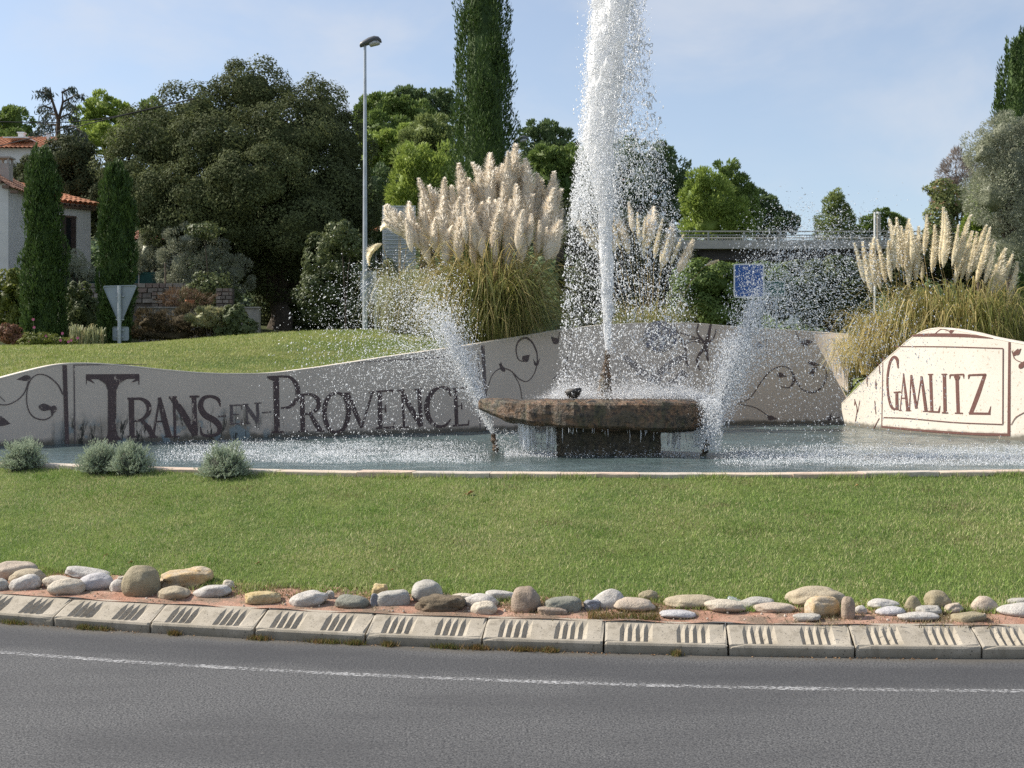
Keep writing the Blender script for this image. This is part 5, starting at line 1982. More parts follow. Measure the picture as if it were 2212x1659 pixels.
def plume_at(root, tip, bot, meshes, k, stem_pts, base):
    """place a seed head between its foot and its tip (world points)"""
    tip, bot = Vector(tip), Vector(bot)
    o = bpy.data.objects.new('plume', meshes[k % len(meshes)])
    COL.objects.link(o)
    d = tip - bot
    q = Vector((0, 0, 1)).rotation_difference(d.normalized())
    o.rotation_mode = 'QUATERNION'
    from mathutils import Quaternion
    o.rotation_quaternion = q @ Quaternion((0, 0, 1), random.uniform(0, 6.28))
    ln = d.length
    o.scale = (ln * random.uniform(0.9, 1.15),) * 2 + (ln,)
    if ln < 0.8:
        o.scale = (0.8 * random.uniform(0.9, 1.1),) * 2 + (ln,)
    o.parent = root
    o.location = bot - origin_of(root)
    mid = Vector(base).lerp(bot, 0.6) + Vector((0, 0, 0.25))
    stem_pts.append([Vector(base), mid, bot, bot.lerp(tip, 0.25)])


def clump(base, label, group='pampas grass clumps'):
    root = empty('pampas_grass', base)
    tag(root, label, 'pampas grass', group)
    return root


def build_stems(root, pts):
    mb = MB()
    for p in pts:
        mb.tube(p, [0.010, 0.008, 0.006, 0.004], 4, False)
    mb.build('stems', STEM, root, kind='stuff')


# --- the big clump left of the jet
b1x, b1y = 1068, 33.0
B1 = W(b1x, 722, b1y)
B1[2] = float(back_z(B1[0], B1[1]))
pg1 = clump(tuple(B1), 'biggest pampas grass clump with dense cream plumes, left of the tall water jet')
r1 = random.Random(3)
sp = []
rows1 = []
# back row tips, then middle, then hanging front row: (tip x, tip y, length, lean)
for x, y, L_ in [(905, 385, 100), (915, 452, 90), (938, 395, 105), (952, 382, 100), (975, 400, 110), (995, 352, 120), (1012, 385, 120), (1025, 372, 120), (1042, 342, 125), (1056, 330, 130), (1068, 362, 120), (1082, 355, 120), (1096, 348, 125), (1104, 325, 130), (1118, 312, 135), (1128, 355, 120), (1145, 342, 120), (1158, 385, 110), (1172, 372, 115), (1188, 395, 110), (1200, 370, 115), (1205, 405, 110)]:
    rows1.append((x, y, L_, 0.9, 'b'))
for x, y in [(880, 432), (895, 445), (912, 420), (930, 440), (945, 425), (962, 448), (980, 420), (998, 436), (1015, 418), (1032, 430), (1050, 412), (1066, 425), (1085, 405), (1102, 418), (1120, 402), (1138, 420), (1155, 410), (1172, 428), (1190, 415), (1203, 438), (1208, 460), (1195, 470)]:
    rows1.append((x + r1.uniform(-5, 5), y + r1.uniform(-14, 14), r1.uniform(85, 118), 0.2, 'm'))
for x, y in [(865, 455), (873, 478), (905, 478), (935, 470), (960, 490), (985, 472), (1005, 455), (1028, 470), (1040, 500), (1060, 462), (1078, 435), (1092, 465), (1100, 492), (1122, 458), (1130, 480), (1150, 465), (1168, 478), (1186, 492), (1200, 478), (1072, 478), (1112, 470), (1016, 500)]:
    rows1.append((x + r1.uniform(-4, 4), y + r1.uniform(-16, 8), r1.uniform(72, 100), -0.7, 'f'))
for k, (x, y, L_, dy, row) in enumerate(rows1):
    Yp = b1y + dy + r1.uniform(-0.3, 0.3)
    ln = (x - 1062) / 150
    ang = math.radians(8 * ln + r1.uniform(-5, 5)) if x > 925 else math.radians(-15 + r1.uniform(-8, 6))
    tip = W(x, y, Yp)
    bot = W(x - math.sin(ang) * L_, y + math.cos(ang) * L_, Yp - 0.05 + 0.2 * r1.random())
    plume_at(pg1, tip, bot, PL_FAT, k, sp, W(b1x + ln * 45 + r1.uniform(-12, 12), 712, b1y + dy * 0.4))
# side plumes that lean out on the left
for k, (tx, ty, bx, by) in enumerate([(838, 438, 878, 506), (858, 462, 905, 530), (870, 498, 912, 540), (828, 474, 872, 510)]):
    plume_at(pg1, W(tx, ty, b1y - 0.4), W(bx, by, b1y - 0.4), PL_FAT, k + 1, sp, W(b1x - 50, 712, b1y))
build_stems(pg1, sp)
frond('leaves', 1500, B1 + np.array([0, 0, 0.0]), 0.9, 2.35, 2.1, BLADE_G, pg1, 5, 0.014)
frond('leaves', 900, B1 + np.array([-0.2, 0.2, 0.0]), 0.9, 3.1, 1.9, BLADE_Y, pg1, 6, 0.014)
frond('leaves', 1000, B1 + np.array([0.1, 0.0, 0.0]), 0.8, 1.5, 1.2, BLADE_G, pg1, 7, 0.010)

# --- thin silvery clump behind the left spray, with drooping plumes
b0y = 35.5
B0 = W(868, 705, b0y)
B0[2] = float(back_z(B0[0], B0[1]))
pg0 = clump(tuple(B0), 'thin silvery pampas grass clump behind the left spray with drooping plumes')
sp = []
frond('leaves', 900, B0, 0.55, 2.2, 0.9, BLADE_S, pg0, 9, 0.008)
for k, (tx, ty, bx, by) in enumerate([(772, 548, 826, 526), (812, 470, 862, 492), (822, 448, 866, 510), (846, 470, 880, 520)]):
    plume_at(pg0, W(tx, ty, b0y - 0.5), W(bx, by, b0y - 0.5), PL_DROOP if k < 2 else PL_FAT, k, sp, W(862, 700, b0y))
build_stems(pg0, sp)

# --- clump seen through the jet
b2y = 40.5
B2 = W(1400, 705, b2y)
B2[2] = 2.45
pg2 = clump(tuple(B2), 'pampas grass clump half veiled behind the tall water jet')
sp = []
for k, (x, y) in enumerate([(1810, 1210), (1860, 1265), (1955, 1230), (2000, 1310), (2080, 1350), (2130, 1400), (2200, 1440), (1900, 1300), (1750, 1270), (1450, 1290), (1500, 1330), (1560, 1300), (1620, 1280), (1700, 1310), (1930, 1270), (2050, 1400)]):
    x, y = 707.8 + 0.36 * x, 0.36 * y
    L_ = 70 + (k * 37 % 30)
    ang = math.radians(22 * (x - 1390) / 90)
    Yp = b2y + (k % 5 - 2) * 0.25
    plume_at(pg2, W(x, y, Yp), W(x - math.sin(ang) * L_, y + math.cos(ang) * L_, Yp), PL_SLIM if k % 2 else PL_FAT, k, sp, W(1400 + (x - 1400) * 0.3, 705, b2y))
plume_at(pg2, W(1552, 560, b2y - 0.4), W(1524, 574, b2y - 0.4), PL_SLIM, 1, sp, W(1450, 690, b2y))
build_stems(pg2, sp)
frond('leaves', 1300, B2, 0.9, 2.9, 1.5, BLADE_G, pg2, 15, 0.011)

# --- the straw coloured clump behind the lettered wall on the right
b3y = 34.0
B3 = W(2035, 705, b3y)
B3[2] = 2.75
pg3 = clump(tuple(B3), 'straw coloured pampas grass with slim upright plumes behind the GAMLITZ wall')
sp = []
tips3 = [(1200, 1450), (1232, 1440), (1265, 1420), (1300, 1450), (1340, 1430), (1380, 1440), (1420, 1295), (1450, 1300), (1480, 1350), (1515, 1300), (1560, 1330), (1590, 1355), (1640, 1285), (1700, 1345), (1765, 1240), (1830, 1345), (1880, 1280), (1905, 1370), (1975, 1345), (2020, 1360), (2050, 1450), (2095, 1470), (2120, 1500), (2140, 1520), (1610, 1570), (2200, 1570), (1785, 1270), (1860, 1400), (1940, 1390), (2000, 1420), (1400, 1350), (1540, 1380)]
for k, (x, y) in enumerate(tips3):
    x, y = 1415.7 + 0.36 * x, 0.36 * y
    L_ = {14: 128, 12: 90, 24: 42}.get(k, 92 + (k * 29 % 36))
    ang = math.radians((x - 1985) / 190 * 13 + (5 if x > 1960 else -3))
    Yp = b3y + (k % 5 - 2) * 0.3
    plume_at(pg3, W(x, y, Yp), W(x - math.sin(ang) * L_, y + math.cos(ang) * L_, Yp), PL_SLIM, k, sp, W(2030 + (x - 2030) * 0.8, 690, b3y))
build_stems(pg3, sp)
B3f = B3 + np.array([0, -0.5, 0])
frond('leaves', 900, B3 + np.array([0.2, 0, 0]), 1.5, 2.7, 1.5, BLADE_Y, pg3, 25, 0.015)
frond('leaves', 1100, B3 + np.array([0.6, 0.2, 0]), 1.6, 2.6, 1.6, BLADE_G, pg3, 29, 0.015)
frond('leaves', 800, W(1850, 790, 36.7) + np.array([0.15, 0.1, -0.3]), 0.5, 1.5, 0.8, BLADE_Y, pg3, 31, 0.013, 1.0, (-0.2, -0.35))
frond('leaves', 1500, B3 + np.array([-1.2, 0.7, -0.2]), 0.8, 2.1, 0.9, BLADE_Y, pg3, 26, 0.010, 1.0, (-0.3, -0.1))
frond('leaves', 1700, B3 + np.array([1.0, 0.0, 0.0]), 1.6, 2.0, 1.6, BLADE_G, pg3, 27, 0.010)
frond('leaves', 700, B3 + np.array([-1.55, 0.2, 0.1]), 0.45, 0.9, 0.8, BLADE_Y, pg3, 28, 0.009, 1.0, (-0.5, -0.5))

# =================================================================== TREES
OAK = leafy('holm_oak_leaves', (0.036, 0.048, 0.019), (0.155, 0.178, 0.075), 0.22, 0.5, 0.75, 0.12)
OAK2 = leafy('dark_oak_leaves', (0.030, 0.040, 0.018), (0.090, 0.105, 0.046), 0.2, 0.5, 0.75, 0.12)
PINE = leafy('pine_needles', (0.060, 0.105, 0.026), (0.21, 0.285, 0.075), 0.25, 0.3, 0.6, 0.25)
PINEB = leafy('bright_pine_needles', (0.12, 0.19, 0.035), (0.36, 0.44, 0.10), 0.28, 0.35, 0.6, 0.25)
PINED = leafy('dark_pine_needles', (0.055, 0.095, 0.040), (0.18, 0.245, 0.10), 0.2, 0.3, 0.6, 0.25)
PINEF = leafy('feathery_pine_needles', (0.10, 0.145, 0.044), (0.29, 0.34, 0.12), 0.28, 0.4, 0.6, 0.25)
CEDAR = leafy('cedar_needles', (0.038, 0.055, 0.040), (0.085, 0.11, 0.08), 0.15, 0.5, 0.6, 0.2)
CYP = leafy('cypress_scale_leaves', (0.016, 0.040, 0.010), (0.10, 0.16, 0.040), 0.15, 2.6, 0.6, 0.25)
OLIVE = leafy('olive_leaves', (0.16, 0.18, 0.115), (0.42, 0.435, 0.32), 0.2, 0.8, 0.5, 0.35)
BUSHG = leafy('mixed_bush_leaves', (0.055, 0.080, 0.028), (0.175, 0.205, 0.085), 0.25, 0.7, 0.55, 0.35)
BUSHY = leafy('yellow_green_leaves', (0.075, 0.105, 0.020), (0.23, 0.25, 0.055), 0.3, 0.9, 0.55, 0.3)
DRYB = leafy('dry_brown_growth', (0.060, 0.048, 0.030), (0.15, 0.12, 0.07), 0.2, 0.8, 0.8, 0.1)
MIXB = leafy('mauve_brown_twigs', (0.17, 0.14, 0.125), (0.32, 0.27, 0.23), 0.2, 0.8, 0.8, 0.1)
ACACIA = leafy('light_feathery_leaves', (0.10, 0.14, 0.045), (0.29, 0.31, 0.12), 0.3, 0.6, 0.6, 0.25, (0.26, 0.17, 0.09), 0.9)


def crown(lobes, n, size, aspect, g, nclump=14, csize=0.34, mode='leaf', thick=1.0):
    """leaves on clumps that stand on the outer half of each lobe; lobes = (centre, radii)"""
    Ct = np.array([l[0] for l in lobes], float)
    Rd = np.array([l[1] for l in lobes], float)
    area = (Rd[:, 0] * Rd[:, 2] + Rd[:, 1] * Rd[:, 2] + Rd[:, 0] * Rd[:, 1])
    Ps, Ns, Ou = [], [], []
    for c, r, ar in zip(Ct, Rd, area / area.sum()):
        m = int(n * ar)
        if m < 8:
            continue
        fi = np.arange(nclump) + 0.5
        zf = 1 - 2 * fi / nclump
        ph = fi * 2.399963 + g.uniform(0, 6)
        d = np.stack([np.sqrt(1 - zf ** 2) * np.cos(ph), np.sqrt(1 - zf ** 2) * np.sin(ph), zf], -1)
        d = norm(d + g.normal(0, 0.16, d.shape))
        cs = csize * g.uniform(0.75, 1.35, nclump)
        cc = d * g.uniform(0.60, 0.90, nclump)[:, None]
        k = g.integers(0, nclump, m)
        o = g.normal(size=(m, 3)) + d[k] * 0.7
        o = norm(o)
        rad = cs[k] * g.uniform(0.55, 1.12, m)
        p = cc[k] + o * rad[:, None]
        Ps.append(c + p * r)
        Ns.append(norm(o + 0.55 * d[k] + g.normal(0, 0.55, (m, 3))))
        Ou.append(norm(o * 0.8 + d[k]))
    P = np.concatenate(Ps)
    N = np.concatenate(Ns)
    O = np.concatenate(Ou)
    keep = np.ones(len(P), bool)
    for c, r in zip(Ct, Rd):
        keep &= (((P - c) / r) ** 2).sum(1) > 0.42
    P, N, O = P[keep], N[keep], O[keep]
    s = size * g.uniform(0.6, 1.35, len(P))
    if mode == 'leaf':
        return leaf_quads(P, N, s, aspect)
    al = norm(O + g.normal(0, 0.45, P.shape) + np.array([0, 0, 0.35]))
    return leaf_quads(P, norm(np.cross(al, unit(len(P)))), s, aspect, al)


def cores(lobes, sc=0.74):
    V, Fc = [], []
    b = 0
    for c, r in lobes:
        q = ICO2[0].copy()
        nn = np.array([mnoise.noise(Vector(v * 2.2) + Vector(c)) + 0.6 * mnoise.noise(Vector(v * 5) + Vector(c)) for v in q])
        V.append(np.array(c) + q * np.array(r) * (sc + 0.22 * nn)[:, None])
        Fc.append(ICO2[1] + b)
        b += len(q)
    return np.vstack(V), np.vstack(Fc)


def tree(name, label, cat, lobes, Y, mat, n, size, seed, aspect=0.6, mode='leaf', nclump=14, csize=0.34, trunk=0.2, group=None, core=0.50, base_dx=None, dep=0.85, limbs=True, zbase=None):
    """lobes = (x, y, half width, half height[, depth shift]) as seen in the photograph, standing at distance Y"""
    g = np.random.default_rng(seed)
    L = []
    for l in lobes:
        yy = Y + (l[4] if len(l) > 4 else 0)
        c = W(l[0], l[1], yy)
        rx, rz = l[2] / F * yy, l[3] / F * yy
        L.append((c, (rx, (rx + rz) / 2 * dep, rz)))
    ws = np.array([l[1][0] * l[1][2] for l in L])
    mx = float((np.array([l[0][0] for l in L]) * ws).sum() / ws.sum())
    if base_dx is not None:
        mx = (base_dx - CX) / F * Y
    z0 = float(terrain_z(mx, Y)) if zbase is None else zbase
    root = empty(name, (mx, Y, z0 - 0.05))
    tag(root, label, cat, group)
    V, Fc = crown(L, n, size, aspect, g, nclump, csize, mode)
    obj('crown', V, Fc, mat, root)
    if core:
        V, Fc = cores(L, core)
        obj('inner_foliage', V, Fc, mat, root)
    mb = MB()
    top = max(l[0][2] for l in L)
    low = min(l[0][2] for l in L)
    fork = Vector((mx, Y, max(z0 + 0.4, min(low, z0 + 0.45 * (top - z0)))))
    mb.tube([(mx, Y, z0 - 0.3), ((mx + fork.x) / 2 + trunk * 0.4, Y, (z0 + fork.z) / 2), fork], [trunk * 1.3, trunk, trunk * 0.8], 9)
    if limbs:
        for c, r in L:
            c = Vector(c)
            m = fork.lerp(c, 0.5) + Vector((0, 0, 0.12 * (c - fork).length))
            mb.tube([fork, m, c, c + Vector((0, 0, r[2] * 0.6))], [trunk * 0.6, trunk * 0.42, trunk * 0.25, trunk * 0.08], 6, False)
    mb.build('trunk', BARK, root)
    return root


def cypress(label, cols, Y, seed, n, base_z=None, group='slender cypresses', mat=CYP, zmax=None, tuft=0.30):
    """cols = (y, left, right) rows of the seen outline from top to foot"""
    g = np.random.default_rng(seed)
    ys_ = np.array([c[0] for c in cols], float)
    lf = np.array([c[1] for c in cols], float)
    rt = np.array([c[2] for c in cols], float)
    cxm = float((lf[-1] + rt[-1]) / 2)
    X0 = (cxm - CX) / F * Y
    z0 = float(terrain_z(X0, Y)) if base_z is None else base_z
    root = empty('cypress_tree', (X0, Y, z0))
    tag(root, label, 'cypress', group)
    zt = CAM_H - (ys_[0] - CY) / F * Y
    # vertical spindle tufts packed round the column
    nt = n // 70
    yv = g.uniform(ys_[0], ys_[-1], nt)
    l = np.interp(yv, ys_, lf)
    r = np.interp(yv, ys_, rt)
    an = g.uniform(0, 2 * PI, nt)
    rad = (r - l) / 2 / F * Y
    q = g.uniform(0.55, 0.96, nt)
    tc = np.stack([((l + r) / 2 - CX) / F * Y + np.cos(an) * rad * q, Y + np.sin(an) * rad * q, CAM_H - (yv - CY) / F * Y], -1)
    tr = rad * g.uniform(0.14, 0.30, nt) + 0.03
    th = tuft * g.uniform(0.8, 2.1, nt) * (0.5 + rad)
    strays = g.random(nt) < 0.025
    q = np.where(strays, g.uniform(0.98, 1.15, nt), q)
    tc[:, 0] = ((l + r) / 2 - CX) / F * Y + np.cos(an) * rad * q
    tc[:, 1] = Y + np.sin(an) * rad * q
    k = np.repeat(np.arange(nt), 70)
    o = unit(len(k))
    o[:, :2] += np.stack([np.cos(an), np.sin(an)], -1)[k] * 0.6
    o = norm(o)
    P = tc[k] + o * np.stack([tr[k], tr[k], th[k]], -1) * g.uniform(0.6, 1.08, len(k))[:, None]
    al = norm(np.array([0, 0, 1.0]) + o * 0.55 + g.normal(0, 0.28, P.shape))
    V, Fc = leaf_quads(P, norm(np.cross(al, unit(len(P)))), g.uniform(0.10, 0.22, len(P)), 0.26, al)
    obj('crown', V, Fc, mat, root)
    K = 12
    mbv, mbf = [], []
    for i, y in enumerate(ys_):
        for j in range(K):
            a = 2 * PI * j / K
            rr_ = (rt[i] - lf[i]) / 2 / F * Y * 0.62
            mbv.append((((lf[i] + rt[i]) / 2 - CX) / F * Y + math.cos(a) * rr_, Y + math.sin(a) * rr_, CAM_H - (y - CY) / F * Y))
    for i in range(len(ys_) - 1):
        for j in range(K):
            a, b = i * K + j, i * K + (j + 1) % K
            mbf.append((a, b, b + K, a + K))
    obj('inner_foliage', mbv, mbf, mat, root)
    MB().tube([(X0, Y, z0 - 0.2), (X0, Y, (z0 + zt) / 2)], [0.16, 0.10], 8).build('trunk', BARK, root)
    return root


# cypresses
cypress('tall dark cypress running out of the top of the view behind the cream plumes',
        [(-150, 1020, 1060), (-100, 1010, 1078), (-40, 1003, 1086), (0, 997, 1090), (60, 990, 1097), (120, 987, 1102), (200, 984, 1106), (260, 981, 1110), (320, 978, 1118), (380, 978, 1116), (460, 985, 1108), (560, 995, 1100), (720, 1005, 1090)], 46, 201, 42000, tuft=0.34)
cypress('tapering cypress, the left one of the pair in front of the white house',
        [(328, 78, 100), (345, 66, 116), (380, 60, 126), (440, 58, 132), (520, 56, 136), (600, 53, 140), (680, 50, 140), (740, 52, 136), (780, 56, 130)], 46, 202, 26000, 2.95)
cypress('narrow brighter cypress, the right one of the pair beside the white house',
        [(362, 240, 256), (378, 228, 272), (410, 222, 284), (470, 217, 290), (560, 215, 290), (640, 216, 288), (700, 218, 284), (760, 222, 280)], 46.5, 203, 24000, 2.95)
cypress('cypress cut off by the right edge above the silvery olive tree',
        [(78, 2196, 2216), (100, 2178, 2228), (140, 2166, 2240), (200, 2158, 2250), (260, 2148, 2258), (360, 2145, 2262), (560, 2150, 2260), (720, 2160, 2250)], 48, 204, 26000)

# big holm oak on the left
tree('holm_oak', 'huge dark spreading holm oak, tallest crown left of the lamp post', 'tree',
     [(548, 205, 84, 78, 2), (430, 250, 92, 66, 2), (350, 320, 100, 84, 1), (690, 250, 62, 78, 3), (745, 330, 62, 90, 3), (620, 310, 120, 90, 0), (480, 330, 110, 86, -0.5), (280, 380, 70, 66, 0), (330, 430, 80, 66, -1.5), (440, 440, 100, 76, -2), (560, 400, 110, 84, -2.5), (690, 420, 110, 90, 0), (760, 470, 66, 90, 1.5), (640, 500, 110, 70, -2.2), (520, 500, 80, 56, -2), (390, 500, 90, 44, -2), (740, 560, 80, 60, 1), (600, 580, 110, 60, 0), (640, 660, 90, 70, 2), (720, 650, 70, 80, 3)],
     57, OAK, 250000, 0.125, 301, 0.6, nclump=30, csize=0.36, trunk=0.5, base_dx=600, core=0.50)
tree('holm_oak', 'smaller dark olive-green tree behind the left cypress pair', 'tree',
     [(150, 345, 62, 52), (105, 380, 60, 55, 1), (190, 400, 58, 60), (215, 450, 50, 60, -1), (160, 440, 60, 60, 1), (60, 400, 40, 50, 2)], 63, OAK2, 46000, 0.14, 302, trunk=0.3, nclump=22, base_dx=150)

# far trees, left skyline
grp = 'pines on the far hillside'
tree('pine_tree', 'round-topped green pine at the far left on the skyline', 'pine', [(25, 262, 42, 34), (-20, 275, 40, 34), (45, 290, 26, 24), (20, 310, 60, 30, -3)], 105, PINE, 9000, 0.34, 311, 0.4, 'needle', trunk=0.3, group=grp)
tree('pine_tree', 'bright green dome-shaped pine between the bare cedar and the big oak', 'pine', [(225, 235, 40, 32), (255, 255, 34, 32), (195, 262, 36, 32), (270, 285, 30, 26, -3), (215, 300, 60, 34, -3)], 105, PINEB, 12000, 0.34, 312, 0.4, 'needle', trunk=0.3, group=grp)
tree('pine_tree', 'small pale pine just left of the big oak crown on the skyline', 'pine', [(328, 240, 30, 30), (310, 265, 34, 30), (345, 270, 30, 34), (320, 300, 60, 34, -4)], 110, PINE, 8000, 0.34, 313, 0.4, 'needle', trunk=0.3, group=grp)


def cedar():
    Y = 96
    root = empty('cedar_tree', (W(125, 300, Y)[0], Y, 10.5))
    tag(root, 'sparse drooping cedar with a broken top on the left skyline', 'tree')
    g = np.random.default_rng(320)
    mb = MB()
    Ps = []
    tr = [W(122, 420, Y), W(124, 330, Y), W(126, 260, Y), W(112, 214, Y), W(108, 188, Y)]
    mb.tube([Vector(p) for p in tr], [0.35, 0.25, 0.16, 0.09, 0.03], 8)
    mb.tube([Vector(W(126, 262, Y)), Vector(W(136, 220, Y)), Vector(W(134, 196, Y))], [0.14, 0.09, 0.03], 6)
    for (x0, y0, x1, y1, x2, y2) in [(134, 200, 152, 190, 162, 192), (134, 222, 165, 205, 184, 206), (136, 235, 150, 222, 168, 236), (110, 214, 95, 200, 78, 196), (112, 235, 95, 228, 82, 236), (126, 250, 105, 244, 88, 262), (128, 255, 150, 246, 168, 262), (126, 270, 95, 268, 72, 288), (128, 275, 160, 272, 188, 296), (125, 300, 90, 296, 62, 318), (126, 305, 165, 300, 196, 324), (110, 205, 104, 196, 100, 190), (125, 330, 85, 330, 60, 350), (126, 335, 170, 336, 200, 356)]:
        d = g.normal(0, 0.8)
        a, b, c = Vector(W(x0, y0, Y)), Vector(W(x1, y1, Y + d)), Vector(W(x2, y2, Y + 1.4 * d))
        mb.tube([a, b, c], [0.09, 0.06, 0.02], 5, False)
        for t in np.linspace(0.15, 1, 26):
            p = a.lerp(b, min(1, t * 2)) if t < 0.5 else b.lerp(c, t * 2 - 1)
            dense = 5 if y0 < 260 else 16
            for _ in range(dense):
                Ps.append(np.array(p) + g.normal(0, 0.16, 3) * np.array([1, 1, 0.5]) + np.array([0, 0, -abs(g.normal(0, 0.30 if y0 < 260 else 0.5))]))
    P = np.array(Ps)
    al = norm(g.normal(0, 0.5, P.shape) + np.array([0, 0, -0.9]))
    V, Fc = leaf_quads(P, norm(np.cross(al, unit(len(P)))), g.uniform(0.25, 0.5, len(P)), 0.22, al)
    obj('crown', V, Fc, CEDAR, root)
    mb.build('trunk', BARK, root)


cedar()

# middle skyline behind lamp post and cypress
tree('pine_tree', 'rounded umbrella pine right of the lamp post on the skyline', 'pine', [(830, 232, 50, 30), (790, 250, 30, 40, 2), (870, 240, 40, 28), (830, 285, 70, 40, -4), (900, 250, 40, 30)], 100, PINE, 14000, 0.32, 331, 0.4, 'needle', trunk=0.3, group=grp)
tree('pine_tree', 'hazy grey-green pine peak between lamp post and tall cypress', 'pine', [(885, 208, 32, 24), (905, 225, 32, 28), (862, 225, 30, 24), (950, 215, 28, 24), (968, 235, 30, 36), (930, 245, 40, 34)], 125, PINED, 12000, 0.36, 332, 0.4, 'needle', trunk=0.3, group=grp)
tree('pine_tree', 'bright green flat-topped pine right behind the lamp post', 'pine', [(815, 305, 55, 26), (850, 320, 50, 36), (800, 350, 40, 40, 1), (845, 370, 50, 40, 1), (880, 290, 36, 24)], 86, PINEB, 14000, 0.28, 333, 0.4, 'needle', trunk=0.25, group=grp)
tree('pine_tree', 'light feathery young pine left of the tall cypress', 'pine', [(925, 285, 50, 36), (905, 320, 46, 40), (955, 310, 50, 44), (930, 350, 60, 44)], 74, PINEF, 15000, 0.26, 334, 0.3, 'needle', trunk=0.2, csize=0.42, group=grp)
tree('pine_tree', 'yellow-green soft pine directly behind the cream plumes', 'pine', [(895, 350, 42, 46), (930, 395, 62, 56), (880, 410, 46, 60), (960, 390, 46, 60), (900, 470, 70, 60)], 62, PINEB, 18000, 0.24, 335, 0.28, 'needle', trunk=0.2, csize=0.42, group=grp)
tree('pine_tree', 'dark shrubby pine in shade between the big oak and the yellow-green pine', 'pine', [(815, 410, 44, 60), (845, 440, 36, 60, 1), (810, 480, 50, 60)], 66, PINED, 9000, 0.24, 336, 0.4, 'needle', trunk=0.2, group=grp)
tree('pine_tree', 'dark green pine group right of the tall cypress', 'pine', [(1150, 285, 26, 22), (1185, 290, 32, 28), (1210, 315, 36, 34), (1165, 325, 44, 40), (1215, 360, 44, 44), (1150, 380, 60, 50)], 98, PINED, 15000, 0.30, 337, 0.4, 'needle', trunk=0.25, group=grp)
tree('pine_tree', 'mid-green low pine in front of the dark group right of the cypress', 'pine', [(1180, 340, 40, 30), (1230, 400, 50, 50), (1180, 400, 50, 50), (1240, 350, 36, 40)], 84, PINE, 12000, 0.28, 338, 0.4, 'needle', trunk=0.25, group=grp)
tree('pine_tree', 'big round-headed pine seen through the falling water', 'pine', [(1350, 345, 60, 44), (1410, 340, 50, 34), (1440, 365, 46, 44), (1470, 405, 40, 40), (1390, 400, 80, 60), (1460, 450, 56, 60), (1300, 400, 60, 60), (1350, 480, 90, 60)], 92, PINED, 24000, 0.28, 339, 0.4, 'needle', trunk=0.35, group=grp)
tree('pine_tree', 'pointed dark pine rising behind the bright one left of the footbridge', 'pine', [(1572, 372, 28, 30), (1585, 410, 40, 36), (1545, 425, 40, 36), (1610, 440, 30, 44), (1580, 470, 60, 40)], 92, PINE, 12000, 0.28, 340, 0.35, 'needle', trunk=0.25, group=grp)
tree('pine_tree', 'bright yellow-green pine at the left end of the footbridge', 'pine', [(1520, 395, 34, 30), (1500, 430, 30, 44), (1545, 440, 46, 50), (1590, 480, 40, 44), (1530, 490, 60, 50)], 70, PINEB, 17000, 0.24, 341, 0.30, 'needle', trunk=0.2, csize=0.42, group=grp)
tree('pine_tree', 'dark rounded pine sloping down to the footbridge railing', 'pine', [(1635, 432, 26, 24), (1655, 455, 32, 34), (1690, 478, 26, 22), (1712, 485, 18, 18), (1660, 490, 46, 34)], 100, PINED, 11000, 0.28, 342, 0.4, 'needle', trunk=0.25, group=grp)
tree('pine_tree', 'isolated cone-shaped pine behind the middle of the footbridge', 'pine', [(1805, 428, 16, 18), (1802, 450, 28, 26), (1808, 480, 42, 30), (1800, 510, 46, 34)], 96, PINEF, 11000, 0.26, 343, 0.3, 'needle', trunk=0.2, csize=0.4, group=grp)
tree('pine_tree', 'low dark tree beside the white pole on the footbridge', 'pine', [(1905, 470, 26, 20), (1880, 490, 30, 24), (1930, 490, 34, 26), (1860, 505, 30, 20)], 100, PINE, 8000, 0.28, 344, 0.4, 'needle', trunk=0.2, group=grp)
# right edge
tree('olive_tree', 'silver-grey olive tree at the right edge', 'tree', [(2170, 290, 44, 46), (2130, 330, 46, 50), (2190, 350, 60, 70), (2150, 420, 60, 70), (2210, 450, 60, 80), (2230, 300, 40, 50), (2190, 530, 60, 60)], 43, OLIVE, 60000, 0.10, 351, 0.24, 'needle', trunk=0.2, csize=0.42, nclump=24, core=0.5)
tree('young_pine', 'bright green young pine tucked against the olive tree', 'tree', [(2118, 400, 20, 28), (2115, 440, 28, 34), (2110, 490, 34, 44), (2120, 540, 40, 40)], 50, PINEB, 10000, 0.18, 352, 0.3, 'needle', trunk=0.15)
tree('locust_tree', 'light feathery tree with loose branches left of the young pine', 'tree', [(2035, 410, 32, 22), (2060, 440, 36, 30), (2030, 470, 30, 30), (2070, 480, 44, 40), (2025, 510, 30, 34)], 58, ACACIA, 8000, 0.18, 353, 0.5, csize=0.5, trunk=0.12, core=0)
tree('bare_tree', 'mauve-brown half bare tree behind the feathery one', 'tree', [(2065, 368, 30, 40), (2085, 400, 34, 44), (2055, 425, 36, 34)], 62, MIXB, 9000, 0.24, 354, 0.12, 'needle', csize=0.5, trunk=0.12, core=0)
tree('dark_tree', 'dark rounded tree in shade beneath the footbridge', 'tree', [(1540, 612, 70, 50), (1600, 622, 70, 50), (1500, 640, 60, 70), (1660, 616, 70, 50), (1560, 680, 90, 50)], 55.5, PINE, 24000, 0.18, 355, 0.5, trunk=0.2, group='trees under the footbridge')
tree('dark_tree', 'greener bush-like tree beneath the right half of the footbridge', 'tree', [(1740, 606, 60, 42), (1800, 600, 66, 42), (1860, 604, 50, 50), (1740, 650, 80, 56), (1830, 660, 80, 56)], 56, BUSHG, 24000, 0.18, 356, 0.5, trunk=0.2, group='trees under the footbridge')
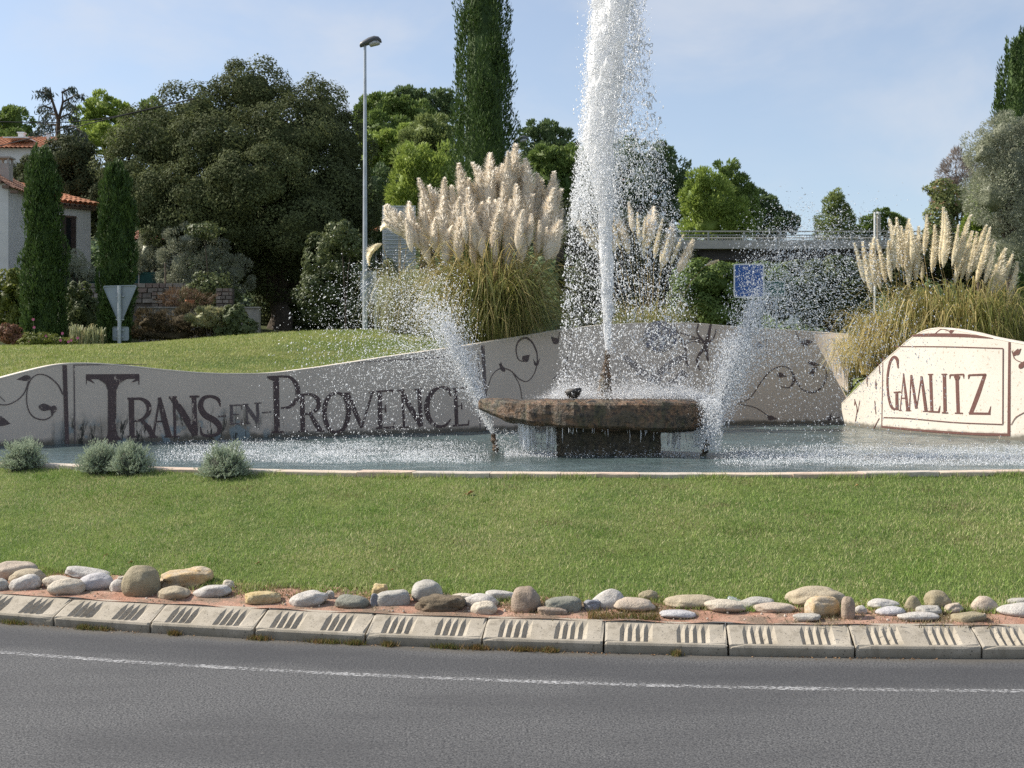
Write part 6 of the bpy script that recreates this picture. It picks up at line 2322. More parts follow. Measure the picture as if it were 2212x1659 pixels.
tree('dark_tree', 'dark tree behind the straw coloured pampas grass', 'tree', [(1990, 560, 60, 50), (2060, 560, 60, 50), (2130, 590, 60, 60), (1940, 590, 50, 60), (2200, 620, 60, 70)], 52, OAK2, 14000, 0.20, 357, 0.5, trunk=0.2)
tree('dark_tree', 'dark tree mass filling the gap behind the water jet', 'tree', [(1250, 500, 60, 70), (1320, 540, 70, 80), (1400, 560, 70, 80), (1460, 600, 50, 80), (1270, 620, 70, 80), (1380, 650, 90, 70)], 60, OAK2, 16000, 0.24, 358, 0.5, trunk=0.25)
tree('bush', 'mid-green bush lit behind the left spray', 'bush', [(700, 560, 50, 56), (745, 530, 40, 44), (770, 600, 50, 66), (700, 640, 60, 70), (760, 680, 60, 50), (830, 640, 50, 70)], 52, BUSHG, 30000, 0.14, 359, 0.5, trunk=0.12, core=0.42)
tree('bush', 'small yellow-green bush at the foot of the lamp post side', 'bush', [(735, 505, 28, 24), (760, 530, 24, 24)], 50.5, BUSHG, 2600, 0.15, 360, 0.5, trunk=0.05, zbase=3.2, csize=0.55, core=0)

# scrub that covers the hillside behind everything
g = np.random.default_rng(410)
n = 70000
Yh = 58 + g.random(n) ** 1.3 * 75
dxh = g.uniform(-250, 2460, n)
Xh = (dxh - CX) / F * Yh
hump = 1.6 * np.abs(np.sin(Xh * 0.55 + Yh * 0.21) * np.sin(Yh * 0.33 - Xh * 0.13)) + 0.5
Zh = terrain_z(Xh, Yh) + hump * g.random(n) ** 0.4
N_ = norm(np.stack([g.normal(0, 0.6, n), g.normal(-0.3, 0.5, n), np.ones(n)], -1))
V, Fc = leaf_quads(np.stack([Xh, Yh, Zh], -1), N_, 0.35 * g.uniform(0.6, 1.5, n), 0.5)
obj('hillside_scrub', V, Fc, PINED, kind='stuff')

# garden on the left
tree('olive_tree', 'grey-green olive shrub left of the stone gate wall', 'tree', [(320, 545, 34, 36), (300, 570, 30, 36), (345, 560, 34, 40), (325, 600, 44, 34)], 55, OLIVE, 16000, 0.12, 361, 0.25, 'needle', trunk=0.1, core=0.4)
tree('olive_tree', 'bushy grey-green olive tree above the gate wall', 'tree', [(410, 520, 50, 44), (450, 550, 50, 50), (390, 570, 50, 50), (470, 600, 46, 46), (420, 610, 56, 36), (510, 590, 40, 44)], 54, OLIVE, 30000, 0.12, 362, 0.3, 'needle', trunk=0.12, core=0.4)
tree('bush', 'light yellow-green leaves of a vine over the gate wall', 'bush', [(440, 500, 34, 16), (455, 620, 40, 26), (480, 645, 36, 26), (420, 640, 30, 22)], 52.6, BUSHG, 4200, 0.15, 363, 0.6, csize=0.5, trunk=0.06, core=0)
tree('olive_tree', 'little olive tree in front of the shuttered house window', 'tree', [(165, 568, 22, 26), (185, 590, 22, 24), (150, 585, 20, 24)], 54, OLIVE, 3500, 0.12, 364, 0.25, 'needle', trunk=0.07, core=0.5)
tree('olive_tree', 'thin olive sprig in front of the left house window', 'tree', [(30, 565, 18, 24), (40, 590, 16, 20)], 54.5, OLIVE, 2200, 0.12, 365, 0.25, 'needle', trunk=0.06, core=0.4)
tree('bush', 'yellow-green bush at the left edge below the house', 'bush', [(30, 610, 34, 34), (15, 650, 40, 44), (50, 660, 28, 44), (20, 700, 44, 36)], 48.5, BUSHY, 9000, 0.14, 366, 0.6, trunk=0.08)
tree('bush', 'green shrub between the two cypresses', 'bush', [(165, 640, 30, 32), (185, 680, 36, 40), (155, 700, 28, 34)], 48, BUSHG, 7000, 0.13, 367, 0.6, trunk=0.08)
tree('bush', 'dark bank of dry brown scrub below the concrete wall', 'bush', [(330, 700, 50, 32), (400, 695, 56, 34), (460, 700, 44, 32), (370, 725, 90, 20)], 47.5, DRYB, 12000, 0.16, 368, 0.2, 'needle', trunk=0.06, zbase=3.2)
tree('bush', 'tawny upright grass tuft on the bank right of the triangular sign', 'bush', [(440, 685, 36, 22), (465, 690, 26, 20)], 46.8, BLADE_S, 4500, 0.22, 369, 0.10, 'needle', trunk=0.05, core=0.4, zbase=3.2)
tree('bush', 'green creeper on the concrete wall end', 'bush', [(505, 690, 34, 32), (530, 715, 30, 26), (490, 720, 30, 24)], 47, BUSHG, 5200, 0.14, 370, 0.6, trunk=0.06, zbase=3.2)
tree('bush', 'reddish flowering bush at the left edge behind the lawn', 'bush', [(20, 720, 28, 22), (45, 735, 24, 18)], 44, leafy('reddish_bush_leaves', (0.10, 0.055, 0.03), (0.26, 0.13, 0.08), 0.2, 1.0), 3200, 0.10, 371, 0.5, trunk=0.04, zbase=3.0)
tree('bush', 'light green low flower plants with pink blooms at the lawn edge', 'bush', [(85, 735, 40, 18), (125, 742, 36, 14), (60, 745, 30, 12)], 43.5, BUSHY, 4200, 0.10, 372, 0.4, trunk=0.03, zbase=3.0)
# spiky garden iris leaves
root = empty('iris_clump', tuple(W(190, 745, 44)))
root.location.z = 3.0
tag(root, 'tall grey-green iris leaves between the cypresses at the lawn edge', 'plant')
frond('leaves', 260, W(178, 748, 44), 0.40, 1.0, 0.18, BLADE_S, root, 380, 0.022)
frond('leaves', 160, W(208, 748, 44), 0.28, 0.85, 0.15, BLADE_S, root, 381, 0.022)
# pink flowers
PINK = plain('pink_petals', (0.62, 0.16, 0.30), 0.6, 0.2, 20)
g = np.random.default_rng(390)
PINKS = ['pink flower at the centre of the low green plants', 'highest pink flower but one, above the low plants', 'pink flower nearest the reddish bush', 'pink flower close to the lawn beside the iris leaves', 'pink flower just right of another, by the iris leaves', 'pink flower against the foot of the left cypress', 'rightmost pink flower among the iris leaves', 'topmost pink flower in front of the left cypress', 'pink flower between the low plants and the cypress foot', 'lowest pink flower at the right end of the low plants']
for k, (x, y) in enumerate([(75, 731), (74, 707), (64, 736), (148, 738), (154, 735), (135, 720), (168, 730), (72, 690), (100, 726), (131, 735)]):
    c = W(x, y, 43.2)
    mb = MB()
    for q in range(5):
        a = 2 * PI * q / 5 + k
        d = np.array([math.cos(a) * 0.055, -0.02, math.sin(a) * 0.055])
        e = np.array([-math.sin(a) * 0.03, 0, math.cos(a) * 0.03])
        mb.add([c, c + d * 0.6 + e, c + d, c + d * 0.6 - e], [(0, 1, 2, 3)])
    o = mb.build('flower', PINK, at=tuple(c))
    MB().tube([c + np.array([0.02, 0.05, -0.55]), c], 0.008, 4).build('stem', BUSHG, o)
    tag(o, PINKS[k], 'flower', 'pink flowers at the left lawn edge')

# =================================================================== HOUSES
ROOF = plain('terracotta_tiles', (0.42, 0.185, 0.095), 0.85, 0.35, 5, 0.3, 20)
ROOFD = plain('weathered_terracotta', (0.36, 0.19, 0.12), 0.85, 0.35, 5, 0.3, 20)
RENDER = plain('offwhite_house_render', (0.62, 0.60, 0.58), 0.9, 0.06, 2, 0.2, 30)
GREYR = plain('grey_house_render', (0.40, 0.37, 0.33), 0.9, 0.10, 2, 0.2, 30)
SHUT = plain('dark_brown_shutter', (0.055, 0.035, 0.03), 0.6, 0.15, 6)
DARKGL = plain('dark_window_glass', (0.02, 0.022, 0.025), 0.1, 0.1, 3, spec=0.6)
EAVE = plain('brown_eave', (0.16, 0.105, 0.075), 0.8, 0.2, 6)
WHITE = plain('white_paint', (0.72, 0.72, 0.71), 0.6, 0.05, 5)


def tiled_roof(root, a, b, c, d, mat, pitch=0.24):
    """round tiles on the roof plane a-b (eave) to d-c (ridge)"""
    a, b, c, d = [np.array(v, float) for v in (a, b, c, d)]
    n = max(2, int(np.linalg.norm(b - a) / pitch))
    up = np.cross(b - a, d - a)
    up /= np.linalg.norm(up)
    if up[2] < 0:
        up = -up
    rows = max(2, int(np.linalg.norm(d - a) / 0.42))
    us = np.linspace(0, 1, n * 6 + 1)
    V = []
    for r in range(rows):
        for e in (0, 1):
            t = (r + e) / rows
            for u in us:
                e0 = a * (1 - u) + b * u
                e1 = d * (1 - u) + c * u
                h = 0.075 * abs(math.sin(u * n * PI)) + (0.035 if e == 0 else 0.0)
                V.append(e0 * (1 - t) + e1 * t + up * h)
    m = len(us)
    Fc = []
    for r in range(rows * 2 - 1):
        for k in range(m - 1):
            i = r * m + k
            Fc.append((i, i + 1, i + 1 + m, i + m))
    return obj('roof_tiles', V, Fc, mat, root, kind='stuff')


def house_main():
    A = W(16, 585, 56.0)
    Bp = W(196, 585, 58.6)
    ze, zb = 10.75, 5.6
    root = empty('house', (A[0], A[1], zb))
    tag(root, 'white house with orange tiled roof and dark shuttered windows behind the cypress pair', 'house')
    t = (Bp - A)
    t[2] = 0
    L_ = np.linalg.norm(t)
    t /= L_
    nb = np.array([-t[1], t[0], 0])
    Dp = 6.0

    def pt(u, w, z):
        return np.array([A[0], A[1], 0]) + t * u + nb * w + np.array([0, 0, z])
    mb = MB()
    V = [pt(u, w, z) for z in (zb, ze) for (u, w) in ((-1.2, 0), (L_, 0), (L_, Dp), (-1.2, Dp))]
    mb.add(V, [(0, 1, 5, 4), (1, 2, 6, 5), (2, 3, 7, 6), (3, 0, 4, 7), (4, 5, 6, 7)])
    mb.build('wall', RENDER, root)
    # eave band with a row of rafter ends
    mb = MB()
    for u in np.arange(-1.2, L_ + 0.3, 0.24):
        p = pt(u, -0.14, ze - 0.09)
        mb.box(p, (0.10, 0.36, 0.10), math.atan2(t[1], t[0]))
    p = pt((L_ - 0.9) / 2, -0.10, ze - 0.20)
    mb.box(p, (L_ + 1.2, 0.2, 0.10), math.atan2(t[1], t[0]))
    mb.build('eave', EAVE, root)
    ov = 0.42
    e0, e1 = pt(-1.3, -ov, ze), pt(L_ + ov, -ov, ze)
    r0, r1 = pt(-1.3, Dp / 2, ze + 1.15), pt(L_ - 2.2, Dp / 2, ze + 1.15)
    tiled_roof(root, e0, e1, r1, r0, ROOF)
    f1 = pt(L_ + ov, Dp + ov, ze)
    tiled_roof(root, e1, f1, r1 + t * 0.01, r1, ROOF)
    for (xa, xb, ya, yb) in ((18, 38, 453, 537), (131, 163, 468, 545)):
        # find the window's place along the facade by its bearing
        us = np.linspace(-1, L_, 500)
        sx = np.array([pt(u, 0, 0)[0] / pt(u, 0, 0)[1] * F + CX for u in us])
        u0, u1 = np.interp(xa, sx, us), np.interp(xb, sx, us)
        um = (u0 + u1) / 2
        ym = pt(um, 0, 0)[1]
        z1, z0 = CAM_H - (ya - CY) / F * ym, CAM_H - (yb - CY) / F * ym
        rzw = math.atan2(t[1], t[0])
        w = u1 - u0
        fr = MB().box(pt(um, -0.03, z1), (w + 0.06, 0.10, 0.09), rzw).build('window', EAVE, root)
        MB().box(pt(um, -0.03, z0), (w + 0.06, 0.10, 0.09), rzw).build('sill', EAVE, fr)
        MB().box(pt(um, -0.012, (z0 + z1) / 2), (w * 0.34, 0.03, z1 - z0 - 0.1), rzw).build('pane', DARKGL, fr)
        for s in (-1, 1):
            mb = MB()
            mb.box(pt(um + s * w * 0.33, -0.06, (z0 + z1) / 2), (w * 0.32, 0.05, z1 - z0), rzw)
            for q in range(9):
                mb.box(pt(um + s * w * 0.33, -0.09, z0 + (q + 0.5) * (z1 - z0) / 9), (w * 0.26, 0.02, 0.07), rzw)
            mb.build('shutter', SHUT, root)


house_main()


def house_gable():
    Y = 52.0
    zb = 5.2
    A = W(-70, 600, Y)
    Bp = W(18, 600, Y)
    ze = CAM_H - (402 - CY) / F * Y
    root = empty('house', (A[0], Y, zb))
    tag(root, 'white gabled house end with chimney, cut by the left edge', 'house')
    x0, x1 = A[0] - 3, Bp[0]
    zr = ze + 1.5
    xm = (x0 + x1) / 2
    mb = MB()
    V = [(x0, Y, zb), (x1, Y, zb), (x1, Y, ze), (xm, Y, zr), (x0, Y, ze), (x0, Y + 3.4, zb), (x1, Y + 3.4, zb), (x1, Y + 3.4, ze), (xm, Y + 3.4, zr), (x0, Y + 3.4, ze)]
    mb.add(V, [(0, 1, 2, 3, 4), (9, 8, 7, 6, 5), (1, 6, 7, 2), (5, 0, 4, 9)]).build('wall', RENDER, root)
    ov = 0.32
    sl = (zr - ze) / (x1 - xm)
    tiled_roof(root, (x1 + ov, Y - 0.25, ze - sl * ov + 0.05), (x1 + ov, Y + 3.6, ze - sl * ov + 0.05), (xm, Y + 3.6, zr + 0.05), (xm, Y - 0.25, zr + 0.05), ROOFD)
    tiled_roof(root, (x0 - ov, Y + 3.6, ze - sl * ov + 0.05), (x0 - ov, Y - 0.25, ze - sl * ov + 0.05), (xm, Y - 0.25, zr + 0.05), (xm, Y + 3.6, zr + 0.05), ROOFD)
    mb = MB()
    for k in range(9):
        t_ = k / 8
        p = np.array([x1 + ov, Y - 0.18, ze - sl * ov - 0.07]) * (1 - t_) + np.array([xm, Y - 0.18, zr - 0.07]) * t_
        mb.box(p, (0.30, 0.14, 0.12))
    mb.build('eave', EAVE, root)
    c0 = W(12, 372, Y + 1.4)
    ch = MB().box((c0[0], Y + 1.4, c0[2] - 0.1), (0.46, 0.46, 0.9)).build('chimney', GREYR, root)
    mb = MB()
    for (sx, sy) in ((-.2, -.2), (.2, -.2), (-.2, .2), (.2, .2)):
        mb.box((c0[0] + sx, Y + 1.4 + sy, c0[2] + 0.46), (0.09, 0.09, 0.24))
    mb.box((c0[0], Y + 1.4, c0[2] + 0.61), (0.64, 0.64, 0.07))
    mb.build('chimney_cap', GREYR, ch)


house_gable()


def simple_house(name, label, x0, x1, ye, yr, Y, zb, depth, wallm, roofm, chims=(), gable=False):
    a, b = W(x0, ye, Y), W(x1, ye, Y)
    root = empty(name, (a[0], Y, zb))
    tag(root, label, 'house')
    ze, zr = a[2], CAM_H - (yr - CY) / F * (Y + depth / 2)
    mb = MB()
    V = [(x, y, z) for z in (zb, ze) for (x, y) in ((a[0], Y), (b[0], Y), (b[0], Y + depth), (a[0], Y + depth))]
    mb.add(V, [(0, 1, 5, 4), (1, 2, 6, 5), (2, 3, 7, 6), (3, 0, 4, 7)])
    mb.add([(a[0], Y, ze), (a[0], Y + depth, ze), (a[0], Y + depth / 2, zr - 0.05)], [(0, 1, 2)])
    mb.add([(b[0], Y, ze), (b[0], Y + depth, ze), (b[0], Y + depth / 2, zr - 0.05)], [(0, 2, 1)])
    mb.build('wall', wallm, root)
    o = 0.4
    tiled_roof(root, (a[0] - o, Y - o, ze - 0.08), (b[0] + o, Y - o, ze - 0.08), (b[0] + o, Y + depth / 2, zr), (a[0] - o, Y + depth / 2, zr), roofm, 0.3)
    tiled_roof(root, (b[0] + o, Y + depth + o, ze - 0.08), (a[0] - o, Y + depth + o, ze - 0.08), (a[0] - o, Y + depth / 2, zr), (b[0] + o, Y + depth / 2, zr), roofm, 0.3)
    for (cx, cyt, cyb, w) in chims:
        t0, t1 = W(cx, cyb, Y + depth * 0.3), W(cx, cyt, Y + depth * 0.3)
        ww = w / F * Y
        c = MB().box((t0[0], Y + depth * 0.3, (t0[2] + t1[2]) / 2 - 0.3), (ww, ww, t1[2] - t0[2] + 0.6)).build('chimney', WHITE, root)
        MB().box((t0[0], Y + depth * 0.3, t1[2] + 0.05), (ww * 1.3, ww * 1.3, 0.08)).build('chimney_cap', WHITE, c)
    return root


h = simple_house('house', 'upper house with bright orange roof and white chimney at the left skyline', -60, 80, 320, 297, 84, 8.5, 7, RENDER, ROOF, ((47, 289, 304, 12), (105, 290, 310, 7)))
# solar panel lying on that roof
p = W(42, 305, 84.9)
MB().box((p[0], 84.9, p[2] + 0.12), (1.7, 1.5, 0.08), 0, 0).build('roof_panel', WHITE, h)
simple_house('garden_shed', 'small grey gabled outbuilding with terracotta roof beside the right cypress', 285, 352, 518, 498, 66, 6.5, 5, GREYR, ROOFD)
simple_house('house', 'distant house with pink tiled roof seen through the water jet', 1195, 1368, 392, 372, 100, 6.0, 8, GREYR, plain('pink_roof_tiles', (0.52, 0.29, 0.22), 0.85, 0.2, 4))
simple_house('house', 'sliver of a red tiled roof glimpsed through the oak shade left of the lamp post', 752, 800, 500, 484, 64, 3.5, 5, GREYR, ROOF)

# =================================================================== GARDEN WALLS, FENCE, POST
STONES_M = [plain('garden_wall_stone', (0.21, 0.18, 0.15), 0.9, 0.25, 4, 0.5, 25), plain('pale_garden_wall_stone', (0.28, 0.245, 0.205), 0.9, 0.25, 4, 0.5, 25), plain('pinkish_garden_wall_stone', (0.22, 0.165, 0.135), 0.9, 0.25, 4, 0.5, 25)]
MORTAR = plain('dark_mortar', (0.12, 0.10, 0.085), 0.95, 0.2, 8)


def stone_wall(name, label, x0, x1, yt, yb, Y, rows, cat='wall', wmin=13, wmax=26, thick=0.4):
    r = random.Random(int(x0 * 7 + x1))
    a, b = W(x0, yb, Y), W(x1, yt, Y)
    root = empty(name, ((a[0] + b[0]) / 2, Y, a[2]))
    tag(root, label, cat)
    MB().box(((a[0] + b[0]) / 2, Y + thick / 2, (a[2] + b[2]) / 2 - 0.4), (b[0] - a[0] - 0.04, thick - 0.06, b[2] - a[2] + 0.8 - 0.04)).build('mortar_core', MORTAR, root)
    hz = (b[2] - a[2]) / rows
    for k in range(rows):
        x = a[0]
        while x < b[0] - 0.05:
            w = r.uniform(wmin, wmax) / F * Y
            w = min(w, b[0] - x)
            if b[0] - x - w < 0.12:
                w = b[0] - x
            mb = MB()
            z = a[2] + hz * (k + 0.5)
            d = r.uniform(0.0, 0.05)
            hw, hh = w / 2 - 0.014, hz / 2 - 0.014
            j = lambda s: s * r.uniform(0.88, 1.0)
            V = [(x + w / 2 + sx * j(hw), Y - d - 0.02 + (0.0 if f == 0 else 0.2), z + sz * j(hh)) for f in (0, 1) for (sx, sz) in ((-1, -1), (1, -1), (1, 1), (-1, 1))]
            mb.add(V, [(0, 1, 2, 3), (0, 4, 5, 1), (1, 5, 6, 2), (2, 6, 7, 3), (3, 7, 4, 0)])
            mb.build('stone', STONES_M[r.randrange(3)], root)
            x += w
    return root


stone_wall('stone_wall', 'low stone garden wall with flat top in front of the green fence', 165, 432, 611, 655, 53, 4, thick=0.4)
stone_wall('stone_pillar', 'short squared stone pillar at the right end of the garden wall', 466, 502, 622, 664, 51.8, 5, 'pillar', 10, 18, 0.5)
stone_wall('stone_pillar', 'short stone pillar half hidden by the triangular sign', 328, 352, 622, 664, 51.8, 5, 'pillar', 9, 15, 0.5)
CONC = plain('weathered_concrete', (0.30, 0.275, 0.24), 0.9, 0.2, 2, 0.4, 20)
cw = empty('concrete_wall', tuple(W(450, 720, 50)))
tag(cw, 'low grey concrete retaining wall below the stone pillars', 'wall')
a, b = W(300, 666, 50), W(560, 745, 50)
MB().box(((a[0] + b[0]) / 2, 50.15, (a[2] + b[2]) / 2), (b[0] - a[0], 0.3, a[2] - b[2])).build('wall_body', CONC, cw)
MB().box(((a[0] + b[0]) / 2, 50.13, a[2] + 0.03), (b[0] - a[0] + 0.08, 0.4, 0.06)).build('wall_cap', CONC, cw)
# red earthen pot on the wall
c = W(410, 660, 50.2)
pot = MB()
K = 12
prf = [(0.10, 0.0), (0.16, 0.2), (0.20, 0.24), (0.20, 0.29), (0.16, 0.29), (0.15, 0.24)]
V = [(c[0] + r_ * math.cos(2 * PI * k / K), c[1] + r_ * math.sin(2 * PI * k / K), a[2] + 0.06 + z_) for (r_, z_) in prf for k in range(K)]
Fc = [(i * K + k, i * K + (k + 1) % K, (i + 1) * K + (k + 1) % K, (i + 1) * K + k) for i in range(5) for k in range(K)]
po = pot.add(V, Fc).build('flower_pot', ROOF, at=(c[0], c[1], a[2] + 0.06))
tag(po, 'round terracotta pot standing on the concrete wall between the stone pillars', 'pot')
tree('bush', 'dry reddish twiggy plant between the two stone pillars', 'bush', [(390, 640, 30, 20), (425, 645, 30, 16), (370, 645, 24, 16)], 51.2, leafy('reddish_dry_twigs', (0.11, 0.07, 0.042), (0.20, 0.13, 0.075), 0.2, 1.0), 2600, 0.20, 391, 0.08, 'needle', csize=0.5, trunk=0.03, core=0, zbase=5.0)

fence = empty('green_fence', tuple(W(240, 612, 54.5)))
tag(fence, 'dark green windbreak fence strung above the stone wall', 'fence')
a, b = W(138, 588, 54.5), W(372, 614, 54.5)
MB().box(((a[0] + b[0]) / 2, 54.5, (a[2] + b[2]) / 2), (b[0] - a[0], 0.03, a[2] - b[2])).build('fence_screen', plain('dark_green_netting', (0.014, 0.062, 0.050), 0.8, 0.15, 5), fence)
for x in (140, 215, 300, 372):
    p = W(x, 585, 54.46)
    MB().tube([(p[0], 54.46, b[2] - 0.3), (p[0], 54.46, p[2])], 0.03, 6).build('post', GREYR, fence)
p = W(357, 575, 53.2)
po = MB().tube([(p[0], 53.2, 5.6), (p[0], 53.2, W(357, 568, 53.2)[2])], 0.045, 7).build('garden_post', plain('rusty_metal', (0.16, 0.125, 0.09), 0.8, 0.3, 8), at=(p[0], 53.2, 5.6))
tag(po, 'thin rusty post rising from the stone wall', 'post')
p = W(360, 548, 60)
po = MB().tube([(p[0], 60, W(360, 566, 60)[2] - 2), (p[0], 60, W(360, 486, 60)[2])], 0.04, 6).build('antenna_pole', WHITE, at=(p[0], 60, 7))
MB().box((p[0] + 0.15, 60, W(360, 488, 60)[2]), (0.4, 0.03, 0.05)).build('aerial_arm', WHITE, po)
tag(po, 'thin white aerial pole with a short arm beside the grey outbuilding', 'pole')

# =================================================================== SIGNS AND LAMPS
GALV = plain('galvanised_metal', (0.38, 0.41, 0.44), 0.45, 0.12, 3, 0.1, 20, metal=0.35)
GALVD = plain('dull_sign_back', (0.27, 0.305, 0.345), 0.5, 0.08, 2, metal=0.25)


def rounded(pts, rad, k=5):
    outp = []
    n = len(pts)
    for i in range(n):
        p, a, b = Vector(pts[i]), Vector(pts[i - 1]), Vector(pts[(i + 1) % n])
        u, v = (a - p).normalized(), (b - p).normalized()
        s, e = p + u * rad, p + v * rad
        for t in np.linspace(0, 1, k):
            outp.append((s * (1 - t) ** 2 + p * 2 * t * (1 - t) + e * t * t))
    return outp


def plate(name, pts2, c, thick, mat, parent, rim=0.0):
    """rounded flat plate in the x-z plane, centred on c, facing the camera; rim folds back toward it"""
    n = len(pts2)
    V = [(c[0] + p[0], c[1], c[2] + p[1]) for p in pts2] + [(c[0] + p[0], c[1] + thick, c[2] + p[1]) for p in pts2]
    Fc = [tuple(range(n)), tuple(range(2 * n - 1, n - 1, -1))] + [(i, n + i, n + (i + 1) % n, (i + 1) % n) for i in range(n)]
    mb = MB().add(V, Fc)
    if rim:
        q = [(c[0] + p[0] * (1 - 0.05), c[1] - rim, c[2] + p[1] * (1 - 0.05)) for p in pts2]
        o = [(c[0] + p[0], c[1] - rim, c[2] + p[1]) for p in pts2]
        o2 = [(c[0] + p[0], c[1] - 0.001, c[2] + p[1]) for p in pts2]
        q2 = [(x, c[1] - 0.001, z) for (x, _, z) in q]
        mb.add(o + q + o2 + q2, [(i, (i + 1) % n, n + (i + 1) % n, n + i) for i in range(n)] + [(i, 2 * n + i, 2 * n + (i + 1) % n, (i + 1) % n) for i in range(n)] + [(n + i, n + (i + 1) % n, 3 * n + (i + 1) % n, 3 * n + i) for i in range(n)])
    return mb.build(name, mat, parent)


Y = 44.5
sc_ = Y / F
X0 = (258 - CX) * sc_
ts = empty('yield_sign', (X0, Y, 2.9))
tag(ts, 'grey back of a triangular yield sign on its post behind the lawn mound', 'road sign')
MB().tube([(X0, Y, 2.6), (X0, Y, CAM_H - (617 - CY) * sc_)], 0.065, 10).build('post', GALV, ts)
cz = CAM_H - (664 - CY) * sc_
tri = [((220 - 258) * sc_, (CY - 617) * sc_ + CAM_H - cz), ((295 - 258) * sc_, (CY - 615) * sc_ + CAM_H - cz), ((258 - 258) * sc_, (CY - 704) * sc_ + CAM_H - cz)]
plate('sign_plate', [tuple(p) for p in rounded([Vector(p) for p in tri], 0.10)], (X0, Y + 0.10, cz), 0.004, GALVD, ts, 0.03)
cz = CAM_H - (720.5 - CY) * sc_
w2, h2 = 17.5 * sc_, 15 * sc_
plate('distance_plate', [tuple(p) for p in rounded([Vector(p) for p in ((-w2, -h2), (w2, -h2), (w2, h2), (-w2, h2))], 0.07)], (X0 + 0.02, Y + 0.10, cz), 0.004, GALVD, ts, 0.03)
mb = MB()
for zz in (640, 690, 713, 728):
    mb.box((X0, Y + 0.075, CAM_H - (zz - CY) * sc_), (0.3, 0.05, 0.04))
mb.build('bracket', GALV, ts)

# street lamp
Y = 40.0
sc_ = Y / F
X0 = (788.5 - CX) * sc_
zb = float(terrain_z(X0, Y))
LAMPH = plain('dark_grey_lamp_housing', (0.085, 0.09, 0.095), 0.45, 0.1, 4)
LAMPG = plain('milky_lamp_glass', (0.42, 0.43, 0.42), 0.15, 0.05, 3)


def lamp(x, ytop, Y, zb, label, flip=1):
    sc = Y / F
    X = (x - CX) * sc
    zt = CAM_H - (ytop - CY) * sc
    root = empty('street_lamp', (X, Y, zb))
    tag(root, label, 'street lamp', 'street lamps round the junction')
    MB().tube([(X, Y, zb - 0.3), (X, Y, zb + 2.2), (X, Y, zt - 0.32)], [0.085, 0.08, 0.045], 12).build('post', GALV, root)
    MB().tube([(X, Y, zb - 0.05), (X, Y, zb + 0.18)], [0.14, 0.12], 12).build('base_collar', GALV, root)
    V = []
    st = [(-0.17, 0.02, 0.045), (-0.15, 0.03, 0.085), (-0.05, 0.07, 0.10), (0.12, 0.145, 0.12), (0.30, 0.20, 0.12), (0.44, 0.20, 0.10), (0.52, 0.165, 0.06), (0.545, 0.13, 0.02)]
    K = 12
    for (u, zc, r) in st:
        for k in range(K):
            a = 2 * PI * k / K
            zz = math.sin(a) * r * (1.15 if math.sin(a) > 0 else 0.8)
            V.append((X + flip * u, Y + math.cos(a) * r * 1.4, zt - 0.33 + zc + zz))
    n = len(st)
    Fc = [(i * K + k, i * K + (k + 1) % K, (i + 1) * K + (k + 1) % K, (i + 1) * K + k) for i in range(n - 1) for k in range(K)] + [tuple(range(K)), tuple((n - 1) * K + k for k in range(K))]
    hd = obj('lamp_head', V, Fc, LAMPH, root, True)
    V = []
    for (u, zc, r) in [(0.14, 0.10, 0.06), (0.18, 0.09, 0.105), (0.30, 0.135, 0.125), (0.42, 0.145, 0.105), (0.49, 0.14, 0.06)]:
        for k in range(K):
            a = 2 * PI * k / K
            V.append((X + flip * u, Y + math.cos(a) * r * 1.25, zt - 0.33 + zc - 0.035 + math.sin(a) * r * 0.75))
    n = 5
    Fc = [(i * K + k, i * K + (k + 1) % K, (i + 1) * K + (k + 1) % K, (i + 1) * K + k) for i in range(n - 1) for k in range(K)] + [tuple(range(K)), tuple((n - 1) * K + k for k in range(K))]
    obj('lamp_glass', V, Fc, LAMPG, hd, True)


lamp(788.5, 78, Y, zb, 'tall grey street lamp against the sky left of the tall cypress')
lamp(1117, 293, 62, 3.0, 'far street lamp whose dark head peeps out right of the tall cypress')

# plates behind the lamp post
Y = 42.5
sc_ = Y / F
X0 = (799 - CX) * sc_
zz = float(terrain_z(X0, Y))
ds = empty('road_sign', (X0, Y, zz))
tag(ds, 'pale grey back of a sign on two posts behind the tall street lamp', 'road sign')
cz = CAM_H - (618 - CY) * sc_
w2, h2 = 18 * sc_, 33 * sc_
plate('sign_plate', [tuple(p) for p in rounded([Vector(p) for p in ((-w2, -h2), (w2, -h2), (w2, h2), (-w2, h2))], 0.06)], (X0 - 0.05, Y + 0.07, cz), 0.004, GALVD, ds, 0.03)
for dx in (-0.12, 0.20):
    MB().tube([(X0 + dx, Y, zz - 0.2), (X0 + dx, Y, cz + h2)], 0.04, 8).build('post', GALV, ds)

# ribbed back of a large direction panel
SILVER = plain('pale_silver_metal', (0.56, 0.58, 0.60), 0.5, 0.08, 2)
Y = 52.0
sc_ = Y / F
xa, xb = (826 - CX) * sc_, (898 - CX) * sc_
dp = empty('direction_panel', ((xa + xb) / 2, Y, 3.2))
tag(dp, 'large pale ribbed metal panel behind the plumes, back of a direction sign', 'road sign')
ys2 = np.linspace(444, 588, 19)
for k in range(18):
    z1, z0 = CAM_H - (ys2[k] - CY) * sc_, CAM_H - (ys2[k + 1] - CY) * sc_
    mb = MB()
    q = (z1 - z0)
    V = [(x, Y + dy, z) for x in (xa, xb) for (dy, z) in ((0.06, z0 + 0.004), (0.02, z0 + q * 0.15), (0.02, z0 + q * 0.55), (-0.06, z0 + q * 0.62), (-0.06, z0 + q * 0.92), (0.06, z1))]
    mb.add(V, [(i, i + 1, i + 7, i + 6) for i in range(5)])
    mb.build('slat', SILVER, dp)
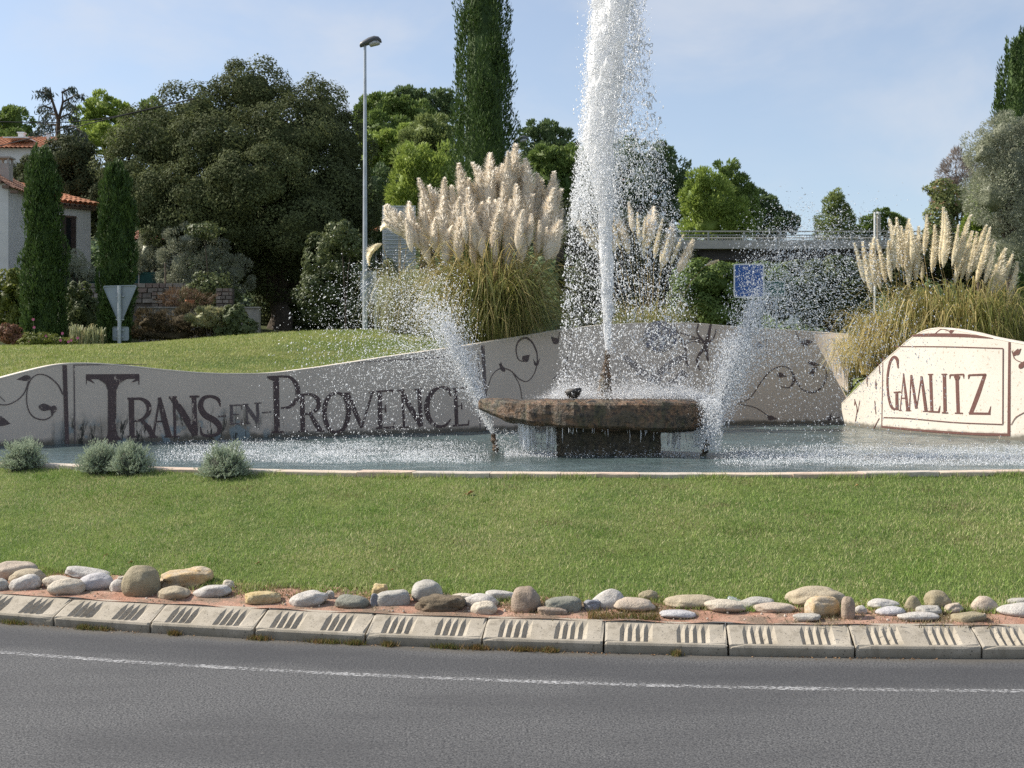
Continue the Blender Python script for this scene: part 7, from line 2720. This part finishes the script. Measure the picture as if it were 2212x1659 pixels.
for x in (xa + 0.25, xb - 0.25):
    MB().tube([(x, Y + 0.14, 2.9), (x, Y + 0.14, CAM_H - (444 - CY) * sc_)], 0.07, 8).build('post', GALV, dp)

# blue sign and green arrow sign behind the right spray
Y = 44.0
sc_ = Y / F
X0 = (1617 - CX) * sc_
bs_ = empty('blue_sign', (X0, Y, 2.3))
tag(bs_, 'blue information sign with white border behind the right spray', 'road sign')
cz = CAM_H - (607 - CY) * sc_
w2, h2 = 33 * sc_, 37 * sc_
rp = lambda w, h, r: [tuple(p) for p in rounded([Vector(p) for p in ((-w, -h), (w, -h), (w, h), (-w, h))], r)]
plate('sign_border', rp(w2, h2, 0.10), (X0, Y - 0.08, cz), 0.012, WHITE, bs_)
plate('sign_face', rp(w2 - 0.05, h2 - 0.05, 0.07), (X0, Y - 0.086, cz), 0.006, plain('road_sign_blue', (0.025, 0.10, 0.36), 0.4, 0.05), bs_)
MB().tube([(X0, Y, 2.0), (X0, Y, cz + h2 * 0.95)], 0.045, 8).build('post', GALV, bs_)
MB().tube([(X0 + 0.16, Y + 0.02, 2.0), (X0 + 0.16, Y + 0.02, cz + h2 * 0.4)], 0.035, 8).build('post', GALV, bs_)
X1 = (1664 - CX) * sc_
gs = empty('green_sign', (X1, Y + 0.4, 2.3))
tag(gs, 'dark green direction board right of the blue sign', 'road sign')
cz = CAM_H - (622 - CY) * sc_
plate('sign_border', rp(36 * sc_, 17 * sc_, 0.05), (X1, Y + 0.32, cz), 0.012, WHITE, gs)
plate('sign_face', rp(36 * sc_ - 0.03, 17 * sc_ - 0.03, 0.04), (X1, Y + 0.314, cz), 0.006, plain('road_sign_green', (0.015, 0.10, 0.075), 0.4, 0.05), gs)
for dx in (-0.3, 0.3):
    MB().tube([(X1 + dx, Y + 0.4, 2.0), (X1 + dx, Y + 0.4, cz + 0.2)], 0.035, 8).build('post', GALV, gs)
# pair of small white triangular plates
X2 = (1715 - CX) * sc_
tr = empty('white_marker', (X2, Y, 2.3))
tag(tr, 'small pair of white triangles like a sail showing above the wall', 'marker')
for (p_, q_, r_) in (((1697, 700), (1713, 700), (1712, 678)), ((1717, 700), (1727, 699), (1717, 679))):
    c = (X2, Y, CAM_H - (700 - CY) * sc_)
    pts = [((p[0] - 1715) * sc_, (700 - p[1]) * sc_) for p in (p_, q_, r_)]
    plate('triangle_plate', pts, c, 0.02, WHITE, tr)
MB().tube([(X2, Y + 0.03, 2.1), (X2, Y + 0.03, CAM_H - (690 - CY) * sc_)], 0.02, 6).build('post', GALV, tr)

# =================================================================== FOOTBRIDGE
Y = 60.0
sc_ = Y / F
fb = empty('footbridge', ((1700 - CX) * sc_, Y, 2.4))
tag(fb, 'long concrete footbridge with thin metal railing crossing behind the fountain', 'bridge')
xa, xb = (1440 - CX) * sc_, (2420 - CX) * sc_
zt, zu = CAM_H - (521 - CY) * sc_, CAM_H - (537 - CY) * sc_
BRC = plain('bridge_concrete', (0.43, 0.40, 0.35), 0.85, 0.14, 1.2, 0.3, 14)
MB().box(((xa + xb) / 2, Y + 1.4, (zt + zu) / 2), (xb - xa, 2.8, zt - zu)).build('deck', BRC, fb)
MB().box(((xa + xb) / 2, Y + 1.4, zu - 0.26), (xb - xa, 1.9, 0.52)).build('girder', plain('shaded_girder', (0.07, 0.06, 0.055), 0.8, 0.2, 2), fb)  # shade under the deck is put into the girder's dark colour
RAIL = plain('pale_rail_metal', (0.34, 0.34, 0.31), 0.45, 0.08, 3, metal=0.3)
zr1, zr2, zr3 = [CAM_H - (v - CY) * sc_ for v in (499.5, 507.5, 518.5)]
for off in (0.08, 2.7):
    for (zz, r_) in ((zr1, 0.035), (zr2, 0.028), (zr3, 0.025)):
        MB().tube([(xa, Y + off, zz), (xb, Y + off, zz)], r_, 6).build('rail', RAIL, fb)
    k = 0
    x = xa + 0.3
    while x < xb:
        MB().box((x, Y + off, (zt + zr1) / 2), (0.07, 0.05, zr1 - zt)).build('rail_post', RAIL, fb)
        x += 1.75
    mb = MB()
    for x in np.arange(xa + 0.12, xb, 0.125):
        mb.box((x, Y + off, (zr3 + zr2) / 2), (0.018, 0.018, zr2 - zr3))
    mb.build('balusters', RAIL, fb, kind='stuff')
for x in (1470, 2330):
    p = (x - CX) * sc_
    MB().box((p, Y + 1.4, (zu - 0.52 + 2.0) / 2), (0.7, 1.6, zu - 0.52 - 2.0)).build('pier', BRC, fb)
X0 = (1893 - CX) * (50.0 / F)
wp = empty('white_pole', (X0, 50.0, 2.3))
tag(wp, 'white pole with grey box and side plate rising among the slim plumes', 'pole')
s5 = 50.0 / F
MB().tube([(X0 - 0.06, 50, 2.0), (X0 - 0.06, 50, CAM_H - (458 - CY) * s5)], 0.045, 8).build('post', WHITE, wp)
MB().box((X0 + 0.11, 50.03, CAM_H - (502 - CY) * s5), (0.13, 0.13, 76 * s5)).build('column_box', GREYR, wp)
MB().tube([(X0 + 0.11, 50.03, CAM_H - (462 - CY) * s5), (X0 + 0.11, 50.03, CAM_H - (458 - CY) * s5)], 0.10, 10).build('cap', WHITE, wp)
MB().box((X0 + 0.02, 50.03, 3.4), (0.10, 0.10, 3.0)).build('lower_post', GREYR, wp)

# =================================================================== POWER LINES
WIRE = plain('black_cable', (0.02, 0.02, 0.022), 0.6, 0.1)
for k, (pts, lab) in enumerate((([(-80, 262), (0, 263), (126, 264.5), (234, 254), (345, 230), (420, 214)], 'upper sagging power line crossing the left skyline'), ([(-80, 334), (0, 315), (108, 288), (234, 257), (345, 231), (420, 212)], 'lower power line rising from the left edge to the oak'))):
    Yw_ = 54.0 + k * 0.3
    P = catmull([(p[0], p[1], 1) for p in pts], 10)
    o = MB().tube([W(p[0], p[1], Yw_ + 0.004 * (p[0])) for p in P], 0.022, 5).build('power_line', WIRE, at=tuple(W(0, 290, Yw_)))
    tag(o, lab, 'power line', 'power lines over the garden')
